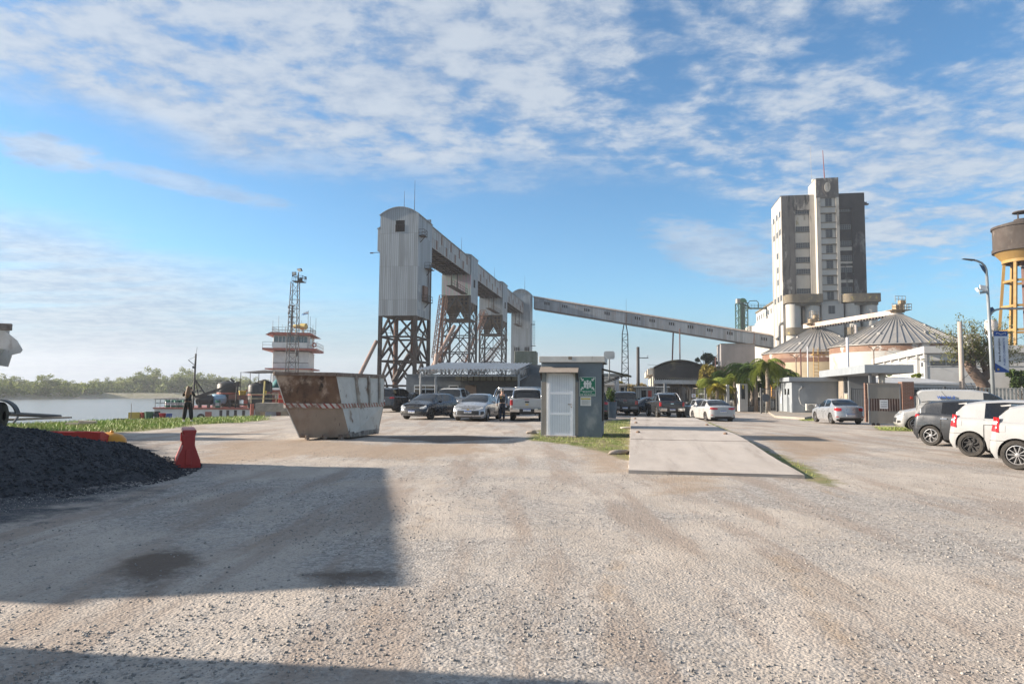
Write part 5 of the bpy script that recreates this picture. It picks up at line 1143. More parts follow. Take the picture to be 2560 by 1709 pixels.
def tower_one():
    t = thing('elevator_tower', 'nearest tall zinc clad elevator tower with a barred window under its curved roof', 'tower', TP[0], AX)
    z0 = 13.1; h = WT / 2
    xa, xb, wa, wb = -.60, .88, 26.25, 28.05
    m = MB()
    m.bb((-h, 0, z0), (xa, .2, ZE)); m.bb((xb, 0, z0), (h, .2, ZE)); m.bb((xa, 0, z0), (xb, .2, wa)); m.bb((xa, 0, wb), (xb, .2, ZE))
    m.prism(barrel(WT, DT, ZE, 1.15), 0, .2, SWY); m.build('front_wall', CLAD, t)
    MB().bb((h - .2, .2, z0), (h, DT, ZE)).build('side_wall', CLAD, t); MB().bb((-h, .2, z0), (-h + .2, DT, ZE)).build('side_wall', CLAD, t); MB().bb((-h + .2, DT - .2, z0), (h - .2, DT, ZE + .9)).build('rear_wall', CLAD, t)
    p = barrel(WT + .3, DT, ZE + .02, 1.2)[1:-1]; m = MB(); m.prism(p + [(x, z - .12) for x, z in p[::-1]], -.12, DT + .1, SWY); m.build('roof', CLAD, t)
    MB().bb((-h + .2, .2, z0), (h - .2, DT - .2, z0 + .15)).build('floor', RUSTS, t)
    w_ = MB(); w_.bb((xa, .13, wa), (xb, .16, wb)); w_ = w_.build('window', DARKW, t)
    m = MB()
    for i in range(6): x = xa + (xb - xa) * i / 5; m.bb((x - .025, -.02, wa), (x + .025, .05, wa + 1.05))
    for i in range(4): z = wa + 1.05 * i / 3; m.bb((xa - .04, -.035, z - .03), (xb + .04, -.02, z + .03))
    m.build('bars', RUSTS, w_)
    MB().bb((-h - .95, 1.4, 23.6), (-h, 3.6, 27.2)).build('side_cabin', CLAD, t)
    m = MB(); m.prism([(-h - 1.05, 27.25), (-h, 27.7), (-h, 27.55), (-h - 1.05, 27.1)], 1.3, 3.7, SWY); m.build('cabin_roof', CLAD, t)
    m = MB(); m.bar((-h - 1.9, 1.2, 23.3), (-h, 1.2, 23.3), .08); m.box((-h - 1.8, 1.2, 23.25), (.5, .25, .16)); m.build('lamp_arm', DKST, t)
    m = MB(); m.bar((-h - .7, 3, 18.9), (-h, 3, 18.7), .12); m.box((-h - .55, 3, 19), (.7, .3, .2)); m.build('lamp_arm', DKST, t)
    small_balcony(t, h, .3, 25.6); small_balcony(t, h, 3.6, 21.0, 2.4); small_balcony(t, h, 2.4, 15.6, 3)
    MB().bb((h, 2.6, 15.7), (h + .35, 4.4, 18.1)).build('side_door', mat('rust_door', (.13, .07, .05)), t)
    for (y, z) in ((.5, 16.9), (.5, 14.2), (3.2, 14.2), (6.2, 14.0)): MB().bb((h, y, z), (h + .03, y + 1.1, z + 1.1)).build('side_window', mat('dusty_pane', (.30, .33, .35)), t)
    m = MB(); m.tube((h + .15, 6.6, z0), (h + .15, 6.6, 22), .10, 6); m.tube((h + .15, 5.2, 15.5), (h + .15, 5.2, 21), .07, 6); m.build('drain_pipe', RUSTS, t)
    truss(t, [13.1, 9.85, 6.1, 2.3, -1.5], WT, DT, RUSTS, .52, .28)
    MB().tube((-.3, 3, ZE + 1.1), (-.3, 3, ZE + 4.6), .05, 6, .02).build('lightning_rod', DKST, t); MB().tube((1.1, 4, ZE + 1), (1.1, 4, ZE + 6.6), .06, 6, .02).build('lightning_rod', DKST, t)
    m = MB(); m.tube((-1.6, 4, 13), (-1.6, 4, -1), .38, 10); m.build('rust_pipe', ORG, t); m = MB(); m.tube((.9, 4.5, 13), (.9, 4.5, 6), .2, 8); m.build('rust_pipe', ORG, t)
    m = MB(); a = Vector((1.2, 5.5, 9)); b = Vector((-1.5, 3, 3)); m.bar(a, b, .8, .6); m.build('inner_chute', RUSTS, t)
    m = rails(MB(), [(-2.8, .5, 9.9), (2.8, .5, 9.9), (2.8, 7, 9.9)], 1.1, 2, .8, .03); m.build('walkway_rail', RAILM, t)
    MB().bar((1.2, 7.2, 6.1), (2.8, .5, 9.8), .5, .1).build('stair', RUSTS, t)
tower_one()
def tower_mid(k, lab, zb, front):
    t = thing('elevator_tower', lab, 'tower', TP[k], AX); h = WT / 2
    m = MB(); m.bb((-h, 0, zb), (h, .2, 25.4)); m.build('front_wall', front, t)
    for s in (-1, 1): MB().bb((s * h - (.2 if s > 0 else 0), .2, zb - (1.4 if s > 0 else 0)), (s * h + (0 if s > 0 else .2), DT - 1, 29.6)).build('side_wall', CLAD, t)
    MB().bb((-h + .2, DT - 1.2, zb), (h - .2, DT - 1, 29.6)).build('rear_wall', CLAD, t); MB().bb((-h + .2, .0, 29.0), (h - .2, .2, 29.6)).build('gable_wall', CLAD, t)
    p = barrel(WT + .2, DT, 29.62, .35)[1:-1]; m = MB(); m.prism(p + [(x, z - .1) for x, z in p[::-1]], -.3, DT - .9, SWY); m.build('roof', CLAD, t)
    MB().bb((-h + .2, .2, zb), (h - .2, DT - 1.2, zb + .12)).build('floor', RUSTS, t)
    for x in (-1.5, 1.5):
        m = MB(); a = 1.4; m.add([(x - a, .7, zb), (x + a, .7, zb), (x + a, 5.6, zb), (x - a, 5.6, zb), (x - a, .7, zb - 2.2), (x + a, .7, zb - 2.2), (x + a, 5.6, zb - 2.2), (x - a, 5.6, zb - 2.2), (x - .35, 2.8, zb - 4.7), (x + .35, 2.8, zb - 4.7), (x + .35, 3.5, zb - 4.7), (x - .35, 3.5, zb - 4.7)],
            [(0, 1, 5, 4), (1, 2, 6, 5), (2, 3, 7, 6), (3, 0, 4, 7), (4, 5, 9, 8), (5, 6, 10, 9), (6, 7, 11, 10), (7, 4, 8, 11), (8, 9, 10, 11)]); hp = m.build('hopper', HOP, t)
        for q in (-.6, .3):
            for zz_ in (-1.0, -1.8): MB().bb((x + q, .66, zb + zz_), (x + q + .45, .70, zb + zz_ + .5)).build('hatch', DARKW, hp)
    zp = zb - 4.9
    MB().bb((-h, 0, zp - .18), (h, DT - 1, zp)).build('platform', RUSTS, t); m = rails(MB(), [(-h, .1, zp), (h, .1, zp), (h, 6, zp)], 1.0, 2, 1.2, .03); m.build('platform_rail', RAILM, t)
    truss(t, [zb, zp, zp - 3.4, zp - 6.8, zp - 10.2, -.5] if k == 1 else [zb, zp, zp - 3.6, zp - 7.2, zp - 11, -.5], WT, DT - 1, GREYS, .40, .20)
    MB().tube((0, 4, 29.8), (0, 4, 34.2), .06, 6, .02).build('lightning_rod', DKST, t)
    MB().tube((.0, 3.2, zp), (.0, 3.2, 2), .08, 6).build('drop_pipe', GREYS, t)
    MB().bb((h, 2.6, zb + 2), (h + .1, 3.6, zb + 3.6)).build('side_door', DARKW, t)
tower_mid(1, 'second elevator tower with two brown hoppers and a pink and green sheen coloured into its panel', 21.2, SHEEN); tower_mid(2, 'third elevator tower on legs with hoppers, left of the fully clad one', 21.1, CLAD)
def tower_four():
    t = thing('elevator_tower', 'farthest elevator tower, clad to the ground, where the sloping conveyor starts', 'tower', TP[3] + AR * 2.0, AX); w_ = 5.9; h = w_ / 2; ze = 31.6
    m = MB(); m.bb((-h, 0, 0), (h, 5, ze)); m.build('wall', CLAD, t); m = MB(); p = barrel(w_, 5, ze, 1.4); m.prism(p, 0, 5, SWY); m.build('gable_wall', CLADG, t)
    p = barrel(w_ + .2, 5, ze + .03, 1.45)[1:-1]; m = MB(); m.prism(p + [(x, z - .1) for x, z in p[::-1]], -.15, 5.1, SWY); m.build('roof', CLAD, t)
    for x in (-1.9, -1.3, -.7, 1.3, 1.8, 2.3): MB().bb((x, -.05, 13.9), (x + .35, 0.02, 15.1)).build('vent', DARKW, t)
    m = MB()
    for x in (h + .6, h + 1.1): m.tube((x, 2.5, 15.5), (x, 2.5, 23.6), .05, 5)
    for i in range(16): m.tube((h + .6, 2.5, 15.6 + i * .5), (h + 1.1, 2.5, 15.6 + i * .5), .03, 4)
    m.bb((h, 2, 15.5), (h + 1.4, 3, 15.65)); m.bb((h, 2, 22.2), (h + 1.1, 3, 22.35)); m.build('ladder', GREYS, t)
    MB().tube((.8, 2.5, ze + 1.3), (.8, 2.5, ze + 6), .06, 6, .02).build('lightning_rod', DKST, t)
tower_four()
def gallery(k, lab):
    y0 = (DT if k == 0 else DT - 1) + .02; y1 = 35.28; t = thing('conveyor_gallery', lab, 'conveyor', TP[k], AX, 'level galleries between the elevator towers')
    xl, xr, zb, zt = -2.5, 2.95, 25.4, 28.75
    MB().bb((xr - .12, y0, zb), (xr, y1, zt)).build('side_wall', CLADG, t); MB().bb((xl, y0, zb), (xl + .12, y1, zt)).build('side_wall', CLADG, t)
    MB().prism([(xl - .15, zt + .02), (.2, zt + .5), (xr + .15, zt + .02), (xr + .15, zt + .12), (.2, zt + .62), (xl - .15, zt + .12)], y0, y1, SWY).build('roof', CLAD, t)
    MB().bb((xl + .12, y0, zb + .25), (xr - .12, y1, zb + .32)).build('floor', RUSTS, t)
    m = MB(); n = 12
    for i in range(n + 1): y = y0 + (y1 - y0) * i / n; m.bb((xl + .1, y - .08, zb - .05), (xr - .1, y + .08, zb + .22)) if 0 < i < n else None
    for x in (-1.2, .2, 1.6): m.bb((x - .07, y0, zb + .0), (x + .07, y1, zb + .18))
    m.build('floor_beams', RUSTS, t)
    L_ = y1 - y0; wm_ = mat('gallery_window', (.30, .34, .36)); rp = mat('rust_patch', (.16, .08, .055), (.10, .06, .045), 3)
    for i in range(8):
        y = y0 + 1.5 + i * (L_ - 3) / 8; MB().bb((xr, y, zb + (.9 if i % 2 else 1.6)), (xr + .03, y + .9, zb + (2.0 if i % 2 else 2.7))).build('side_window', wm_, t)
        MB().bb((xr, y + 1.3, zb + (1.6 if i % 2 else .15)), (xr + .025, y + 2.1, zb + (3.2 if i % 2 else 1.7))).build('rusty_sheet', rp, t)
    m = MB(); y = y1 - 8 if k < 2 else y1 - 5; m.tube((xr - .6, y, zb), (xr - .6, y, zb - 4), .1, 6); m.tube((xr - .6, y, zb - 4), (xr - .6, y1 - .2, zb - 4), .1, 6); m.tube((xr - 1.8, y, zb), (xr - 1.8, y, zb - 4), .1, 6); m.bb((xr - 1.7, y - 4, zb - 4.08), (xr - .5, y1 - .2, zb - 3.98)); rails(m, [(xr - .5, y - 4, zb - 4), (xr - .5, y1 - .2, zb - 4)], 1, 2, 1.4, .03)
    m.build('hanging_walkway', RUSTS, t)
gallery(0, 'level gallery between the first and second elevator towers'); gallery(1, 'level gallery between the second and third elevator towers'); gallery(2, 'short looking gallery between the third and fourth elevator towers')
def spout(lab, a, b, r, m_, cage=False):
    a, b = Vector(a), Vector(b); t = thing('loading_spout', lab, 'loading spout', a, 0); d = b - a
    MB().tube((0, 0, 0), d, r, 10).build('pipe', m_, t)
    if cage:
        m = MB(); q = d.to_track_quat('Z', 'Y').to_matrix(); n = int(d.length / 1.1)
        cs = [q @ Vector(v) * 1.0 for v in ((.7, .7, 0), (-.7, .7, 0), (-.7, -.7, 0), (.7, -.7, 0))]
        for c in cs: m.tube(c, d + c, .07, 5)
        for i in range(n):
            p, p2 = d * (i / n), d * ((i + 1) / n)
            for c, c2 in zip(cs, cs[1:] + cs[:1]): m.tube(p + c, p2 + c2, .045, 4); m.tube(p + c, p + c2, .045, 4)
        m.build('lattice_boom', m_, t)
    else: MB().tube(d * .9, d, r * 1.5, 10).build('collar', m_, t)
spout('pale brown loading spout slanting down to the left from the first elevator tower', W(941, 853, 107), W(893, 950, 101), .30, SPT)
spout('rusty lattice boom hanging down between the first and second elevator towers', W(1109, 742, 133), W(1090, 898, 128), .2, ORG, True)
spout('rust brown pipe slanting down left of the second elevator tower', W(1136, 815, 140), W(1071, 935, 128), .38, SPT)
spout('rusty lattice boom behind the legs of the second elevator tower', W(1210, 780, 158), W(1160, 915, 150), .22, ORG, True)
spout('rusty lattice boom behind the legs of the third elevator tower', W(1262, 845, 190), W(1200, 925, 180), .22, ORG, True)
spout('orange pipe inside the second elevator tower slanting to the left', W(1150, 815, 146), W(1098, 905, 140), .3, ORG)
spout('pipe with a pale sleeve beside the rusty lattice boom', W(1092, 885, 127), W(1086, 930, 126), .40, SPT)
# sloping conveyor from the fourth tower to the silo tower
def conveyor():
    a = W(1336, 757, 214); b = W(1950, 857.5, 200.8); dxy = Vector((b.x - a.x, b.y - a.y, 0)); L_ = dxy.length; sl = (b.z - a.z) / L_
    t = thing('sloping_conveyor', 'long sloping zinc clad conveyor gallery running from the towers down to the white silo tower', 'conveyor', a, math.atan2(dxy.y, dxy.x))
    hh = 2.05
    def slab(x0, x1, y0, y1, z0, z1): return MB().add([(x, y, sl * x + z) for z in (z0, z1) for y in (y0, y1) for x in (x0, x1)], [(0, 2, 3, 1), (4, 5, 7, 6), (0, 1, 5, 4), (2, 6, 7, 3), (0, 4, 6, 2), (1, 3, 7, 5)])
    slab(0, L_, -1.7, -1.55, -hh + .25, hh - .55).build('side_wall', CLADB, t); slab(0, L_, 1.55, 1.7, -hh + .25, hh - .55).build('side_wall', CLADB, t); slab(0, L_, -1.55, 1.55, -hh + .3, -hh + .5).build('floor', RUSTS, t)
    slab(0, L_, -1.76, 1.76, -hh, -hh + .24).build('bottom_chord', DKST, t); slab(-.1, L_, -1.78, -1.72, hh - .62, hh - .5).build('eave_strip', DKST, t)
    m = MB(); pr = [(-1.85, hh - .5), (-1.2, hh - .08), (0, hh + .15), (1.2, hh - .08), (1.85, hh - .5)]
    m.add([(x, y, sl * x + z) for x in (-.2, L_ + .1) for y, z in pr], [(i, i + 1, i + 6, i + 5) for i in range(4)] + [(0, 5, 9, 4)]); m.build('roof', mat('conveyor_roof', (.33, .295, .26), (.25, .19, .15), 1, (1.5, 1, 1)), t)
    for u in (1370, 1415, 1470, 1512, 1586, 1621, 1667, 1712, 1757, 1803, 1881):
        x = (W(u, 800, 207).x - a.x) / dxy.x * L_ + (-.6 if u < 1500 else .4)
        for i in range(3): MB().add([(x + i * .62 + p, -1.72, sl * (x + i * .62 + p) + z) for z in (-.15, .75) for p in (0, .36)], [(0, 1, 3, 2)]).build('side_window', DARKW, t).modifiers.new('t', 'SOLIDIFY').thickness = .03
    for u in (1567, 1866):
        x = (W(u, 800, 207).x - a.x) / dxy.x * L_; MB().bar((x, -1.82, sl * x - hh - .6), (x + .4, -1.82, sl * x + hh - .5), .34, .12).build('rust_band', ORG, t)
    # trestles
    gzz = -a.z
    for u, wd_, lat in ((1565, 1.1, True), (1681.5, .42, False), (1862, .6, True)):
        x = (W(u, 800, 207).x - a.x) / dxy.x * L_; zt = sl * x - hh
        m = MB()
        if lat:
            for s in (-1, 1):
                m.bar((x + s * wd_, 0, gzz), (x + s * wd_ * .75, 0, zt - 3), .3); m.bar((x + s * wd_ * .75, 0, zt - 3), (x + s * .3, 0, zt), .3)
            n = 11
            for i in range(n):
                za, zb_ = gzz + (zt - 3 - gzz) * i / n, gzz + (zt - 3 - gzz) * (i + 1) / n; s = 1 if i % 2 else -1; m.bar((x + s * wd_ * .9, 0, za), (x - s * wd_ * .85, 0, zb_), .14); m.bar((x - wd_ * .85, 0, zb_), (x + wd_ * .85, 0, zb_), .14)
        else: m.tube((x - .8, 0, gzz), (x, 0, zt), .22, 8)
        m.build('support_trestle', GREYS if lat else mat('red_post', (.11, .05, .045)), t)
    x = (W(1565, 800, 207).x - a.x) / dxy.x * L_; MB().tube((x + .4, 0, sl * x + hh), (x + .4, 0, sl * x + hh + 4), .05, 5, .02).build('lightning_rod', DKST, t)
conveyor()
p = W(1700, 905, 180); q = W(1700, 822, 180); tag(MB().tube((0, 0, -12), (0, 0, q.z - p.z), .16, 8).build('flag_post', mat('red_post', (.11, .05, .045)), None, loc=p), 'thin dark red post rising from behind the vaulted shed', 'post')

# ---------------------------------------------------------------- yard office with metal canopy
PLAS = mat('grey_render', (.135, .155, .175), (.112, .125, .14), 1.5, (1, 1, 1), [((.23, .24, .25), 1.2, (1, 1, .5), .55, .75)], .85, bump=.3, bscale=70)
WHF = mat('white_frame', (.66, .67, .68), rough=.4); ZROOF = mat('roof_sheet', (.50, .485, .46), (.42, .40, .38), 1, (1, 1, 1), [((.30, .26, .22), 1.5, (1, 1, 1), .58, .8)], .5)
def office():
    y0 = 56.5; t = thing('yard_office', 'low grey rendered office building behind the parked cars', 'building', (XZ(1015, y0), y0, 0), AX); s = y0 / FPX * 1.02
    X_ = lambda u: (u - 1015) * s; H = W(1015, 937, y0).z
    MB().bb((0, 0, 0), (X_(1360), 7, H)).build('wall', PLAS, t); MB().bb((-.06, -.06, H), (X_(1360) + .06, 7.1, H + .07)).build('parapet', PLAS, t)
    def win(u0, u1, v0, v1, n=1):
        za, zb = W(u0, v1, y0).z, W(u0, v0, y0).z; f = MB().bb((X_(u0), -.05, za), (X_(u1), .02, zb)).build('window', WHF, t)
        for i in range(n):
            a = X_(u0) + .07 + i * (X_(u1) - X_(u0) - .07) / n; b = X_(u0) + (i + 1) * (X_(u1) - X_(u0) - .07) / n
            if zb - za > .9: MB().bb((a, -.07, za + .05), (b, -.03, za + .55)).build('pane', GLASS, f); MB().bb((a, -.07, za + .65), (b, -.03, zb - .08)).build('pane', GLASS, f)
            else: MB().bb((a, -.07, za + .06), (b, -.03, zb - .07)).build('pane', GLASS, f)
    win(1036, 1094, 962, 990, 2); win(1123, 1147, 963, 985)
    dkw = mat('shaded_render', (.085, .09, .098), (.07, .075, .08), 2)  # shade under the canopy put into a darker copy of the wall colour
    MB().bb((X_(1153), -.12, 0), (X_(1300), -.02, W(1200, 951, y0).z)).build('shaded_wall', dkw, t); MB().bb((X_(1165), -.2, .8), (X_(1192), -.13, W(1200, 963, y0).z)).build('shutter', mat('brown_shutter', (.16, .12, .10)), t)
    for i in range(10):
        x = X_(1148) + i * (X_(1298) - X_(1148)) / 10; MB().bb((x, -1.1, H - .42), (x + .42, -.14, H - .02)).build('beam_end', mat('mossy_concrete', (.15, .155, .12), (.20, .195, .16), 3), t)
    MB().bb((X_(1305), 1, H + .1), (X_(1352), 6, H + .9)).build('roof_room', PLAS, t)
office()
def canopy():
    t = thing('parking_canopy', 'ribbed metal parking canopy on steel trusses in front of the grey office', 'canopy', (0, 0, 0))
    nl, nr_, fl, fr = W(1047, 925, 50), W(1297, 925, 50), W(1110, 908.5, 58), W(1330, 909.5, 58)
    n = 27; m = MB(); vs = []
    for i in range(n * 2 + 1):
        f = i / (n * 2); dz = .0 if i % 2 else .12
        for a, b in ((nl, nr_), (fl, fr)): p = a.lerp(b, f); vs.append((p.x, p.y, p.z + dz))
    m.add(vs, [(2 * i, 2 * i + 2, 2 * i + 3, 2 * i + 1) for i in range(n * 2)]); o = m.build('roof_sheet', ZROOF, t); o.modifiers.new('t', 'SOLIDIFY').thickness = .03
    st = mat('galvanised', (.26, .27, .28), (.2, .21, .22), 4, rough=.5)
    def tr_(a, b, drop_, n_):
        m = MB(); d1 = Vector((0, 0, -.08)); d2 = Vector((0, 0, -drop_)); m.bar(a + d1, b + d1, .07); m.bar(a + d2, b + d2, .07)
        for i in range(n_): p, q = a.lerp(b, i / n_), a.lerp(b, (i + 1) / n_); mm = a.lerp(b, (i + .5) / n_); m.bar(p + d2, mm + d1, .04); m.bar(mm + d1, q + d2, .04)
        return m.build('truss', st, t)
    tr_(nl, nr_, .42, 26); tr_(nr_, fr, .75, 9); tr_(nl, fl, .55, 9); tr_(fl, fr, .42, 20); tr_(nl.lerp(nr_, .5), fl.lerp(fr, .5), .5, 8)
    for p in (nl.lerp(nr_, .02), nl.lerp(nr_, .17), nr_, fl.lerp(fr, .4), fr): MB().tube((p.x, p.y, 0), (p.x, p.y, p.z - .3), .08, 8).build('post', st, t)
canopy()
p = W(1313, 911, 62); tz = W(1313, 877, 62).z; t = thing('concrete_tank', 'square mossy concrete water tank on short legs above the office roof', 'water tank', (p.x, 62, 0), R(-6)); k = 62 / FPX
MB().bb((-27 * k, 0, p.z), (27 * k, 2.4, tz)).build('tank', mat('mossy_tank', (.21, .21, .18), (.14, .15, .11), 2, (1, 1, .5), [((.09, .10, .06), 2, (1, 1, .6), .55, .75)], .9, bump=.4), t, bevel=.03)
for x in (-.85, .85):
    for y in (.2, 2.2): MB().bb((x - .1, y - .1, 0), (x + .1, y + .1, p.z)).build('leg', mat('old_concrete', (.27, .25, .22)), t)
# ---------------------------------------------------------------- hut
def hut():
    b = G(1352, 1089); t = thing('small_hut', 'small grey rendered hut with a white door, flat roof and a green assembly sign', 'hut', (b.x, b.y, 0), AX)
    wd_ = 2.18; dp = 2.1; H = 2.60; Ht = W(1425, 891, b.y).z; k = b.y / FPX * 1.01; X_ = lambda u: (u - 1352) * k; Zz = lambda v: W(1420, v, b.y).z
    hw = mat('hut_render', (.145, .18, .21), (.125, .155, .18), 1.6, (1, 1, 1), [((.27, .29, .30), .9, (1, 1, .6), .56, .72), ((.12, .135, .14), 2.4, (1, 1, .4), .6, .8)], .85, bump=.45, bscale=55)
    rw = mat('bare_render', (.26, .235, .205), (.20, .185, .17), 3, (1, 1, .5), bump=.5)
    MB().bb((0, 0, -.1), (wd_, dp, Zz(906))).build('wall', hw, t, bevel=.012)
    rf = mat('roof_edge_white', (.52, .52, .50), (.44, .43, .41), 3, (1, 1, 1), [((.2, .18, .16), 3, (1.5, 1.5, .5), .6, .78)], .8, bump=.3)
    MB().bb((-.07, -.12, Zz(906)), (wd_ + .13, dp + .1, Ht)).build('roof_slab', rf, t, bevel=.015)
    MB().bb((X_(1420), -.127, Zz(899)), (X_(1429), -.11, Zz(892))).build('chipped_patch', mat('chip_brown', (.20, .16, .12)), t)
    da, db = X_(1369), X_(1433)
    MB().bb((da - .05, -.025, Zz(1089)), (db + .05, .03, Zz(930))).build('door_frame', WHF, t)
    dm = mat('door_white', (.70, .73, .78), (.64, .67, .72), 2, (1, 1, 1), [((.4, .4, .42), 5, (1, 1, .3), .62, .85)], .45)
    d = MB(); d.bb((da + .02, -.05, Zz(1088)), (db - .02, -.026, Zz(934))); d = d.build('door', dm, t)
    for z in (Zz(983), Zz(1034)): MB().bb((da + .02, -.058, z - .04), (db - .02, -.051, z + .04)).build('door_rail', dm, d)
    n = 9
    for i in range(1, n): x = da + .1 + (db - da - .2) * i / n; MB().bb((x - .004, -.0545, Zz(1080)), (x + .004, -.0505, Zz(938))).build('plank_groove', mat('groove_grey', (.47, .50, .55)), d)
    for x in (da + .06, db - .06): MB().bb((x - .04, -.057, Zz(1087)), (x + .04, -.0515, Zz(935))).build('door_stile', dm, d)
    m = MB(); zh = Zz(1010); m.tube((db - .09, -.058, zh), (db - .09, -.11, zh), .014); m.bar((db - .09, -.11, zh), (db - .20, -.115, zh + .005), .02); m.tube((db - .08, -.058, zh - .09), (db - .08, -.075, zh - .09), .018); m.build('handle', mat('brass', (.25, .18, .09), metal=.7), d)
    m = MB(); aw = mat('awning_brown', (.26, .225, .195), (.22, .19, .165), 2, rough=.7); m.add([(X_(1352) - .02, 0.0, Zz(919)), (X_(1445), 0.0, Zz(919)), (X_(1445), -.42, Zz(933)), (X_(1352) - .02, -.42, Zz(933))], [(0, 1, 2, 3)]); o = m.build('door_awning', aw, t); o.modifiers.new('t', 'SOLIDIFY').thickness = .03
    for x in (X_(1353), X_(1443)): MB().prism([(-.0, Zz(921)), (-.40, Zz(934)), (-.02, Zz(952))], x - .012, x + .012, Matrix(((0, 0, 1, 0), (1, 0, 0, 0), (0, 1, 0, 0), (0, 0, 0, 1)))).build('awning_bracket', BLACKP, t)
    for a, bq in ((X_(1353), da - .055), (db + .055, X_(1444))): MB().bb((a, -.006, .0), (bq, .01, Zz(955))).build('bare_strip', rw, t)
    MB().bb((da - .12, -.28, -.05), (db + .1, -.02, .035)).build('door_step', mat('step_concrete', (.36, .33, .29), bump=.3), t, bevel=.01)
    MB().bb((wd_, .25, .55), (wd_ + .03, dp - .3, Zz(935))).build('side_window', DARKW, t)
    m = MB(); m.add([(wd_, .1, Zz(922)), (wd_, dp - .1, Zz(922)), (wd_ + 1.05, dp - .1, Zz(940)), (wd_ + 1.05, .1, Zz(940))], [(0, 1, 2, 3)]); o = m.build('side_awning', BLACKP, t); o.modifiers.new('t', 'SOLIDIFY').thickness = .03
    for y in (.15, dp - .15): MB().bar((wd_, y, Zz(957)), (wd_ + .8, y, Zz(936)), .03).build('awning_strut', BLACKP, t)
    # assembly point sign
    gm = mat('sign_green', (.012, .16, .095), (.014, .145, .088), 3, rough=.4); sw_ = mat('sign_white', (.66, .67, .66), rough=.4); inv = 1
    sa, sb, zt, zb = X_(1447), X_(1486), Zz(942), Zz(989); sg = MB().bb((sa, -.02, zb), (sb, -.004, zt)).build('assembly_sign', sw_, t)
    cw = sb - sa; zq = Zz(976.5); MB().bb((sa + .012, -.024, zq + .006), (sb - .012, -.0195, zt - .012)).build('green_panel', gm, sg); MB().bb((sa + .012, -.024, zb + .012), (sb - .012, -.0195, zq - .006)).build('green_panel', gm, sg)
    cx, cz = (sa + sb) / 2, (zq + zt) / 2; hh = (zt - zq) / 2; Mf = lambda x, z: frame_M(Vector((x, -.026, z)), (1, 0, 0), (0, 0, 1))
    for sx_, sz_ in ((-1, 1), (1, 1), (-1, -1), (1, -1)):
        m = MB(); ar = [(0, 0), (-.10, .0), (-.068, .034), (-.135, .10), (-.10, .135), (-.034, .068), (0, .10)]
        m.prism([(x * 1.15 * -sx_ * -1, z * 1.15 * 1) for x, z in ar], 0, .004, Mf(cx - sx_ * 0.0, cz) @ Matrix.Translation((sx_ * cw * .215, sz_ * hh * .36, 0)) @ Matrix.Diagonal((-sx_ * -1 if sx_ < 0 else -1, 1 if sz_ > 0 else -1, 1, 1))) if 0 else m.prism([(sx_ * (cw * .25 - x * .85), sz_ * (hh * .44 + z * .85)) for x, z in ar], 0, .004, Mf(cx, cz))
        m.build('arrow', sw_, sg)
    for x, s_ in ((-.115, .8), (.115, .8), (0, 1.0)):
        m = MB(); m.lathe([(.040 * s_, 0), (.040 * s_, .004), (.001, .004)], 16, Mf(cx + x * .8, cz + .11 * s_ - .01)); hgt = .17 * s_
        m.prism([(-.062 * s_, -.02), (-.062 * s_, .03), (-.04 * s_, .055), (.04 * s_, .055), (.062 * s_, .03), (.062 * s_, -.02), (.036, -.02), (.036, -hgt), (-.036, -hgt), (-.036, -.02)], 0, .003 + .001 * (x == 0), Mf(cx + x * .8, cz)); m.build('pictogram_person', sw_, sg)
    zc = (zb + zq) / 2; text('lettering', 'PUNTO', cw * .56, .055, Mf(cx, zc + .045), sw_, sg, .004, .01); text('lettering', 'DE REUNION', cw * .88, .055, Mf(cx, zc - .042), sw_, sg, .004, .01)
    na, nb, za, zc2 = X_(1449), X_(1475), Zz(1013), Zz(991); nt_ = MB().bb((na, -.012, za), (nb, -.003, zc2)).build('paper_notice', sw_, t)
    MB().bb((na + .02, -.016, zc2 - .09), (nb - .02, -.011, zc2 - .045)).build('yellow_strip', mat('notice_yellow', (.55, .42, .03)), nt_)
    for i in range(6): MB().bb((na + .05, -.014, zc2 - .13 - i * .03), (nb - .05 - .05 * (i % 2), -.0115, zc2 - .12 - i * .03)).build('print_line', mat('print_grey', (.3, .3, .3)), nt_)
    m = MB(); xa = X_(1514); m.tube((xa, dp + .2, Zz(950)), (xa, dp + .2, Zz(885)), .025, 6); m.build('aerial_pole', mat('galvanised', (.26, .27, .28)), t)
    M_ = Matrix.Translation((xa, dp + .16, Zz(880))) @ Matrix.Rotation(R(90), 4, 'X'); m = MB(); rr = .075; w_, h_ = .21, .155; pts = [(sx_ * (w_ - rr) + rr * math.cos(a), sz_ * (h_ - rr) + rr * math.sin(a)) for sx_, sz_, a0 in ((1, 1, 0), (-1, 1, 90), (-1, -1, 180), (1, -1, 270)) for a in [R(a0 + q) for q in (0, 30, 60, 90)]]
    m.prism(pts, 0, .03, M_); m.build('panel_aerial', mat('aerial_grey', (.40, .41, .41), rough=.5), t)
hut()
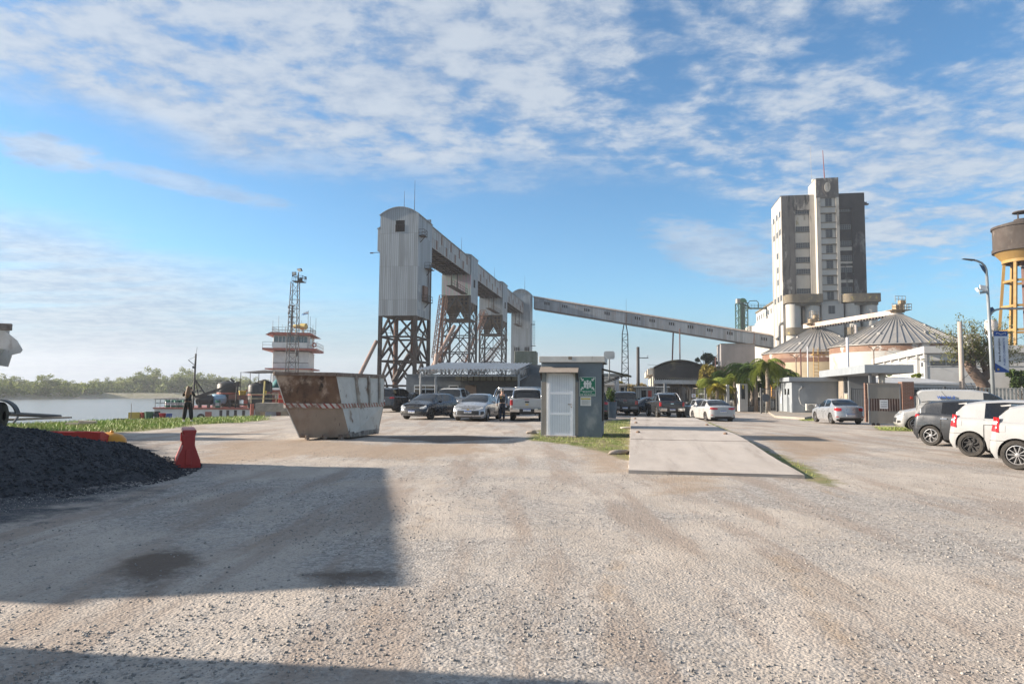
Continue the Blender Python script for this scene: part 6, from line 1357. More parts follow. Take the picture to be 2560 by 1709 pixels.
# ---------------------------------------------------------------- silo tower
CW_ = mat('white_concrete', (.43, .415, .385), (.37, .355, .325), .4, (1, 1, .3), [((.33, .30, .25), .35, (2.5, 2.5, .25), .56, .8)], .85)
CS = mat('sooty_concrete', (.13, .12, .11), (.075, .07, .066), .3, (1, 1, .4), [((.27, .25, .225), .22, (1, 1, .5), .52, .60), ((.028, .027, .027), .45, (1.5, 1.5, .22), .50, .62), ((.36, .34, .31), .7, (1, 1, .6), .66, .70)], .9, bump=.3, bscale=2)
CSD = mat('black_stained_concrete', (.040, .038, .038), (.024, .023, .024), .3, (1, 1, .4), [((.16, .155, .15), .22, (1, 1, .4), .54, .64), ((.30, .29, .27), .8, (1, 1, .6), .66, .72)], .9)
CP = mat('cream_concrete', (.46, .425, .37), (.38, .345, .30), .4, (1, 1, .5), [((.16, .145, .12), .35, (1, 1, .3), .55, .68), ((.25, .21, .11), .6, (1, 1, .3), .62, .74)], .9)
CMO = mat('mossy_corbel', (.15, .125, .09), (.10, .09, .07), .8, (1, 1, .5), [((.30, .25, .10), 1.0, (1, 1, .8), .56, .7), ((.40, .36, .31), .7, (1, 1, .4), .62, .72)], .9)
WINM = mat('steel_window', (.035, .04, .045), (.06, .065, .07), 4, rough=.4); MUL = mat('mullion', (.20, .20, .19))
def silo():
    d = 185.0; o = W(1963, 978, d); t = thing('silo_tower', 'tall white and soot stained concrete grain silo tower with a mast on top', 'silo tower', (o.x, d, 0), AX)
    k = d / FPX; X_ = lambda u, y=0: (W(u, 978, d + y).x - o.x - math.sin(R(10)) * y) / math.cos(R(10)) / (1 + math.tan(R(10)) * math.tan(math.atan((u - CX) / FPX)))
    Zz = lambda v: W(1990, v, d).z; H = Zz(490); Wd = 21.3; D = 13.7; zc = Zz(757)
    pz, py = .0, 0
    cxa, cxb = 8.6, 14.3; fy = -1.9; zt = Zz(455)
    MB().bb((0, .8, 0), (Wd, D, H - .01)).build('core', CW_, t)
    MB().bb((-.02, .78, H - .02), (Wd + .02, D + .02, H + .25)).build('parapet', CS, t)
    # front piers and recesses
    L0, L1, L2 = 3.4, 7.3, 8.6
    MB().bb((0, 0, zc), (L0, .78, H)).build('front_pier', CS, t); MB().bb((L1, 0, zc), (L2, .78, H)).build('front_pier', CP, t); MB().bb((L0, 0, Zz(527)), (L1, .78, H)).build('front_lintel', CS, t)
    MB().bb((L0, .45, zc), (L1, .78, Zz(527))).build('recess_wall', CP, t)
    r0, r1 = cxb + .15, 18.0
    MB().bb((r1, 0, zc), (Wd, .78, H)).build('front_pier', CSD, t); MB().bb((cxb, 0, Zz(527)), (r1, .78, H)).build('front_lintel', CSD, t); MB().bb((cxb, .45, zc), (r1, .78, Zz(527))).build('recess_wall', CSD, t)
    def win(xa, xb, va, vb, y, nx_, nz_):
        za, zb = Zz(vb), Zz(va); w_ = MB().bb((xa, y - .04, za), (xb, y + .02, zb)).build('window', WINM, t); m = MB()
        for i in range(nx_ + 1): x = xa + (xb - xa) * i / nx_; m.bb((x - .05, y - .09, za), (x + .05, y - .041, zb))
        for i in range(nz_ + 1): z = za + (zb - za) * i / nz_; m.bb((xa, y - .10, z - .04), (xb, y - .091, z + .04))
        m.build('glazing_bars', MUL, w_)
    for v in (524, 567.5, 608, 643.5, 673, 722):
        win(L0 + .25, L1 - .15, v, v + 12, .45, 6, 2); MB().bb((L0, .30, Zz(v + 14.5)), (L1, .45, Zz(v + 13))).build('sill', CS, t)
        win(r0 + .1, r1 - .2, v + (-1.5 if v < 700 else -2), v + 10, .45, 6, 2); MB().bb((cxb, .30, Zz(v + 13)), (r1, .45, Zz(v + 11.5))).build('sill', CSD, t)
    for va, vb in ((620, 630), (655, 662), (668, 672), (702, 709), (735, 740)): MB().bb((r0, .38, Zz(vb)), (r1, .45, Zz(va))).build('pale_band', CP, t)
    # middle stair tower
    MB().bb((cxa, fy + .5, zc - 3), (cxb, .8, zt)).build('stair_tower', CW_, t); MB().bb((cxa, .81, H), (cxb, 6.5, zt - .02)).build('stair_tower', CW_, t)
    MB().bb((cxa, fy, zc - 1), (cxa + 1.0, fy + .5, Zz(503))).build('stair_pier', CP, t); MB().bb((cxb - .8, fy, zc - 1), (cxb, fy + .5, Zz(503))).build('stair_pier', CP, t)
    MB().bb((cxa, fy, Zz(503)), (cxb, fy + .5, zt)).build('stair_head', CS, t)
    em = MB(); c_ = ((cxa + cxb) / 2, Zz(478)); em.prism([(c_[0] + 1.25 * math.sin(a), c_[1] + 2.0 * math.cos(a) - .3 * math.cos(2 * a)) for a in np.linspace(0, 6.2832, 24)[:-1]], fy - .14, fy, SWY); e_ = em.build('crest_relief', CS, t)
    em = MB(); em.prism([(c_[0] + .8 * math.sin(a), c_[1] + 1.35 * math.cos(a)) for a in np.linspace(0, 6.2832, 20)[:-1]], fy - .25, fy - .14, SWY); em.build('crest_shield', CP, e_)
    for i in range(7):
        v = 504.5 + i * 38.1; win(cxa + 2.35, cxb - 1.75, v, v + 19, fy + .46, 2, 4)
        MB().bb((cxa + 1.0, fy + .22, Zz(v + 35.5)), (cxb - .8, fy + .5, Zz(v + 22))).build('spandrel', CW_, t); MB().bb((cxa + 1.0, fy + .02, Zz(v + 37.5)), (cxb - .8, fy + .5, Zz(v + 35.5))).build('spandrel_sill', CMO, t); MB().bb((cxa + 1.0, fy + .02, Zz(v + 22)), (cxb - .8, fy + .5, Zz(v + 20.6))).build('spandrel_sill', CMO, t)
    # left face windows and pilasters
    rows = [(525, (1.5, 5.3, 9.6)), (570, (1.5, 5.3, 9.6)), (624, (5.3,)), (660, (5.3,)), (692, (5.3,)), (736, (1.5, 5.3, 9.6))]
    for v, ys in rows:
        for y in ys: MB().bb((-.05, y, Zz(v + 11) - .3), (.02, y + 1.9, Zz(v) + .15)).build('side_window', WINM, t)
    for y in (3.9, 8.1, 12.3): MB().bb((-.16, y, 0), (0, y + .45, H - 5)).build('pilaster', CW_, t)
    # mast and roof bits
    MB().tube((11.6, 1, zt), (11.3, 1, Zz(379)), .16, 6, .08).build('mast', mat('red_mast', (.20, .07, .07)), t); MB().tube((8.7, 3, zt), (8.6, 3, Zz(362)), .05, 4).build('thin_mast', RAILM, t); MB().ball((11.5, 1, zt), .75, 10, 6, (1, 1, .9)).build('mast_foot', CS, t)
    m = MB(); m.bb((Wd, 1, Zz(517)), (Wd + 1.4, 2, Zz(514))); m.bb((Wd + .2, 1.2, Zz(514)), (Wd + 1.0, 1.8, Zz(510))); m.tube((Wd, 1.4, Zz(550)), (Wd + 1.3, 1.4, Zz(550)), .06, 5); m.build('roof_bracket', DKST, t); MB().ball((8.8, 1.4, zt + .3), .55).build('roof_lamp', CP, t)
    # corbel balconies and bin columns
    def corbel(xa, xb, za, zb, m_):
        ys = 4.2; r = 1.9; pts = [(xa + r - r * math.cos(a), -ys + r - r * math.sin(a)) for a in np.linspace(0, math.pi / 2, 8)] + [(xb, -ys), (xb, 0), (xa, 0)]
        MB().prism(pts, za, zb).build('corbel', m_, t, auto=30)
        MB().prism([(xa + .5 + r - r * math.cos(a), -ys + .5 + r - r * math.sin(a)) for a in np.linspace(0, math.pi / 2, 8)] + [(xb - .5, -ys + .5), (xb - .5, 0), (xa + .5, 0)], za - .8, za).build('corbel_soffit', CMO, t, auto=30)
    for xa, xb in ((-.1, 9.1), (14.6, 23.3)):
        corbel(xa, xb, Zz(761.5), Zz(741), CMO); corbel(xa + .2, xb - .4, Zz(840), Zz(822), CMO)
    for x in (1.9, 6.7, 16.7, 21.0): MB().lathe([(1.9, 0), (1.9, Zz(764))], 24, Matrix.Translation((x + .2, -1.8, 0))).build('bin_column', CW_, t, True)
    MB().bb((9.1, -2.6, 0), (14.6, 0, Zz(764))).build('stair_base', CW_, t); win(10.8, 12.4, 769, 788, -2.6, 2, 4)
    for x in (4.4, 14.5, 18.9): MB().bb((x, -.15, Zz(812)), (x + .45, .02, Zz(768))).build('dark_slot', DARKW, t)
    m = MB(); m.path([(-.3, -1, Zz(809)), (-1.2, -1, Zz(811)), (-1.5, -1, Zz(817)), (-1.5, -1, Zz(842)), (-2.4, -1, Zz(848))], .45, 10); m.tube((-1.5, -1, 0), (-1.5, -1, Zz(842)), .35, 8); m.build('dust_pipe', mat('galv_pipe', (.30, .29, .27), rough=.5), t, True)
    # long bin row behind, receding along the left
    y0, y1 = D, D + 36; zr = Zz(757); za_ = W(1937, 749.5, 198.7).z; zb_ = za_ - 4.3
    for i in range(6): MB().lathe([(3.0, 0), (3.0, zb_ - .4 * (i % 2))], 20, Matrix.Translation((2.4, y0 + 3 + 6 * i, 0))).build('grain_bin', CW_, t, True)
    MB().bb((2.4, y0, 0), (18, y1, zb_ - .1)).build('bin_core', CW_, t); MB().bb((1.4, y0, zb_), (16, y1, za_)).build('head_house', CW_, t); MB().bb((1.1, y0, za_), (16.3, y1 + .3, za_ + .5)).build('head_roof', CMO, t)
    for i in range(9): MB().bb((1.35, y0 + 1.8 + i * 3.9, zb_ + 1.5), (1.42, y0 + 3.2 + i * 3.9, zb_ + 3.0)).build('side_window', WINM, t)
    MB().bb((-1.0, y1, 0), (16, y1 + 10, W(1890, 815, 235).z)).build('end_building', CW_, t)
silo()
# ---------------------------------------------------------------- domed bins
ROOFZ = bpy.data.materials.new('bin_roof'); ROOFZ.use_nodes = True; q = NT(ROOFZ.node_tree); bb_ = q.n['Principled BSDF']; o_ = q.new('ShaderNodeTexCoord').outputs['Object']; X_, Y_, Z_ = q.sep(o_)
an = q.math('ARCTAN2', Y_, X_); wn = q.new('ShaderNodeTexWhiteNoise', noise_dimensions='1D'); q.l.new(q.math('FLOOR', q.math('MULTIPLY', an, 60 / 6.28318)), wn.inputs['W'])
q.l.new(q.mix(q.rng(q.noise(o_, .35, 6, .65), .4, .68), q.mix(wn.outputs[0], (.26, .255, .25), (.20, .198, .195)), (.32, .30, .27)), bb_.inputs['Base Color']); bb_.inputs['Roughness'].default_value = .5; bb_.inputs['Metallic'].default_value = .2
BINW = mat('bin_sheet', (.37, .37, .355), (.32, .315, .30), .5, (1, 1, 8), [((.30, .17, .11), .22, (1, 1, .5), .60, .70)], .6, bump=.3, bscale=1.2, bstretch=(.01, .01, 4)); BINR = mat('bin_rust', (.22, .135, .09), (.17, .09, .058), .3, (1, 1, 2), [((.48, .46, .43), .35, (1, 1, 1), .54, .66)], .7)
BINB = mat('bin_brick', (.17, .095, .068), (.13, .07, .052), .5, (1, 1, 3), [((.42, .36, .3), .4, (1, 1, 1), .6, .75)], .85)
def dome_bin(u, d, vap, vev, Rr, lab, low):
    o = Vector((XZ(u, d), d, 0)); za = W(u, vap, d).z; ze = W(u - Rr * FPX / d, vev, d).z; t = thing('grain_bin', lab, 'grain bin', o, 0, 'round grain bins below the silo tower')
    MB().lathe([(Rr, 0), (Rr, ze - 1.3)], 72).build('wall', low, t, True); MB().lathe([(Rr + .02, ze - 1.3), (Rr + .02, ze)], 72).build('rust_band', BINR, t, True)
    MB().lathe([(Rr + .35, ze - .12), (Rr + .35, ze), (Rr * .55, ze + (za - ze) * .50), (1.3, za), (1.3, za + .35), (.001, za + .5)], 72).build('roof', ROOFZ, t, auto=25)
    m = MB(); n = 60
    for i in range(n):
        a = 2 * math.pi * i / n; c, s = math.cos(a), math.sin(a)
        for (r0, z0, r1, z1) in ((Rr + .36, ze, Rr * .55, ze + (za - ze) * .5), (Rr * .55, ze + (za - ze) * .5, 1.3, za)): m.bar((r0 * c, r0 * s, z0 + .10), (r1 * c, r1 * s, z1 + .10), .07, .10)
    m.build('roof_ribs', ROOFZ, t)
    for i in range(7):
        a = R(-165 + i * 26); rr = Rr * (.72 if i % 2 else .45); z = ze + (za - ze) * (1 - rr / Rr) * 1.02; v = MB(); v.box((0, 0, .3), (.5, .6, .55)); v.build('roof_vent', ROOFZ, t, loc=(rr * math.cos(a), rr * math.sin(a), z), rz=a)
    return t, za, ze
tB, zaB, zeB = dome_bin(2246.6, 130, 789, 866, 11.8, 'larger looking round white grain bin with a ribbed conical roof, right one', BINW)
tS, zaS, zeS = dome_bin(2049, 154, 820, 884, 11.9, 'round grain bin with rusty walls and a conical roof, left one', BINB)
m = MB(); rs = 12.0; m.lathe([(rs, 0), (rs, zeS - 2.2)], 24, None, R(-148), R(-103)); m.build('cream_panel', mat('cream_sheet', (.37, .31, .21), (.33, .275, .19), 1), tS, True)
m = MB(); x0 = XZ(2028, 141.5) - tS.location.x; y0 = 141.4 - 154
for i in range(14): m.tube((x0 + .6, y0, .5 + i * .7), (x0 + 1.6, y0, .5 + i * .7), .05, 4)
for x in (x0 + .6, x0 + 1.6): m.tube((x, y0, 0), (x, y0, zeS + .6), .08, 5)
m.bb((x0 + .4, y0 - .2, zeS - .9), (x0 + 5, y0 + .8, zeS - .75)); rails(m, [(x0 + .4, y0 - .2, zeS - .8), (x0 + 5, y0 - .2, zeS - .8)], 1.0, 2, 1.0, .05); m.build('ladder_cage', mat('ladder_yellow', (.42, .28, .08), (.35, .2, .08)), tS)
def bin_conveyor():
    a = W(2032, 813, 153); b = W(2246, 779, 130.5); t = thing('bin_conveyor', 'pale slatted conveyor bridging the tops of the two round grain bins', 'conveyor', a, 0); d = b - a
    cm = mat('conveyor_pale', (.52, .50, .46), (.46, .30, .22), .3, (1, 1, 1), rough=.6); s = d.normalized()
    MB().bar(-s * 2.5, d, 1.1, .9).build('casing', cm, t)
    m = MB(); n = 30
    for i in range(n): p = d * (i / n) + Vector((0, 0, -.65)); m.bar(p, p + s * .35, 1.0, .35)
    m.build('rollers', DKST, t)
    for c, sc in ((Vector((0, 0, .3)), 1.0), (d + Vector((0, 0, .2)), 1.15)):
        m = MB(); m.bb((c.x - 1.6 * sc, c.y - 1.2, c.z), (c.x + 1.6 * sc, c.y + 1.2, c.z + .12)); rails(m, [(c.x - 1.6 * sc, c.y - 1.2, c.z), (c.x + 1.6 * sc, c.y - 1.2, c.z), (c.x + 1.6 * sc, c.y + 1.2, c.z)], 1.2, 2, .8, .05); m.bb((c.x - .8, c.y - .6, c.z - .4), (c.x + .9, c.y + .6, c.z + 1.1)); m.bb((c.x + .2, c.y - .5, c.z + 1.2), (c.x + 1.2, c.y + .5, c.z + 2.0))
        rails(m, [(c.x - 1.0, c.y - .8, c.z + 1.5), (c.x + 1.0, c.y - .8, c.z + 1.5)], 1.2, 2, .6, .05); m.build('head_platform', mat('platform_rust', (.24, .17, .11), (.30, .24, .15), 2), t)
    p = W(2139, 812, 142) - a; m = MB(); m.tube((p.x, p.y, -a.z), (p.x, p.y, p.z), .34, 12); m.build('column', mat('pale_column', (.45, .42, .40), (.38, .34, .32)), t, True)
    m = MB()
    for i in range(5): m.bar((p.x - .9, p.y, p.z - 5 + i), (p.x - .3, p.y, p.z - 4 + i), .08)
    m.tube((p.x - .9, p.y, p.z - 5.5), (p.x - .9, p.y, p.z), .08, 5); m.build('column_lattice', GREYS, t)
bin_conveyor()
def green_elevator():
    d = 216.0; o = Vector((XZ(1857, d), d, 0)); t = thing('bucket_elevator', 'green steel lattice bucket elevator left of the long bin row', 'elevator', o, 0); k = d / FPX; Zz = lambda v: W(1857, v, d).z; gm = mat('elevator_green', (.05, .115, .085), (.04, .08, .065), 2, (1, 1, .4), rough=.6); gl = mat('head_green', (.07, .20, .12), rough=.5)
    H = Zz(758); w_ = 1.45; m = MB(); cs = [(-w_, -w_), (w_, -w_), (w_, w_), (-w_, w_)]
    for c in cs: m.bar((*c, 0), (*c, H), .28)
    n = 13
    for i in range(n):
        z0, z1 = H * i / n, H * (i + 1) / n
        for a, b in zip(cs, cs[1:] + cs[:1]): m.bar((*a, z1), (*b, z1), .16); m.bar((*a, z0), (*b, z1), .10)
    m.build('lattice', gm, t)
    m = MB(); m.bb((-.55, -.4, 0), (-.05, .4, H)); m.bb((.2, -.4, 0), (.7, .4, H)); m.build('leg_casing', gm, t)
    m = MB(); m.prism([(.3 + 1.3 * math.cos(a), H + .3 + 1.3 * math.sin(a)) for a in np.linspace(0, math.pi, 12)], -.6, .6, SWY); m.build('head', gl, t); MB().bb((-1.6, -.8, H), (-.6, .8, H + 1.4)).build('motor_box', mat('motor_grey', (.28, .28, .27)), t)
    m = MB(); m.bar((0, 0, H + .2), (3.2, 0, Zz(772)), .4); m.bb((1, -.6, Zz(772)), (9, .6, Zz(769))); m.path([(2.2, 0, Zz(758)), (2.6, 0, Zz(752)), (4.8, 0, Zz(751)), (5.4, 0, Zz(756)), (5.4, 0, Zz(768))], .14, 6); rails(m, [(1, -.6, Zz(769)), (9, -.6, Zz(769))], 1, 2, 1, .05); m.build('catwalk', gm, t)
    MB().bar((-1.5, -1.5, Zz(898)), (-10, -1.5, Zz(925)), .6).build('chute', mat('chute_grey', (.36, .34, .32)), t); MB().bb((-3.4, -2, Zz(882)), (-1, 2, Zz(874))).build('moss_roof', CMO, t)
green_elevator()
d = 200.0; t = thing('plant_building', 'grey windowless plant building behind the palms at the conveyor end', 'building', (XZ(1804, d), d, 0), AX); MB().bb((0, 0, 0), (9.5, 10, W(1810, 860, d).z)).build('wall', mat('weathered_wall', (.22, .205, .20), (.16, .15, .148), .3, (1, 1, .3), [((.40, .37, .34), .3, (1, 1, .4), .55, .7)]), t); MB().bb((-.1, -.1, W(1810, 860, d).z), (9.6, 10, W(1810, 858.5, d).z)).build('roof_edge', CMO, t)
# ---------------------------------------------------------------- vaulted shed and small buildings beyond the fence
def vault_shed():
    d = 96.0; t = thing('vaulted_shed', 'dark weathered shed with a curved vaulted gable and a scalloped canopy beyond the gate', 'shed', (XZ(1636, d), d, 0), AX); k = d / FPX * 1.02; w_ = (1757 - 1636) * k; ze = W(1690, 922, d).z; za = W(1690, 903.5, d).z
    p = [(w_ * i / 20, ze + (za - ze) * (1 - (2 * i / 20 - 1) ** 2)) for i in range(21)]; DK = mat('soot_gable', (.055, .052, .05), (.033, .032, .032), .4, (1, 1, .4), [((.17, .15, .09), .25, (1, 1, 1.5), .52, .66), ((.22, .21, .20), 1, (2, 2, .3), .68, .8)], .9)
    zc = W(1690, 958, d).z; MB().prism([(0, zc)] + p + [(w_, zc)], 0, .3, SWY).build('gable_wall', DK, t)
    m = MB(); q = [(w_ * i / 20, ze + (za - ze) * (1 - (2 * i / 20 - 1) ** 2) + .1) for i in range(21)]; m.prism([(x * 1.02 - .1, z) for x, z in q] + [(x * 1.02 - .1, z + .15) for x, z in q[::-1]], -.3, 26, SWY); m.build('vault_roof', DK, t)
    sd = mat('shed_side', (.50, .46, .40), (.42, .37, .3), 1, (1, 1, 1), [((.42, .30, .10), .6, (1, 1, 1), .58, .7)], .85)
    MB().bb((-.2, .3, 0), (0, 26, ze)).build('side_wall', sd, t); MB().bb((-.9, .2, ze - .8), (-.2, 26, ze)).build('gutter', sd, t); MB().bb((w_, .3, 0), (w_ + .2, 26, ze)).build('side_wall', sd, t); MB().bb((0, 25.7, 0), (w_, 26, za)).build('rear_wall', sd, t)
    for x in (0.2, 3.35, w_ - 2.2, w_ - .5): MB().bb((x, 0, 0), (x + .45, .3, zc)).build('door_pier', DK, t)
    m = MB(); n = 26
    for i in range(n): x = w_ * (i + .5) / n; m.lathe([(.13, 0), (.13, 1.5)], 8, Matrix.Translation((x, -1.4, zc + .55)) @ Matrix.Rotation(R(-90), 4, 'X'))
    m.bb((-.1, -1.4, zc - .1), (w_ + .1, -1.3, zc + .45)); m.build('scalloped_canopy', mat('canopy_zinc', (.28, .31, .34), (.2, .22, .24), 2, rough=.5), t)
vault_shed()
def lowbuild(lab, u0, u1, v0, v1, d, dp, m_, roofm, cat='building', name='low_building'):
    zt = W(u0, v0, d).z; t = thing(name, lab, cat, (XZ(u0, d), d, 0), AX); w_ = XZ(u1, d) - XZ(u0, d)
    MB().bb((0, 0, -.3), (w_, dp, zt)).build('wall', m_, t); MB().bb((-.2, -.3, zt), (w_ + .2, dp + .2, zt + .15)).build('roof', roofm, t); return t, zt, w_
WHB = mat('white_render', (.42, .42, .41), (.36, .36, .35), 1, (1, 1, 1), [((.36, .35, .33), .7, (1.5, 1.5, .4), .6, .8)], .85)
t, zt, w_ = lowbuild('low beige shed seen between the hut and the grey pickup', 1506, 1562, 962, 1000, 72, 8, mat('beige_wall', (.34, .32, .29)), ZROOF)
for i in range(3): MB().bb((.5 + i * .7, -.05, .8), (.85 + i * .7, .02, 2.1)).build('window', DARKW, t)
t, zt, w_ = lowbuild('white box building behind the beige shed right of the hut', 1508, 1534, 944, 990, 84, 5, WHB, WHB)
t, zt, w_ = lowbuild('flat white roofed kiosk behind the bars between the two pickups', 1590, 1668, 968, 1010, 76, 4, mat('kiosk_wall', (.36, .35, .33)), WHB)
for x in (.6, 2.2): MB().bb((x, -.04, 0), (x + .5, .02, zt - .3)).build('door', DARKW, t)
MB().bb((1.3, -.05, .9), (1.7, .02, 1.8)).build('red_panel', mat('bright_red', (.45, .05, .03)), t)
p = Vector((XZ(1542, 62), 62, 0)); t = thing('gate_post', 'thick white round post holding the gate beam above the grey pickup', 'post', p); MB().tube((0, 0, -.3), (0, 0, W(1560, 937, 62).z), .2, 14).build('column', mat('pale_column', (.45, .42, .40)), t, True); MB().bb((-2.3, -.3, W(1560, 942, 62).z), (1.0, .3, W(1560, 934, 62).z)).build('beam', mat('beam_timber', (.30, .27, .23)), t)
t = thing('fuel_kiosk', 'small white guard kiosk with a window beside the palms', 'kiosk', (XZ(1849, 68), 68, -.2)); k = 68 / FPX
zt = W(1859, 959, 68).z + .2; MB().bb((0, 0, 0), (20 * k, 1, zt)).build('wall', WHB, t); MB().bb((4 * k, -.04, zt * .45), (13 * k, .02, zt - .15)).build('window', GLASS, t); MB().bb((7 * k, -.05, zt - .5), (10 * k, -.01, zt - .1)).build('yellow_mark', mat('notice_yellow', (.55, .42, .03)), t)
# white building with pierced block screen
def block_building():
    d = 74.0; o = Vector((XZ(2320, d), d, 0)); t = thing('office_block', 'white two storey building with pierced block screens beyond the fence', 'building', o, R(-18)); Zz = lambda v, y=d: W(2330, v, y).z
    zt = Zz(883); zl = Zz(940)
    Lf = 29; wd_ = 10.5; lw = mat('block_white', (.42, .42, .415), (.37, .37, .365), .8, rough=.85)
    MB().bb((0, .0, 0), (wd_, Lf, zt)).build('wall', lw, t); MB().bb((-.35, -.5, zt), (wd_ + .3, Lf + .3, zt + .75)).build('roof_slab', lw, t); MB().bb((-.25, -.05, 0), (0, .5, zt)).build('corner_pier', lw, t)
    za, zb = zl - .3, zt - .55
    for j in range(5):
        y0 = 3.2 + j * 4.4; MB().bb((-.3, y0 - .2, 0), (-.005, y0 + .2, zt)).build('pier', lw, t)
        MB().bb((-.035, y0 + .25, za - .2), (-.002, y0 + 4.15, zb + .2)).build('dark_void', DARKW, t)
        m = MB(); nx_, nz_ = 7, 6
        for i in range(nx_ + 1): y = y0 + .2 + i * 4.0 / nx_; m.bb((-.25, y - .13, za - .2), (-.04, y + .13, zb + .2))
        for i in range(nz_ + 1): z = za + (zb - za) * i / nz_; m.bb((-.24, y0 + .2, z - .13), (-.045, y0 + 4.2, z + .13))
        m.build('pierced_screen', lw, t)
    for (y, z0, z1) in ((1.0, Zz(915), Zz(904)), (.6, Zz(941), Zz(931))): MB().bb((-.03, y, z0), (.02, y + 1.4, z1)).build('window', WINM, t)
    for (x0, x1) in ((.3, 1.75), (1.85, 3.3), (5.9, 7.4)): MB().bb((x0, -.04, Zz(914)), (x1, .02, Zz(902))).build('window', WINM, t)
    MB().bb((.02, -.07, Zz(915.5)), (wd_, -.005, Zz(914.2))).build('ledge', lw, t)
    for x in (4.4, 6.6): MB().bb((x, 2, zt + .75), (x + 1.2, 3.2, zt + 2.2)).build('roof_hut', lw, t)
    m = MB(); m.lathe([(.001, 0), (.62, 0), (.62, 1.35), (.5, 1.5), (.001, 1.6)], 20, Matrix.Translation((6.9, 2.6, zt + 2.2))); m.build('roof_tank', mat('tank_cream', (.55, .50, .46)), t, auto=40)
block_building()
def long_shed():
    d = 63.5; u0, u1 = 2168, 2428; o = Vector((XZ(u0, d), d, 0)); t = thing('metal_shed', 'long low white metal shed with a shallow gable behind the brick gate pier', 'shed', o, R(-4)); w_ = XZ(u1, d) - o.x; zt = W(2250, 956, d).z; zr = W(2250, 942, d).z; sh = mat('white_sheet', (.50, .51, .52), (.44, .45, .46), .6, (6, 1, .4), rough=.5)
    MB().bb((0, 0, 0), (w_, 6, zt)).build('wall', sh, t); m = MB(); m.add([(-.2, -.2, zt), (w_ + .2, -.2, zt - .2), (w_ - 3.8, 2.5, zr), (.6, 2.5, zr), (-.2, 6.2, zt), (w_ + .2, 6.2, zt - .2)], [(0, 1, 2, 3), (3, 2, 5, 4), (1, 5, 2), (0, 3, 4), (4, 5, 1, 0)]); m.build('roof', mat('white_roof', (.46, .46, .46), rough=.45), t)
    for x in (4.2, 5.8): MB().bb((x, -.05, 1.5), (x + .5, .01, 2.1)).build('window', WINM, t)
long_shed()
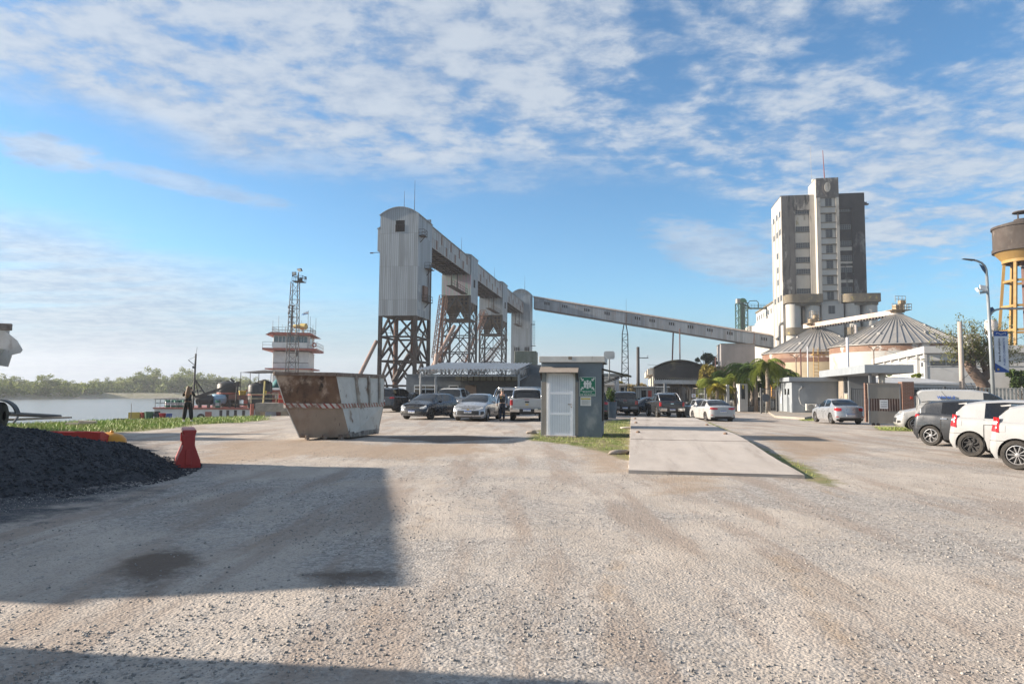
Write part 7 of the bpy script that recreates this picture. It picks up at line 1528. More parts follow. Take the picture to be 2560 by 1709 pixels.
# ---------------------------------------------------------------- water tower
def water_tower():
    d = 90.0; u = 2574; o = Vector((XZ(u, d), d, 0)); t = thing('water_tower', 'tall water tower with a dark concrete tank on yellow legs at the right edge', 'water tower', o, R(12)); Zz = lambda v: W(2540, v, d).z
    Rr = 3.35; zb, zt = Zz(630), Zz(566); tk = mat('tank_concrete', (.065, .051, .044), (.048, .039, .034), .6, (1, 1, .4), [((.21, .18, .16), .5, (1, 1, .5), .56, .72)], .9); yl = mat('tower_yellow', (.30, .19, .06), (.24, .145, .045), .8, (1, 1, .5), [((.25, .17, .09), 1, (1, 1, .4), .6, .75)], .7)
    MB().lathe([(.001, zb), (Rr + .12, zb), (Rr + .12, zb + .45), (Rr, zb + .5), (Rr, zt - .3), (Rr + .15, zt - .28), (Rr + .15, zt), (Rr * .5, zt + .55), (.6, zt + .8), (.001, zt + .8)], 40).build('tank', tk, t, auto=35)
    MB().lathe([(.9, zt + .75), (.9, zt + .95), (.001, zt + 1)], 16).build('cap_base', tk, t); m = MB()
    for a in range(4): m.tube((.55 * math.cos(a * 1.57), .55 * math.sin(a * 1.57), zt + .9), (.55 * math.cos(a * 1.57), .55 * math.sin(a * 1.57), zt + 1.75), .07, 6)
    m.build('cap_posts', tk, t); MB().lathe([(.4, zt + 1.75), (1.05, zt + 1.85), (1.0, zt + 2.0), (.001, zt + 2.1)], 20).build('cap', tk, t)
    zy = Zz(650); MB().lathe([(Rr * .72, zy - .4), (Rr * .72, zy), (Rr - .1, zb - .02), (.001, zb - .02)], 32).build('yellow_cone', yl, t, auto=35)
    n = 6; r0, r1 = 2.1, 3.9; lv = [Zz(703), Zz(766), Zz(826)]; wz = Zz(880)
    wl = mat('leg_white', (.55, .55, .60), (.48, .48, .54), rough=.6)
    for i in range(n):
        a = 2 * math.pi * i / n + .3; P_ = lambda z: Vector((math.cos(a), math.sin(a), 0)) * (r1 + (r0 - r1) * z / zy) + Vector((0, 0, z)); b_ = 2 * math.pi * (i + 1) / n + .3; Q_ = lambda z: Vector((math.cos(b_), math.sin(b_), 0)) * (r1 + (r0 - r1) * z / zy) + Vector((0, 0, z))
        lg = MB().bar(P_(wz), P_(zy - .1), .34, .34).build('leg', yl, t); MB().bar(P_(-.3), P_(wz), .37, .37).build('white_foot', wl, lg)
        for z in lv: MB().bar(P_(z), Q_(z), .22, .30).build('ring_beam', yl, t)
        for z in (wz, Zz(942)): MB().bar(P_(z), Q_(z), .30, .36).build('ring_beam', wl, t)
    MB().tube((0, 0, 0), (0, 0, zb), .32, 10).build('riser_pipe', mat('riser_dark', (.13, .07, .06)), t)
    m = MB(); m.lathe([(3.5, 0), (3.5, Zz(950))], 12, None, 0, 2 * math.pi); mu = bpy.data.materials.new('mural_wall'); mu.use_nodes = True; q = NT(mu.node_tree); oo = q.new('ShaderNodeTexCoord').outputs['Object']
    vv = q.new('ShaderNodeTexVoronoi'); q.l.new(oo, vv.inputs[0]); vv.inputs['Scale'].default_value = 1.1; hs = q.new('ShaderNodeHueSaturation'); hs.inputs['Saturation'].default_value = .5; q.l.new(vv.outputs['Color'], hs.inputs['Color']); q.l.new(q.mix(q.rng(q.noise(oo, 1.4, 4), .4, .6, .25, .8), hs.outputs[0], (.55, .55, .57)), q.n['Principled BSDF'].inputs['Base Color']); m.build('mural_base', mu, t)
    m = MB(); a = Vector((2.2, -2.2, Zz(655))); m.bar(Vector((-3, -2.6, Zz(676))), Vector((-2, -2, Zz(672))), .12); m.box((-3.2, -2.6, Zz(677)), (.7, .3, .16)); m.build('flood_lamp', RAILM, t)
water_tower()
# ---------------------------------------------------------------- gate house, canopy, fences
GH = mat('gate_grey', (.235, .26, .285), (.21, .235, .26), 1.2, (1, 1, 1), [((.36, .39, .42), .8, (1, 1, .5), .6, .8)], .8); GHD = mat('gate_dark', (.16, .175, .19), (.14, .15, .165), 1.2, rough=.8)
BARM = mat('fence_bar', (.075, .08, .085), (.055, .055, .055), 3, rough=.6); PALE_BAR = mat('pale_fence', (.30, .31, .29), (.25, .26, .245), 2, rough=.7)
def gate_house():
    o = Vector((XZ(1979.5, 62), 62, -.25)); t = thing('gate_house', 'small blue grey gate house with a flat roof and an air conditioner on its front', 'building', o, AX); H = W(1980, 953, 62).z + .25; Ht = W(1980, 942.5, 62).z + .25
    MB().bb((0, 0, 0), (5, 6.4, H)).build('wall', GH, t); MB().bb((-.3, -.35, H), (5.2, 6.7, Ht)).build('roof_slab', GH, t, bevel=.02)
    for y, za, zb in ((1.0, 1.75, 2.3), (2.3, 1.75, 2.3), (4.1, .9, 2.1)): MB().bb((-.03, y, za), (.02, y + .6, zb)).build('window', GLASS if za > 1 else WHF, t)
    MB().bb((-.03, 5.3, .05), (.02, 6.1, 2.1)).build('door', GHD, t)
    a = Vector((1.55, -.42, .38)); ac = MB().bb((1.1, -.45, .35), (2.0, -.12, .95)).build('air_conditioner', mat('ac_white', (.58, .57, .53), rough=.5), t, bevel=.02)
    m = MB()
    for r in (.08, .15, .22, .25): m.lathe([(r - .012, 0), (r - .012, .02), (r + .012, .02), (r + .012, 0)], 20, frame_M(Vector((1.48, -.455, .65)), (1, 0, 0), (0, 0, 1)))
    m.build('fan_grille', mat('grille_grey', (.25, .25, .24)), ac)
    MB().path([(1.1, -.05, .7), (.75, -.05, .9), (.6, -.05, 1.4), (.62, -.05, 2.2), (1.0, -.05, 2.5)], .03, 6).build('cable', mat('cable_grey', (.45, .46, .46)), t); m = MB(); m.box((.9, -.12, 2.45), (.22, .2, .16)); m.build('camera_box', GHD, t)
gate_house()
pts = [G(1918, 1031), G(1938, 1044), G(2012, 1048.5), G(2038, 1043), G(2034, 1031)]; c = sum(pts, Vector()) / 5
tag(MB().prism([(p.x - c.x, p.y - c.y) for p in pts], -.1, .16).build('kerb_island', mat('kerb_concrete', (.31, .275, .235), (.25, .22, .185), 2, bump=.3), None, loc=(c.x, c.y, c.z), bevel=.03), 'low concrete kerb island in front of the gate house', 'kerb')
p = G(1994, 1028); tag(blob_mesh(.55, .35, .16, 17).build('plastic_sheet', mat('white_plastic', (.55, .55, .55), rough=.4), None, True, (p.x, p.y, .0)), 'crumpled white plastic sheet under the air conditioner', 'plastic sheet')
def gate_canopy():
    o = Vector((XZ(2163, 49), 49, -.2)); t = thing('gate_canopy', 'flat roofed grey entrance canopy with a deep fascia next to the gate house', 'canopy', o, R(-13)); H = W(2163, 932, 49).z + .2; Ht = W(2163, 911, 49).z + .2
    MB().bb((0, 0, H), (3.2, 15.4, Ht)).build('roof_slab', GH, t, bevel=.02); MB().bb((0, 14.6, 0), (.55, 15.4, H)).build('end_pillar', GH, t); MB().bb((1.1, 9.2, 0), (3.2, 15.3, H)).build('lodge_wall', GHD, t)
    slat = mat('beige_panel', (.36, .30, .24), (.31, .26, .20), 3); MB().bb((1.05, 11.0, .2), (1.1, 13.2, H - .1)).build('shutter_panel', slat, t)
    for i in range(6): MB().bb((1.03, 11.2 + i * .36, .2), (1.052, 11.23 + i * .36, H - .1)).build('shutter_rib', GHD, t)
    MB().bb((1.04, 9.6, 1.9), (1.11, 10.6, H - .1)).build('window', GLASS, t); MB().bb((1.04, 9.6, .5), (1.11, 10.6, 1.8)).build('shutter_panel', slat, t)
    MB().tube((1.35, .9, 2.0), (1.35, .9, H), .22, 14).build('round_column', mat('column_cream', (.50, .46, .40)), t, True); MB().bb((.45, .6, 0), (.62, .8, H)).build('steel_post', GHD, t); MB().box((-.05, 14.5, 1.5), (.1, .3, .8)).build('notice_box', WHF, t)
gate_canopy()
def sliding_gate():
    o = Vector((XZ(2170, 39.2), 39.2, 0)); t = thing('sliding_gate', 'beige sliding gate with a small white notice beside the brick pier', 'gate', o, AX); w_ = XZ(2246, 39) - o.x + .1; Zz = lambda v: W(2210, v, 39.2).z
    gp = mat('gate_sheet', (.25, .23, .20), (.21, .19, .165), 1.5, (1, 1, .4), rough=.7); ga = Zz(996); gb = Zz(1027); zt = Zz(961); zb = Zz(1058)
    MB().bb((0, 0, ga), (w_, .06, zt)).build('upper_sheet', gp, t); MB().bb((0, 0, zb), (w_, .06, gb)).build('lower_sheet', gp, t); m = MB(); n = 13
    for i in range(n): x = .04 + (w_ - .08) * i / (n - 1); m.bb((x - .03, .005, gb), (x + .03, .055, ga))
    m.build('bar_panel', mat('gate_bars', (.25, .19, .16)), t); MB().bb((0, .2, gb), (w_, .24, ga)).build('dark_backing', mat('maroon', (.10, .05, .045)), t)
    for x in (0, w_ - .08): MB().bb((x, -.02, zb), (x + .08, -.002, zt)).build('stile', GHD, t)
    MB().bb((-.02, -.02, zt), (w_ + .02, .08, zt + .06)).build('top_rail', gp, t)
    for x in (.25, .5): MB().tube((x, .0, zb - .06), (x, .07, zb - .06), .10, 10).build('roller', RUSTS, t)
    sa, sb, za, zb2 = .60, 1.03, Zz(1021), Zz(999); s = MB().bb((sa, -.03, za), (sb, -.022, zb2)).build('notice', WHF, t); Mq = lambda z: frame_M(Vector(((sa + sb) / 2, -.0305, z)), (1, 0, 0), (0, 0, 1)); hh = zb2 - za
    text('lettering', 'MANTENER', .34, .06, Mq(za + hh * .75), INK, s, .003); text('lettering', 'EL PORTON', .34, .06, Mq(za + hh * .5), INK, s, .003); text('lettering', 'CERRADO', .32, .06, Mq(za + hh * .25), INK, s, .003)
    b = bpy.data.materials.new('red_brick'); b.use_nodes = True; q = NT(b.node_tree); br = q.new('ShaderNodeTexBrick'); oo = q.new('ShaderNodeTexCoord').outputs['Object']; X_, Y_, Z_ = q.sep(oo); q.l.new(q.comb(q.math('ADD', X_, Y_), Z_, 0), br.inputs[0]); br.inputs['Scale'].default_value = 4
    for i, c_ in ((1, (.17, .08, .055, 1)), (2, (.125, .06, .045, 1)), (3, (.23, .20, .175, 1))): br.inputs[i].default_value = c_
    br.inputs['Mortar Size'].default_value = .025; br.inputs['Brick Width'].default_value = .95; br.inputs['Row Height'].default_value = .30; q.l.new(br.outputs[0], q.n['Principled BSDF'].inputs['Base Color']); q.n['Principled BSDF'].inputs['Roughness'].default_value = .9
    p = thing('brick_pier', 'red brick gate pier with a low brick wall behind the sliding gate', 'pier', (o.x + AR.x * (w_ + .05), o.y + AR.y * (w_ + .05), 0), AX); zt2 = Zz(953.5); MB().bb((0, -.1, 0), (.62, .5, zt2)).build('pier', b, p); MB().bb((-w_ - .1, .35, 0), (-.002, .55, zt2 - .08)).build('wall', b, p)
    MB().bb((.40, -.13, 1.35), (.52, -.1, 1.5)).build('red_button', mat('bright_red', (.45, .05, .03)), p)
    return Vector((p.location.x, p.location.y, 0)) + AR * .62
pier_end = sliding_gate()
def bar_fence(name, lab, a, b, h, m_, sp=.13, r=.014, base=0.0, postm=None, npost=3, w_=None):
    a, b = Vector(a), Vector(b); L_ = (b - a).length; t = thing(name, lab, 'fence', a, math.atan2(b.y - a.y, b.x - a.x)); m = MB(); n = max(2, int(L_ / sp)); w_ = w_ or r * 2
    for i in range(n + 1): x = L_ * i / n; m.bb((x - w_ / 2, -r, base + .08), (x + w_ / 2, r, h))
    for z in (base + .1, h - .06): m.bb((0, -r * 1.6, z), (L_, r * 1.6, z + .05))
    m.build('bar_panel', m_, t)
    for i in range(npost): x = L_ * i / (npost - 1); MB().bb((x - .06, -.055, -.1), (x + .06, .055, h + .06)).build('post', postm or m_, t)
    if base: MB().bb((-.1, -.09, -.2), (L_ + .1, .09, base)).build('plinth', mat('plinth_concrete', (.20, .195, .185), (.15, .145, .14), 2), t)
    return t
pe = pier_end + AD * .2
bar_fence('bar_fence', 'dark bar fence running right from the brick pier behind the white van', pe, pe + AR * 3.4, 2.0, BARM, .15)
bar_fence('bar_fence', 'pale grey picket fence behind the parked row at the right edge', pe + AR * 3.45 + AD * .1, pe + AR * 13, 2.02, PALE_BAR, .19, .025, npost=4, w_=.09)
a = Vector((XZ(2128, 50), 50, -.2)); bar_fence('bar_fence', 'short dark bar fence between the canopy and the sliding gate', a, a + AR * 2.2, 2.2, BARM, .14)
a = Vector((XZ(1566, 61), 61, -.25)); b = Vector((XZ(1708, 60), 60, -.25)); bar_fence('bar_gate', 'dark bar gate behind the two dark pickups', a, b, 2.3, BARM, .16, npost=3)
a = Vector((XZ(1711, 60), 60, -.25)); b = Vector((XZ(1763, 61), 61, -.25)); g_ = bar_fence('bar_gate', 'dark bar gate leaf carrying a small white and a yellow sign', a, b, 2.25, BARM, .17, npost=2)
for u, w_, v0, v1, m_ in ((1733, .22, 984, 993, WHF), (1746, .12, 986, 992, mat('notice_yellow', (.55, .42, .03)))):
    x = XZ(u, 60) - a.x; f = MB().bb((x, -.06, W(u, v1, 60).z + .25), (x + w_ * 2, -.03, W(u, v0, 60).z + .25)).build('sign_plate', m_, g_); MB().bb((x + w_ * .7, -.065, W(u, 990.5, 60).z + .25), (x + w_ * 1.3, -.061, W(u, 987, 60).z + .25)).build('sign_symbol', REDL if m_ is WHF else INK, f)
a = Vector((XZ(1766, 70), 70, -.25)); b = Vector((XZ(1906, 68), 68, -.25)); bar_fence('bar_fence', 'bar fence on a grey plinth in front of the palms', a, b, 1.75, BARM, .2, base=.55, postm=mat('pale_post', (.34, .35, .35)), npost=4)
a = Vector((XZ(1902, 63.5), 63.5, -.25)); b = Vector((XZ(1942, 64), 64, -.25)); bar_fence('bar_gate', 'open dark bar gate leaf left of the gate house', a, b, 2.3, BARM, .17, npost=2)
p = Vector((XZ(1914, 62.5), 62.5, -.25)); t = thing('road_sign', 'dark back of an octagonal road sign left of the gate house', 'sign', p); MB().tube((0, 0, 0), (0, 0, 1.7), .03, 6).build('pole', PALE_BAR, t); MB().prism([(.38 * math.cos(R(22.5 + 45 * i)), 1.45 + .38 * math.sin(R(22.5 + 45 * i))) for i in range(8)], -.05, -.03, SWY).build('plate', mat('sign_back', (.09, .10, .115)), t)
p = Vector((XZ(1819, 69), 69, -.25)); tag(MB().bb((-.13, -.13, 0), (.13, .13, W(1819, 961, 69).z + .25)).build('concrete_post', mat('pale_post', (.34, .35, .35)), None, loc=p), 'square pale post rising above the fence behind the white sedans', 'post')
p = Vector((XZ(1663, 59.5), 59.5, -.25)); tag(MB().bb((-.1, -.1, 0), (.1, .1, W(1663, 958, 59.5).z + .25)).build('gate_post', GHD, None, loc=p), 'grey gate post behind the dark pickup with the roll bar', 'post')
p = G(1716, 1030); t = thing('hoop_barrier', 'low galvanised hoop barrier right of the dark pickup with the roll bar', 'barrier', p); m = MB()
for x in (0, .45): m.path([(x, 0, 0), (x, 0, .85), (x + .05, 0, .92), (x + .32, 0, .92), (x + .37, 0, .85), (x + .37, 0, 0)], .03, 6)
m.bar((.37, 0, .4), (3.0, .2, .4), .06); m.build('hoop', mat('galvanised', (.26, .27, .28)), t)
p = Vector((XZ(1524, 46), 46, -.2)); t = thing('planter', 'slate grey round planter with a dark shrub next to the black car', 'planter', p); MB().lathe([(.001, 0), (.42, 0), (.5, 1.15), (.45, 1.15), (.43, 1.0), (.001, 1.0)], 18).build('pot', mat('planter_slate', (.09, .12, .15)), t, auto=40)
# extra vehicles beyond the fence
c = Car('parked_car', 'dark sedan parked sideways behind the bars between the two dark pickups', 'car', (XZ(1616, 57.5), 57.5, -.25), (-.95, -.3), V(SEDAN, paint=NAVY, glass=TINT), GRP); c.patch('headlight', CLEARL, [(.5, .64, .72), (.8, .64, .76), (1.0, .70, .78)])
Car('parked_car', 'white minivan parked beyond the fence left of the square pale post', 'car', (XZ(1764, 80), 80, -.25), (.3, .95), V(VAN, paint=WHITE, glass=TINT, glass_side=[(.12, .9), (-1.0, .05), (-1.95, -1.08)]), GRP)
Car('parked_car', 'dark people carrier parked beyond the fence behind the white sedans', 'car', (XZ(1797, 79), 79, -.25), (-1, .15), V(SUVP, paint=GREYP, glass=TINT), GRP)
for i, (u, lb) in enumerate(((1848, 'white sedan parked sideways beyond the plinth fence, left one below the kiosk'), (1886, 'white sedan parked sideways beyond the plinth fence, right one near the palms'))): Car('parked_car', lb, 'car', (XZ(u, 76), 76 + .8 * i, -.25), (-.98, .2), V(SEDAN, paint=WHITE), GRP)
t = thing('loader', 'yellow orange tractor loader behind the bar gate left of the gate house', 'loader', (XZ(1932, 78), 78, -.25), R(20)); om = mat('loader_orange', (.55, .26, .03)); m = MB(); m.bb((-.9, -.7, .8), (.9, .7, 1.5)); m.build('body', om, t, bevel=.05)
m = MB()
for x, y in ((-.6, -.55), (.3, -.55), (-.6, .55), (.3, .55)): m.bar((x, y, 1.5), (x, y, 2.7), .08)
m.bb((-.75, -.7, 2.7), (.5, .7, 2.8)); m.build('cab_frame', om, t)
for x, r in ((-.6, .62), (.8, .45)):
    for s in (-1, 1): wheel(t, (x, s * .75, r), r, .35, s, 'dark')
MB().bar((.6, 0, 1.2), (1.9, 0, .5), .2, .9).build('loader_arm', om, t); MB().bb((1.7, -.8, .2), (2.2, .8, .8)).build('bucket', DKST, t)
# ---------------------------------------------------------------- lamps, poles, banner, wires
def street_lamp():
    d = 34.0; o = Vector((XZ(2484, d), d, 0)); t = thing('street_lamp', 'tall grey street lamp with curved arms, floodlights and a blue and white banner', 'street lamp', o); k = d / FPX; X_ = lambda u: (u - 2484) * k * 1.0; Zz = lambda v: W(2480, v, d).z
    pm = mat('lamp_grey', (.26, .29, .31), (.22, .245, .26), 2, rough=.45, metal=.3); fin = mat('fin_blue', (.03, .065, .13), rough=.5)
    zt = Zz(690); MB().tube((0, 0, -.1), (X_(2479), 0, zt), .10, 14, .065).build('pole', pm, t, True); MB().lathe([(.16, 0), (.16, .3), (.11, .34)], 14).build('pole_base', pm, t)
    MB().path([(X_(2479), 0, zt - .05), (X_(2478.5), 0, Zz(675)), (X_(2475), 0, Zz(665)), (X_(2467), 0, Zz(657)), (X_(2455), 0, Zz(652)), (X_(2447), 0, Zz(650))], .055, 8).build('arm', pm, t, True)
    MB().add([(X_(2447), -.12, Zz(652)), (X_(2447), .12, Zz(652)), (X_(2419), .1, Zz(648)), (X_(2419), -.1, Zz(648)), (X_(2447), -.1, Zz(649)), (X_(2447), .1, Zz(649)), (X_(2421), .07, Zz(647)), (X_(2421), -.07, Zz(647))], [(3, 2, 1, 0), (4, 5, 6, 7), (0, 1, 5, 4), (2, 3, 7, 6), (0, 4, 7, 3), (1, 2, 6, 5)]).build('lamp_head', mat('head_dark', (.06, .065, .07)), t)
    MB().prism([(X_(2461), Zz(660)), (X_(2476), Zz(668)), (X_(2476), Zz(685)), (X_(2468), Zz(674))], -.015, .015, SWY).build('arm_fin', fin, t)
    MB().path([(X_(2480), 0, Zz(792)), (X_(2487), 0, Zz(782)), (X_(2496), -.02, Zz(775)), (X_(2510), -.05, Zz(771.5)), (X_(2590), -.2, Zz(771))], .05, 8).build('arm', pm, t, True); MB().prism([(X_(2481), Zz(795)), (X_(2496), Zz(775)), (X_(2490), Zz(767)), (X_(2481), Zz(770))], -.015, .015, SWY).build('arm_fin', fin, t)
    m = MB(); m.bar((X_(2455), -.1, Zz(733)), (X_(2481), 0, Zz(729)), .05, .12); m.build('flood_bracket', pm, t); fl = mat('flood_white', (.62, .63, .62), rough=.35)
    MB().box((0, 0, 0), (.30, .05, .32), 0, Matrix.Translation((X_(2465), -.1, Zz(721))) @ Matrix.Rotation(R(-25), 4, 'X') @ Matrix.Rotation(R(12), 4, 'Y')).build('floodlight', fl, t); MB().box((0, 0, 0), (.06, .2, .2), 0, Matrix.Translation((X_(2451), -.1, Zz(725))) @ Matrix.Rotation(R(-35), 4, 'Y')).build('floodlight', fl, t)
    ua, ub, va, vb = X_(2490.5), X_(2524.5), Zz(930), Zz(827); bl = mat('banner_blue', (.015, .065, .26), rough=.55); bw = mat('banner_white', (.50, .55, .62), rough=.55)
    b = MB().bb((ua, -.012, va), (ub, .012, vb)).build('banner', bw, t); w_ = ub - ua; h_ = vb - va
    MB().prism([(ua - .002, vb + .002), (ub + .002, vb + .002), (ub + .002, vb - h_ * .125), (ua - .002, vb - h_ * .125)], -.017, .017, SWY).build('blue_band', bl, b); MB().prism([(ua - .002, va - .002), (ub + .002, va - .002), (ub + .002, va + h_ * .03), (ua - .002, va + h_ * .22)], -.017, .017, SWY).build('blue_corner', bl, b)
    Mv = lambda fx_, fz_: frame_M(Vector((ua + w_ * fx_, -.018, va + h_ * fz_)), (0, 0, 1), (-1, 0, 0)); text('lettering', 'Ente Autárquico', h_ * .56, w_ * .20, Mv(.36, .54), mat('banner_ink', (.012, .015, .03)), b, .004, .012); text('lettering', 'PUERTO DIAMANTE', h_ * .66, w_ * .15, Mv(.70, .50), bl, b, .004, .004)
    wh = mat('banner_line', (.62, .66, .70)); MB().path([(ua + w_ * q, -.02, vb - h_ * (.065 + z)) for q, z in ((.14, .012), (.22, -.02), (.34, -.005), (.5, .022), (.66, .0), (.86, -.026), (.84, .02))], .012, 5).build('wave_emblem', wh, b); MB().lathe([(.055, 0), (.055, .008), (.001, .008)], 16, frame_M(Vector((ua + w_ * .2, -.018, va + h_ * .07)), (1, 0, 0), (0, 0, 1))).build('round_seal', mat('seal_gold', (.45, .33, .10)), b)
    for z in (vb - .03, va + .03): MB().bar((X_(2483), 0, z), (ub, 0, z + .0), .03).build('banner_arm', DKST, t)
street_lamp()
def pole(name, lab, u, v, d, r, m_, cross=False):
    o = Vector((XZ(u, d), d, -.3)); t = thing(name, lab, 'pole', o); H = W(u, v, d).z + .3; MB().tube((0, 0, 0), (0, 0, H), r * 1.15, 10, r).build('shaft', m_, t, True)
    if cross: MB().bar((-.1, 0, H * cross), (1.3, 0, H * cross), .1).build('cross_arm', m_, t); MB().tube((1.2, 0, H * cross), (1.2, 0, H * cross + .3), .05, 6).build('insulator', WHF, t)
    return o + Vector((0, 0, H))
CPOLE = mat('pole_concrete', (.36, .32, .29), (.29, .255, .23), 2, (1, 1, .4), rough=.9)
p1 = pole('utility_pole', 'tall concrete utility pole in front of the white office block', 2406, 804, 48, .15, CPOLE)
p2 = pole('utility_pole', 'dark wooden pole with a short cross arm left of the vaulted shed', 1595.5, 867, 86, .19, mat('dark_pole', (.055, .05, .048)), .82)
pole('lamp_post', 'pale square topped post in front of the right grain bin', 2121.5, 843, 62, .12, mat('white_post', (.55, .55, .58)))
pole('lamp_post', 'thin white post in front of the cream panel of the left grain bin', 2021, 866, 74, .06, mat('white_post', (.55, .55, .58)))
pole('lamp_post', 'thin dark red post beside the thin white post', 2003.5, 872, 76, .07, mat('red_post', (.11, .05, .045)))
pole('lamp_post', 'dark red post standing in the golden tree left of the palms', 1790, 893, 92, .08, mat('red_post', (.11, .05, .045)))
for u, d, v0, v1, lb, sp in ((1991.5, 78, 886, 935, 'slender double armed lamp between the palms and the left grain bin', 16), (2187, 70, 866, 912, 'slender double armed lamp before the right grain bin', 14)):
    t = thing('double_lamp', lb, 'street lamp', (XZ(u, d), d, -.3)); k = d / FPX; z1 = W(u, v0 + 9, d).z + .3; m = MB().tube((0, 0, 0), (0, 0, z1), .06, 8); m.build('pole', mat('lamp_brown', (.20, .15, .12)), t)
    for s in (-1, 1): MB().path([(0, 0, z1 - .1), (s * 3 * k, 0, z1 + 3 * k), (s * 8 * k, 0, z1 + 7 * k), (s * sp * k, 0, z1 + 10 * k)], .04, 6).build('arm', mat('lamp_brown', (.20, .15, .12)), t)
def wire(lab, a, b, sag, r=.018):
    a, b = Vector(a), Vector(b); o = MB(); o.path([a.lerp(b, i / 16) - a - Vector((0, 0, sag * 4 * (i / 16) * (1 - i / 16))) for i in range(17)], r, 4); tag(o.build('overhead_wire', mat('wire_black', (.02, .02, .02)), None, loc=a), lab, 'wire')
wire('overhead wire from the concrete pole towards the grain bins', p1 - Vector((0, 0, 3.2)), W(2120, 832, 80), .6); wire('overhead wire from the concrete pole to the street lamp', p1 - Vector((0, 0, 4.1)), W(2479, 866, 34), .12); wire('thin overhead wire from the dark wooden pole to the right', p2 - Vector((-1.2, 0, 2.2)), W(1790, 905, 92), .3)
# ---------------------------------------------------------------- vegetation
def leaf_mat(name, cs):
    m = bpy.data.materials.new(name); m.use_nodes = True; t = NT(m.node_tree); b = t.n['Principled BSDF']; rn = t.new('ShaderNodeNewGeometry').outputs['Random Per Island']; o = t.new('ShaderNodeTexCoord').outputs['Object']
    t.l.new(t.mix(t.rng(t.noise(o, .45, 3), .38, .62), t.ramp(rn, [(0, cs[0]), (.55, cs[1]), (1, cs[2])]), cs[1]), b.inputs['Base Color']); b.inputs['Roughness'].default_value = .65; b.inputs['Specular IOR Level'].default_value = .2
    tr = t.new('ShaderNodeBsdfTranslucent'); t.l.new(t.ramp(rn, [(0, cs[1]), (1, cs[2])]), tr.inputs[0]); mx = t.new('ShaderNodeMixShader'); mx.inputs[0].default_value = .3; t.l.new(b.outputs[0], mx.inputs[1]); t.l.new(tr.outputs[0], mx.inputs[2]); t.l.new(mx.outputs[0], t.n['Material Output'].inputs[0]); return m
def leaves(blobs, n, size, seed, shell=.55):
    g = np.random.default_rng(seed); bl = np.array(blobs); wt = bl[:, 3] * bl[:, 4] * bl[:, 5]; k = g.choice(len(bl), n, p=wt / wt.sum()); v = g.normal(size=(n, 3)); v /= np.linalg.norm(v, axis=1)[:, None]; r = g.random(n) ** shell
    r = r * (.82 + .36 * fbm(v[:, 0] * 2.5 + k, v[:, 1] * 2.5 + v[:, 2] * 2, 3, seed)); c = bl[k, :3] + v * r[:, None] * bl[k, 3:6]
    a = g.normal(size=(n, 3)); a /= np.linalg.norm(a, axis=1)[:, None]; b = np.cross(a, g.normal(size=(n, 3))); b /= np.linalg.norm(b, axis=1)[:, None]; s = size * g.uniform(.6, 1.35, n)[:, None]
    q = np.stack([c - a * s, c + b * s * .5, c + a * s, c - b * s * .5], 1).reshape(-1, 3); return q, np.arange(4 * n).reshape(-1, 4)
def trunk_mesh(h, r, limbs, seed, lean=0.0):
    g = random.Random(seed); m = MB(); m.path([(0, 0, -.3), (lean * h * .3, 0, h * .35), (lean * h * .7, 0, h * .7), (lean * h, 0, h)], r, 8, r * .5)
    for i in range(limbs): a = g.uniform(0, 6.28); z = h * g.uniform(.55, .95); L_ = h * g.uniform(.35, .6); x = lean * z; m.path([(x, 0, z), (x + math.cos(a) * L_ * .4, math.sin(a) * L_ * .4, z + L_ * .35), (x + math.cos(a) * L_ * .8, math.sin(a) * L_ * .8, z + L_ * .8)], r * .42, 6, r * .1)
    return m
BARK = mat('bark', (.11, .085, .065), (.07, .055, .043), 3, (1, 1, .3), rough=.95, bump=.5)
WIL = [leaf_mat('willow_leaf', [(.12, .155, .04), (.18, .215, .06), (.25, .28, .09)]), leaf_mat('pale_willow_leaf', [(.16, .19, .055), (.23, .26, .085), (.30, .32, .12)]), leaf_mat('olive_leaf', [(.08, .115, .03), (.13, .165, .04), (.19, .22, .065)])]
protos = []
for i in range(3):
    t = thing('river_tree', 'x', 'tree', (0, 0, 0)); g = random.Random(40 + i); bl = [(g.uniform(-.32, .32), g.uniform(-.3, .3), g.uniform(.30, .80), *(g.uniform(.15, .25),) * 2, g.uniform(.12, .22)) for _ in range(9)] + [(0, 0, .86, .15, .15, .15), (-.1, 0, .45, .42, .38, .22)]
    v, f = leaves(bl, 2400, .036, 60 + i, .45); npmesh('crown', v, f, WIL[i], t); trunk_mesh(.5, .03, 4, i).build('trunk', BARK, t); protos.append(t)
tops = [(-40, 936), (8, 934), (36, 938), (66, 948), (96, 946), (126, 934), (150, 945), (182, 950), (214, 957), (243, 945), (268, 943), (300, 941), (324, 945), (352, 928), (371, 915), (392, 930), (414, 940), (436, 934), (456, 916), (476, 932), (502, 929), (528, 932), (556, 944), (584, 940), (610, 939), (640, 942), (668, 947)]
used = set(); ordn = 'first second third fourth fifth sixth seventh eighth ninth tenth eleventh twelfth thirteenth fourteenth fifteenth sixteenth seventeenth eighteenth nineteenth twentieth twenty-first twenty-second twenty-third twenty-fourth twenty-fifth twenty-sixth twenty-seventh'.split()
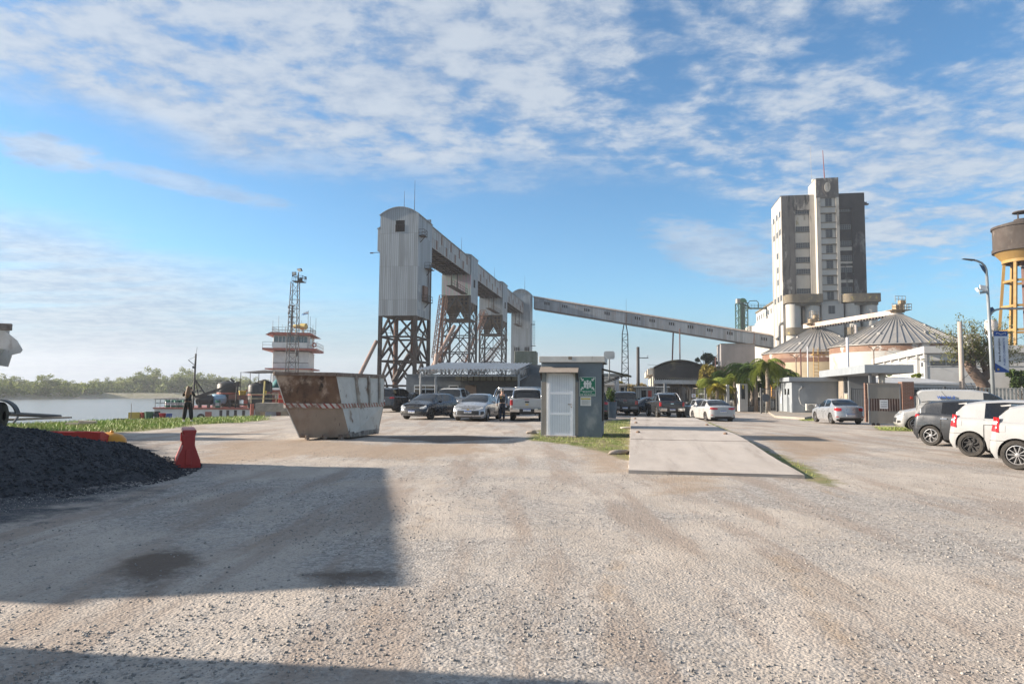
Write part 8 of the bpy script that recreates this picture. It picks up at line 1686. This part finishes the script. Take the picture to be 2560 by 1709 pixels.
for i, (u, v) in enumerate(tops):
    k = (i * 7 + 1) % 3 if v > 920 else 0; d = np.interp(u, [-40, 150, 300, 640], [262, 292, 330, 385]) + (i % 4) * 9; p = W(u, v, d); h = (p.z + .8) * 1.02; lab = ('mid green', 'pale green', 'olive')[k] + (' tall' if v < 920 else ' bushy') + ' willow on the far river bank, ' + ordn[i] + ' from the left'
    t = protos[k] if k not in used else dup(protos[k]); used.add(k); t.location = (p.x, d, -.8); t.rotation_euler.z = i * 1.7; t['label'] = lab; t['group'] = 'trees along the far river bank'; wd_ = h * (1.0 if v < 920 else 1.45); t.scale = (wd_, wd_, h)
bl = []; g = random.Random(5)
for i in range(170): u = g.uniform(-80, 700); d = np.interp(u, [-40, 150, 300, 640], [250, 280, 318, 372]) + g.uniform(0, 45); bl.append((XZ(u, d), d, .4, g.uniform(3, 6), 3, g.uniform(1.6, 4.2)))
v, f = leaves(bl, 15000, .8, 9, .5); stuff(tag(npmesh('undergrowth', v, f, WIL[2]), 'dull green undergrowth along the foot of the trees on the far river bank', 'undergrowth'))
def tree(name, lab, u, d, blobs, n, size, lm, th, tr, seed, lean=0, limbs=6):
    t = thing(name, lab, 'tree', (XZ(u, d), d, -.3)); v, f = leaves(blobs, n, size, seed); npmesh('crown', v, f, lm, t); trunk_mesh(th, tr, limbs, seed, lean).build('trunk', BARK, t); return t
EUC = leaf_mat('eucalyptus_leaf', [(.035, .055, .03), (.06, .085, .045), (.10, .12, .07)]); GOLD = leaf_mat('golden_leaf', [(.13, .11, .02), (.21, .17, .035), (.27, .23, .06)]); DGREEN = leaf_mat('dark_green_leaf', [(.03, .055, .015), (.055, .09, .025), (.09, .13, .04)]); TAN = leaf_mat('tan_leaf', [(.16, .13, .06), (.23, .19, .10), (.28, .24, .13)])
d = 150.0; k = d / FPX; zz_ = lambda v: W(1765, v, d).z; g = random.Random(2); tree('eucalyptus', 'dark airy eucalyptus rising behind the vaulted shed', 1765, d, [((u - 1765) * k, g.uniform(-1, 1), zz_(v), r * k, r * k, r * k * .7) for u, v, r in ((1742, 908, 7), (1748, 896, 6), (1757, 892, 7), (1765, 885, 7), (1776, 886, 9), (1786, 893, 8), (1790, 903, 6), (1770, 898, 8), (1755, 912, 7), (1780, 912, 7))], 3200, .34, EUC, zz_(905) + .3, .35, 3)
d = 92.0; k = d / FPX; zz_ = lambda v: W(1765, v, d).z; tree('golden_tree', 'golden green leafy tree between the vaulted shed and the palms', 1772, d, [((u - 1772) * k, g.uniform(-1, 1), zz_(v), r * k, r * k, r * k) for u, v, r in ((1768, 920, 15), (1778, 925, 14), (1760, 935, 13), (1788, 938, 12), (1770, 948, 18), (1785, 955, 14), (1757, 955, 10))], 3800, .26, GOLD, 4, .22, 5)
tree('golden_tree', 'brownish bare looking tree above the dark red post', 1797, 100, [((u - 1797) * .058, 0, W(1797, v, 100).z, r * .058, 1.5, r * .058) for u, v, r in ((1790, 925, 14), (1806, 922, 12), (1800, 945, 16))], 1800, .24, TAN, 5, .2, 6)
for (u, v, d, r, lm, lb) in ((1543, 957, 110, 16, GOLD, 'yellow green tree behind the white box building'), (1588, 962, 120, 20, TAN, 'tan leafless thicket left of the vaulted shed'), (1618, 966, 115, 9, DGREEN, 'small dark green bush against the shed wall')):
    k = d / FPX; tree('background_tree', lb, u, d, [(g.uniform(-r, r) * k, 0, W(u, v + g.uniform(-4, 10), d).z, r * k * .7, 1.5, r * k * .5) for _ in range(7)], 1500, .3, lm, 2, .15, 7)
def palm(lab, u, vc, d, L_, n, lm, seed, trunkm):
    o = Vector((XZ(u, d), d, -.25)); z = W(u, vc, d).z + .25; t = thing('palm_tree', lab, 'palm tree', o, 0, 'palms between the shed and the gate house'); g = np.random.default_rng(seed); vs, fs = [], []
    for i in range(n):
        a = g.uniform(0, 6.28); e0 = g.uniform(-.15, 1.25); ll = L_ * g.uniform(.8, 1.15); m_ = 14; P_ = []; x = 0; zq = 0; e = e0
        for j in range(m_ + 1): P_.append((x, zq)); e -= (1.9 + .4 * e0) / m_; x += math.cos(e) * ll / m_; zq += math.sin(e) * ll / m_
        ca, sa = math.cos(a), math.sin(a)
        for j in range(1, m_ + 1):
            q = j / m_; w_ = ll * .30 * math.sin(math.pi * min(.97, .12 + q * .86)) ; px_, pz_ = P_[j]; x0, z0 = P_[j - 1]
            for s in (-1, 1):
                for h in (0, .5):
                    bx, bz = x0 + (px_ - x0) * h, z0 + (pz_ - z0) * h; tx, tz = bx + w_ * .45, bz - w_ * g.uniform(.35, .8); oy = s * w_ * g.uniform(.5, .8); i0 = len(vs); dw = .035
                    for (xx, yy, zz) in ((bx - dw, 0, bz), (bx + dw, 0, bz + .02), (tx, oy, tz)): vs.append((xx * ca - yy * sa, xx * sa + yy * ca, zz + z))
                    fs.append((i0, i0 + 1, i0 + 2))
    npmesh('fronds', np.array(vs), np.array(fs), lm, t); m = MB(); m.path([(0, 0, -.3), (.04, 0, z * .4), (0, .02, z * .8), (0, 0, z + .1)], .24, 10, .17); m.build('trunk', trunkm, t, True)
PT = mat('palm_trunk', (.24, .20, .165), (.16, .13, .105), 2, (1, 1, 5), rough=.95, bump=.4); PG = leaf_mat('palm_leaf', [(.09, .14, .02), (.17, .22, .04), (.28, .30, .07)]); PD = leaf_mat('dark_palm_leaf', [(.02, .045, .012), (.045, .08, .02), (.08, .12, .035)]); PY = leaf_mat('yellow_palm_leaf', [(.14, .15, .02), (.22, .21, .03), (.33, .26, .04)])
for i, (lb, u, v, d, L_, n, lm) in enumerate((('sunny palm with a clear pale trunk left of the gate house', 1919, 912, 66, 2.7, 46, PG), ('dark palm just left of the sunny palm', 1889, 926, 68, 2.5, 44, PD), ('dark tall palm behind the kiosk', 1868, 921, 74, 2.9, 44, PD), ('mid green palm left of the kiosk', 1838, 946, 72, 2.4, 42, PG), ('dark palm between the golden tree and the kiosk', 1818, 940, 76, 2.5, 40, PD), ('green palm beside the vaulted shed', 1775, 957, 74, 2.3, 40, PG), ('yellowish low palm beside the vaulted shed', 1793, 968, 70, 1.9, 36, PY), ('low yellow palm in front of the dark palm', 1812, 972, 71, 1.7, 34, PY), ('dark palm behind the gate house roof', 1950, 934, 73, 2.6, 42, PD), ('low dark palm right of the kiosk', 1880, 962, 75, 2.3, 40, PD), ('low green palm behind the kiosk', 1852, 965, 77, 2.3, 38, PD), ('dark palm in front of the rusty grain bin', 1966, 940, 76, 2.4, 38, PG))): palm(lb, u, v, d, L_, n, lm, 300 + i, PT)
def bare_tree():
    d = 58.0; o = Vector((XZ(2452, d), d, -.1)); t = thing('bare_tree', 'gnarled tree with a thick leaning trunk and thin twiggy crown behind the street lamp', 'tree', o); k = d / FPX; P_ = lambda u, v, y=0: Vector(((u - 2452) * k * 1.0, y, W(2452, v, d).z + .1)); g = random.Random(11)
    m = MB(); m.path([P_(2462, 985), P_(2460, 965), P_(2452, 950), P_(2440, 935), P_(2428, 920), P_(2424, 908)], .55, 10, .36); m.path([P_(2452, 950), P_(2470, 935), P_(2482, 915), P_(2490, 890)], .45, 9, .2); m.path([P_(2428, 920), P_(2434, 912), P_(2436, 903)], .3, 8, .24); m.path([P_(2424, 908), P_(2419, 905)], .38, 8, .3); m.path([P_(2470, 935), P_(2460, 910), P_(2455, 890)], .25, 8, .12); m.build('trunk', mat('tree_bark', (.14, .10, .08), (.085, .062, .05), 3, (1, 1, .4), rough=.95, bump=.8, bscale=6), t, True)
    m = MB(); tips = []
    for i in range(90):
        a = P_(*g.choice([(2455, 892), (2490, 890), (2424, 908), (2482, 915), (2470, 930), (2436, 903)]), g.uniform(-.3, .3)); an = g.uniform(-1.25, 1.25); ln = g.uniform(1.6, 4.2); p = a; q = [a]; e = an
        for j in range(6): e += g.uniform(-.25, .25); p = p + Vector((math.sin(e) * ln / 6, g.uniform(-.12, .12) * ln, math.cos(e) * ln / 6)); q.append(p)
        m.path(q, .035, 4, .008); tips += q[2:]
    m.build('twigs', mat('twig_brown', (.17, .14, .10), (.12, .10, .075), 3), t)
    v, f = leaves([(*p, .34, .34, .34) for p in tips], 6500, .085, 13, .6); npmesh('crown', v, f, leaf_mat('sparse_leaf', [(.10, .11, .04), (.16, .17, .07), (.22, .21, .11)]), t)
bare_tree()
for (u, v, d, r, lb) in ((2552, 930, 70, 22, 'dark green bushy tree behind the legs of the water tower'), (2525, 900, 95, 20, 'dull green tree far behind the banner'), (2215, 930, 66, 7, 'low shrub in front of the pierced block screen'), (2295, 933, 66, 6, 'small shrub at the right end of the pierced screens')):
    k = d / FPX; tree('garden_tree', lb, u, d, [(g.uniform(-r, r) * k, g.uniform(-.5, .5), W(u, v + g.uniform(-.7, 1.2) * r, d).z, r * k * .6, r * k * .5, r * k * .5) for _ in range(8)], 2200 if r > 10 else 700, .2 if r > 10 else .13, DGREEN if u > 2400 else PG, 2.4, .16, 20 + u)
t = [x for x in bpy.data.objects if x.name.startswith('planter')][0]; v, f = leaves([(0, 0, 1.4, .4, .4, .45), (.1, 0, 1.75, .28, .28, .35)], 420, .10, 4); npmesh('shrub', v, f, DGREEN, t)
# ---------------------------------------------------------------- people
SKIN = mat('skin', (.46, .28, .20), (.40, .24, .17), 5, rough=.55)
def skinned(name, pts, edges, m, parent, sub=1, root=0):
    """pts: (x, y, z, radius[, radius2])"""
    me = bpy.data.meshes.new(name); me.from_pydata([p[:3] for p in pts], edges, []); me.update(); o = bpy.data.objects.new(name, me); COL.objects.link(o); me.materials.append(m); o.parent = parent
    o.modifiers.new('skin', 'SKIN').use_smooth_shade = True; sv = me.skin_vertices[0].data
    for i, p in enumerate(pts): sv[i].radius = (p[3], p[4] if len(p) > 4 else p[3]); sv[i].use_root = i == root
    s = o.modifiers.new('sub', 'SUBSURF'); s.levels = s.render_levels = sub; return o
def person(lab, loc, rz, arms, legs, style):
    """local: facing +y; arms: shoulder, elbow, wrist per side; legs: hip, knee, ankle per side"""
    t = thing('person', lab, 'person', loc, rz); P_, E = [], []
    def add(p, prev=None): P_.append(p); i = len(P_) - 1; E.append((prev, i)) if prev is not None else None; return i
    pel = add((0, 0, .94, .13, .10)); wa = add((0, 0, 1.08, .125, .09), pel); ch = add((0, .01, 1.28, .155, .10), wa); nk = add((0, .0, 1.45, .06, .06), ch); hb = add((0, .02, 1.54, .062, .07), nk); hm = add((0, .025, 1.63, .075, .092), hb); add((0, .015, 1.70, .055, .07), hm); no = add((0, .115, 1.60, .016), hm)
    for s in (-1, 1): add((s * .082, .01, 1.60, .016), hm)
    wr = {}
    for s, (sh, el, wi, hd) in zip((-1, 1), arms):
        a = add((*sh, .062), ch); b = add((*el, .043), a); c = add((*wi, .029), b); w_, h_ = Vector(wi), Vector(hd); d = (h_ - w_); pm = add((*(w_ + d * .5), .030, .018), c); sd = d.cross(Vector((0, 0, 1))); sd = (sd if sd.length > .01 else Vector((1, 0, 0))).normalized()
        for f in (-1.5, -.5, .5, 1.5): k = add((*(w_ + d * .85 + sd * f * .018), .009), pm); add((*(h_ + d * (.35 - .07 * abs(f)) + sd * f * .02 + Vector((0, .02, -.01))), .008), k)
        add((*(w_ + d * .75 + sd * .045 * s), .010), pm)
    for s, (hp, kn, an, toe) in zip((-1, 1), legs): a = add((*hp, .085), pel); b = add((*kn, .058), a); c = add((*an, .040), b); add((*toe, .035, .03), c)
    skinned('body', P_, E, SKIN, t, 1)
    top = style['top']; Q = [(0, 0, .98 if style['vest'] else 1.0, .17, .125), (0, 0, 1.12, .16, .12), (0, .01, 1.30, .185, .13), (0, 0, 1.43, .085, .075)]; Ee = [(0, 1), (1, 2), (2, 3)]
    skinned('vest' if style['vest'] else 'blouse', Q, Ee, top, t, 1, 1)
    for s, (sh, el, wi, hd) in zip((-1, 1), arms):
        w_ = Vector(el).lerp(Vector(wi), .9); skinned('sleeve', [(sh[0] * .8, sh[1], sh[2], .075), (*sh, .078), (*el, .058), (*w_, .045)], [(0, 1), (1, 2), (2, 3)], style['sleeve'], t, 1)
    q = [(0, 0, 1.0, .155, .12), (0, 0, .92, .165, .13)]; e = [(0, 1)]
    for (hp, kn, an, toe) in legs: i = len(q); fl = style['flare']; q += [(hp[0], hp[1], hp[2] - .06, .105), (*kn, .078 * fl), (an[0], an[1], an[2] + .02, .068 * fl)]; e += [(1, i), (i, i + 1), (i + 1, i + 2)]
    skinned('trousers', q, e, style['legs'], t, 1)
    for (hp, kn, an, toe) in legs: a = Vector(an); b = Vector(toe); skinned('shoe', [(a.x, a.y - .05, .05, .05), (*(a.lerp(b, .5).xy), .045, .05, .045), (b.x, b.y + .04, .035, .042, .032)], [(0, 1), (1, 2)], style['shoe'], t, 1)
    return t
BLK = mat('black_cloth', (.010, .010, .012), (.016, .016, .018), 4, rough=.85); NAVYC = mat('navy_cloth', (.016, .022, .038), rough=.85); BLUEC = mat('blue_shirt', (.09, .13, .19), rough=.8)
p = G(468, 1055)
t = person('woman with long fair hair in black clothes photographing the river from the grass', (p.x, p.y, .02), R(12), (((-.17, .0, 1.40), (-.26, .12, 1.22), (-.09, .26, 1.46), (-.05, .30, 1.55)), ((.17, .0, 1.40), (.26, .12, 1.22), (.10, .26, 1.46), (.06, .30, 1.55))), (((-.09, 0, .90), (-.13, .02, .48), (-.15, -.03, .07), (-.16, .12, .03)), ((.09, 0, .90), (.14, .03, .48), (.18, .0, .07), (.20, .15, .03))), dict(top=BLK, sleeve=BLK, legs=BLK, shoe=mat('white_shoe', (.6, .6, .6)), vest=False, flare=1.35))
HAIR = mat('fair_hair', (.17, .095, .045), (.11, .06, .03), 8, (6, 6, .5), rough=.5)
skinned('hair', [(0, .0, 1.70, .075, .09), (0, -.02, 1.62, .098, .10), (0, -.05, 1.50, .11, .07), (.0, -.10, 1.36, .13, .05), (-.01, -.125, 1.22, .11, .035), (-.02, -.125, 1.12, .06, .02)], [(0, 1), (1, 2), (2, 3), (3, 4), (4, 5)], HAIR, t)
m = MB(); m.bb((-.09, .315, 1.53), (.09, .345, 1.65)); tag(m.build('camera', BLACKP, None, loc=t.location, rz=t.rotation_euler.z, bevel=.01), 'small black camera held up by the woman on the bank', 'camera')
p = G(1255, 1052)
t = person('grey haired man in a black vest with a logo walking away between the cars', (p.x, p.y, 0), R(-4), (((-.18, 0, 1.40), (-.25, -.05, 1.14), (-.27, .03, .90), (-.27, .06, .82)), ((.18, 0, 1.40), (.25, -.02, 1.14), (.25, .10, .92), (.24, .14, .84))), (((-.09, 0, .90), (-.09, .06, .49), (-.085, -.05, .08), (-.085, .09, .03)), ((.09, 0, .90), (.09, .07, .49), (.08, .10, .08), (.08, .25, .03))), dict(top=BLK, sleeve=BLUEC, legs=NAVYC, shoe=mat('dark_shoe', (.02, .018, .016)), vest=True, flare=1.05))
skinned('hair', [(0, .0, 1.73, .075, .09), (0, -.015, 1.655, .098, .105), (0, -.045, 1.57, .082, .065)], [(0, 1), (1, 2)], mat('grey_hair', (.24, .22, .20), (.16, .15, .14), 9), t)
skinned('collar', [(0, -.005, 1.43, .075), (0, 0, 1.48, .072)], [(0, 1)], mat('white_collar', (.55, .55, .56)), t, 1)
Mq = lambda x, z: frame_M(Vector((x, -.142, z)), (1, 0, 0), (0, 0, 1)); yl = mat('logo_yellow', (.6, .36, .02)); wl = mat('logo_white', (.62, .62, .62)); gl = mat('logo_green', (.12, .35, .10))
v_ = [c for c in t.children if c.name.startswith('vest')][0]
MB().prism([(-.085, -.04), (-.03, -.04), (-.045, .04), (-.075, .04)], 0, .012, Mq(0, 1.24)).build('logo_mark', yl, v_); text('logo_letters', 'TC', .09, .075, Mq(.035, 1.24) @ Matrix.Translation((0, 0, .006)), wl, v_, .012); MB().prism([(-.01, 0), (.03, .0), (.045, .035), (.01, .03)], 0, .012, Mq(0, 1.31)).build('logo_leaf', gl, v_)

# ---------------------------------------------------------------- air
hm_ = bpy.data.materials.new('haze'); hm_.use_nodes = True; q = NT(hm_.node_tree); q.n.remove(q.n['Principled BSDF']); pv = q.new('ShaderNodeVolumePrincipled')
pv.inputs['Color'].default_value = (.86, .91, 1, 1); pv.inputs['Density'].default_value = .00034; pv.inputs['Anisotropy'].default_value = .2; q.l.new(pv.outputs[0], q.n['Material Output'].inputs['Volume'])
hz_o = stuff(MB().bb((-1600, -120, -6.4), (2600, 1700, 76)).build('haze', hm_)); hz_o['label'] = 'thin pale haze lying over the river and the yard'; hz_o['category'] = 'haze'
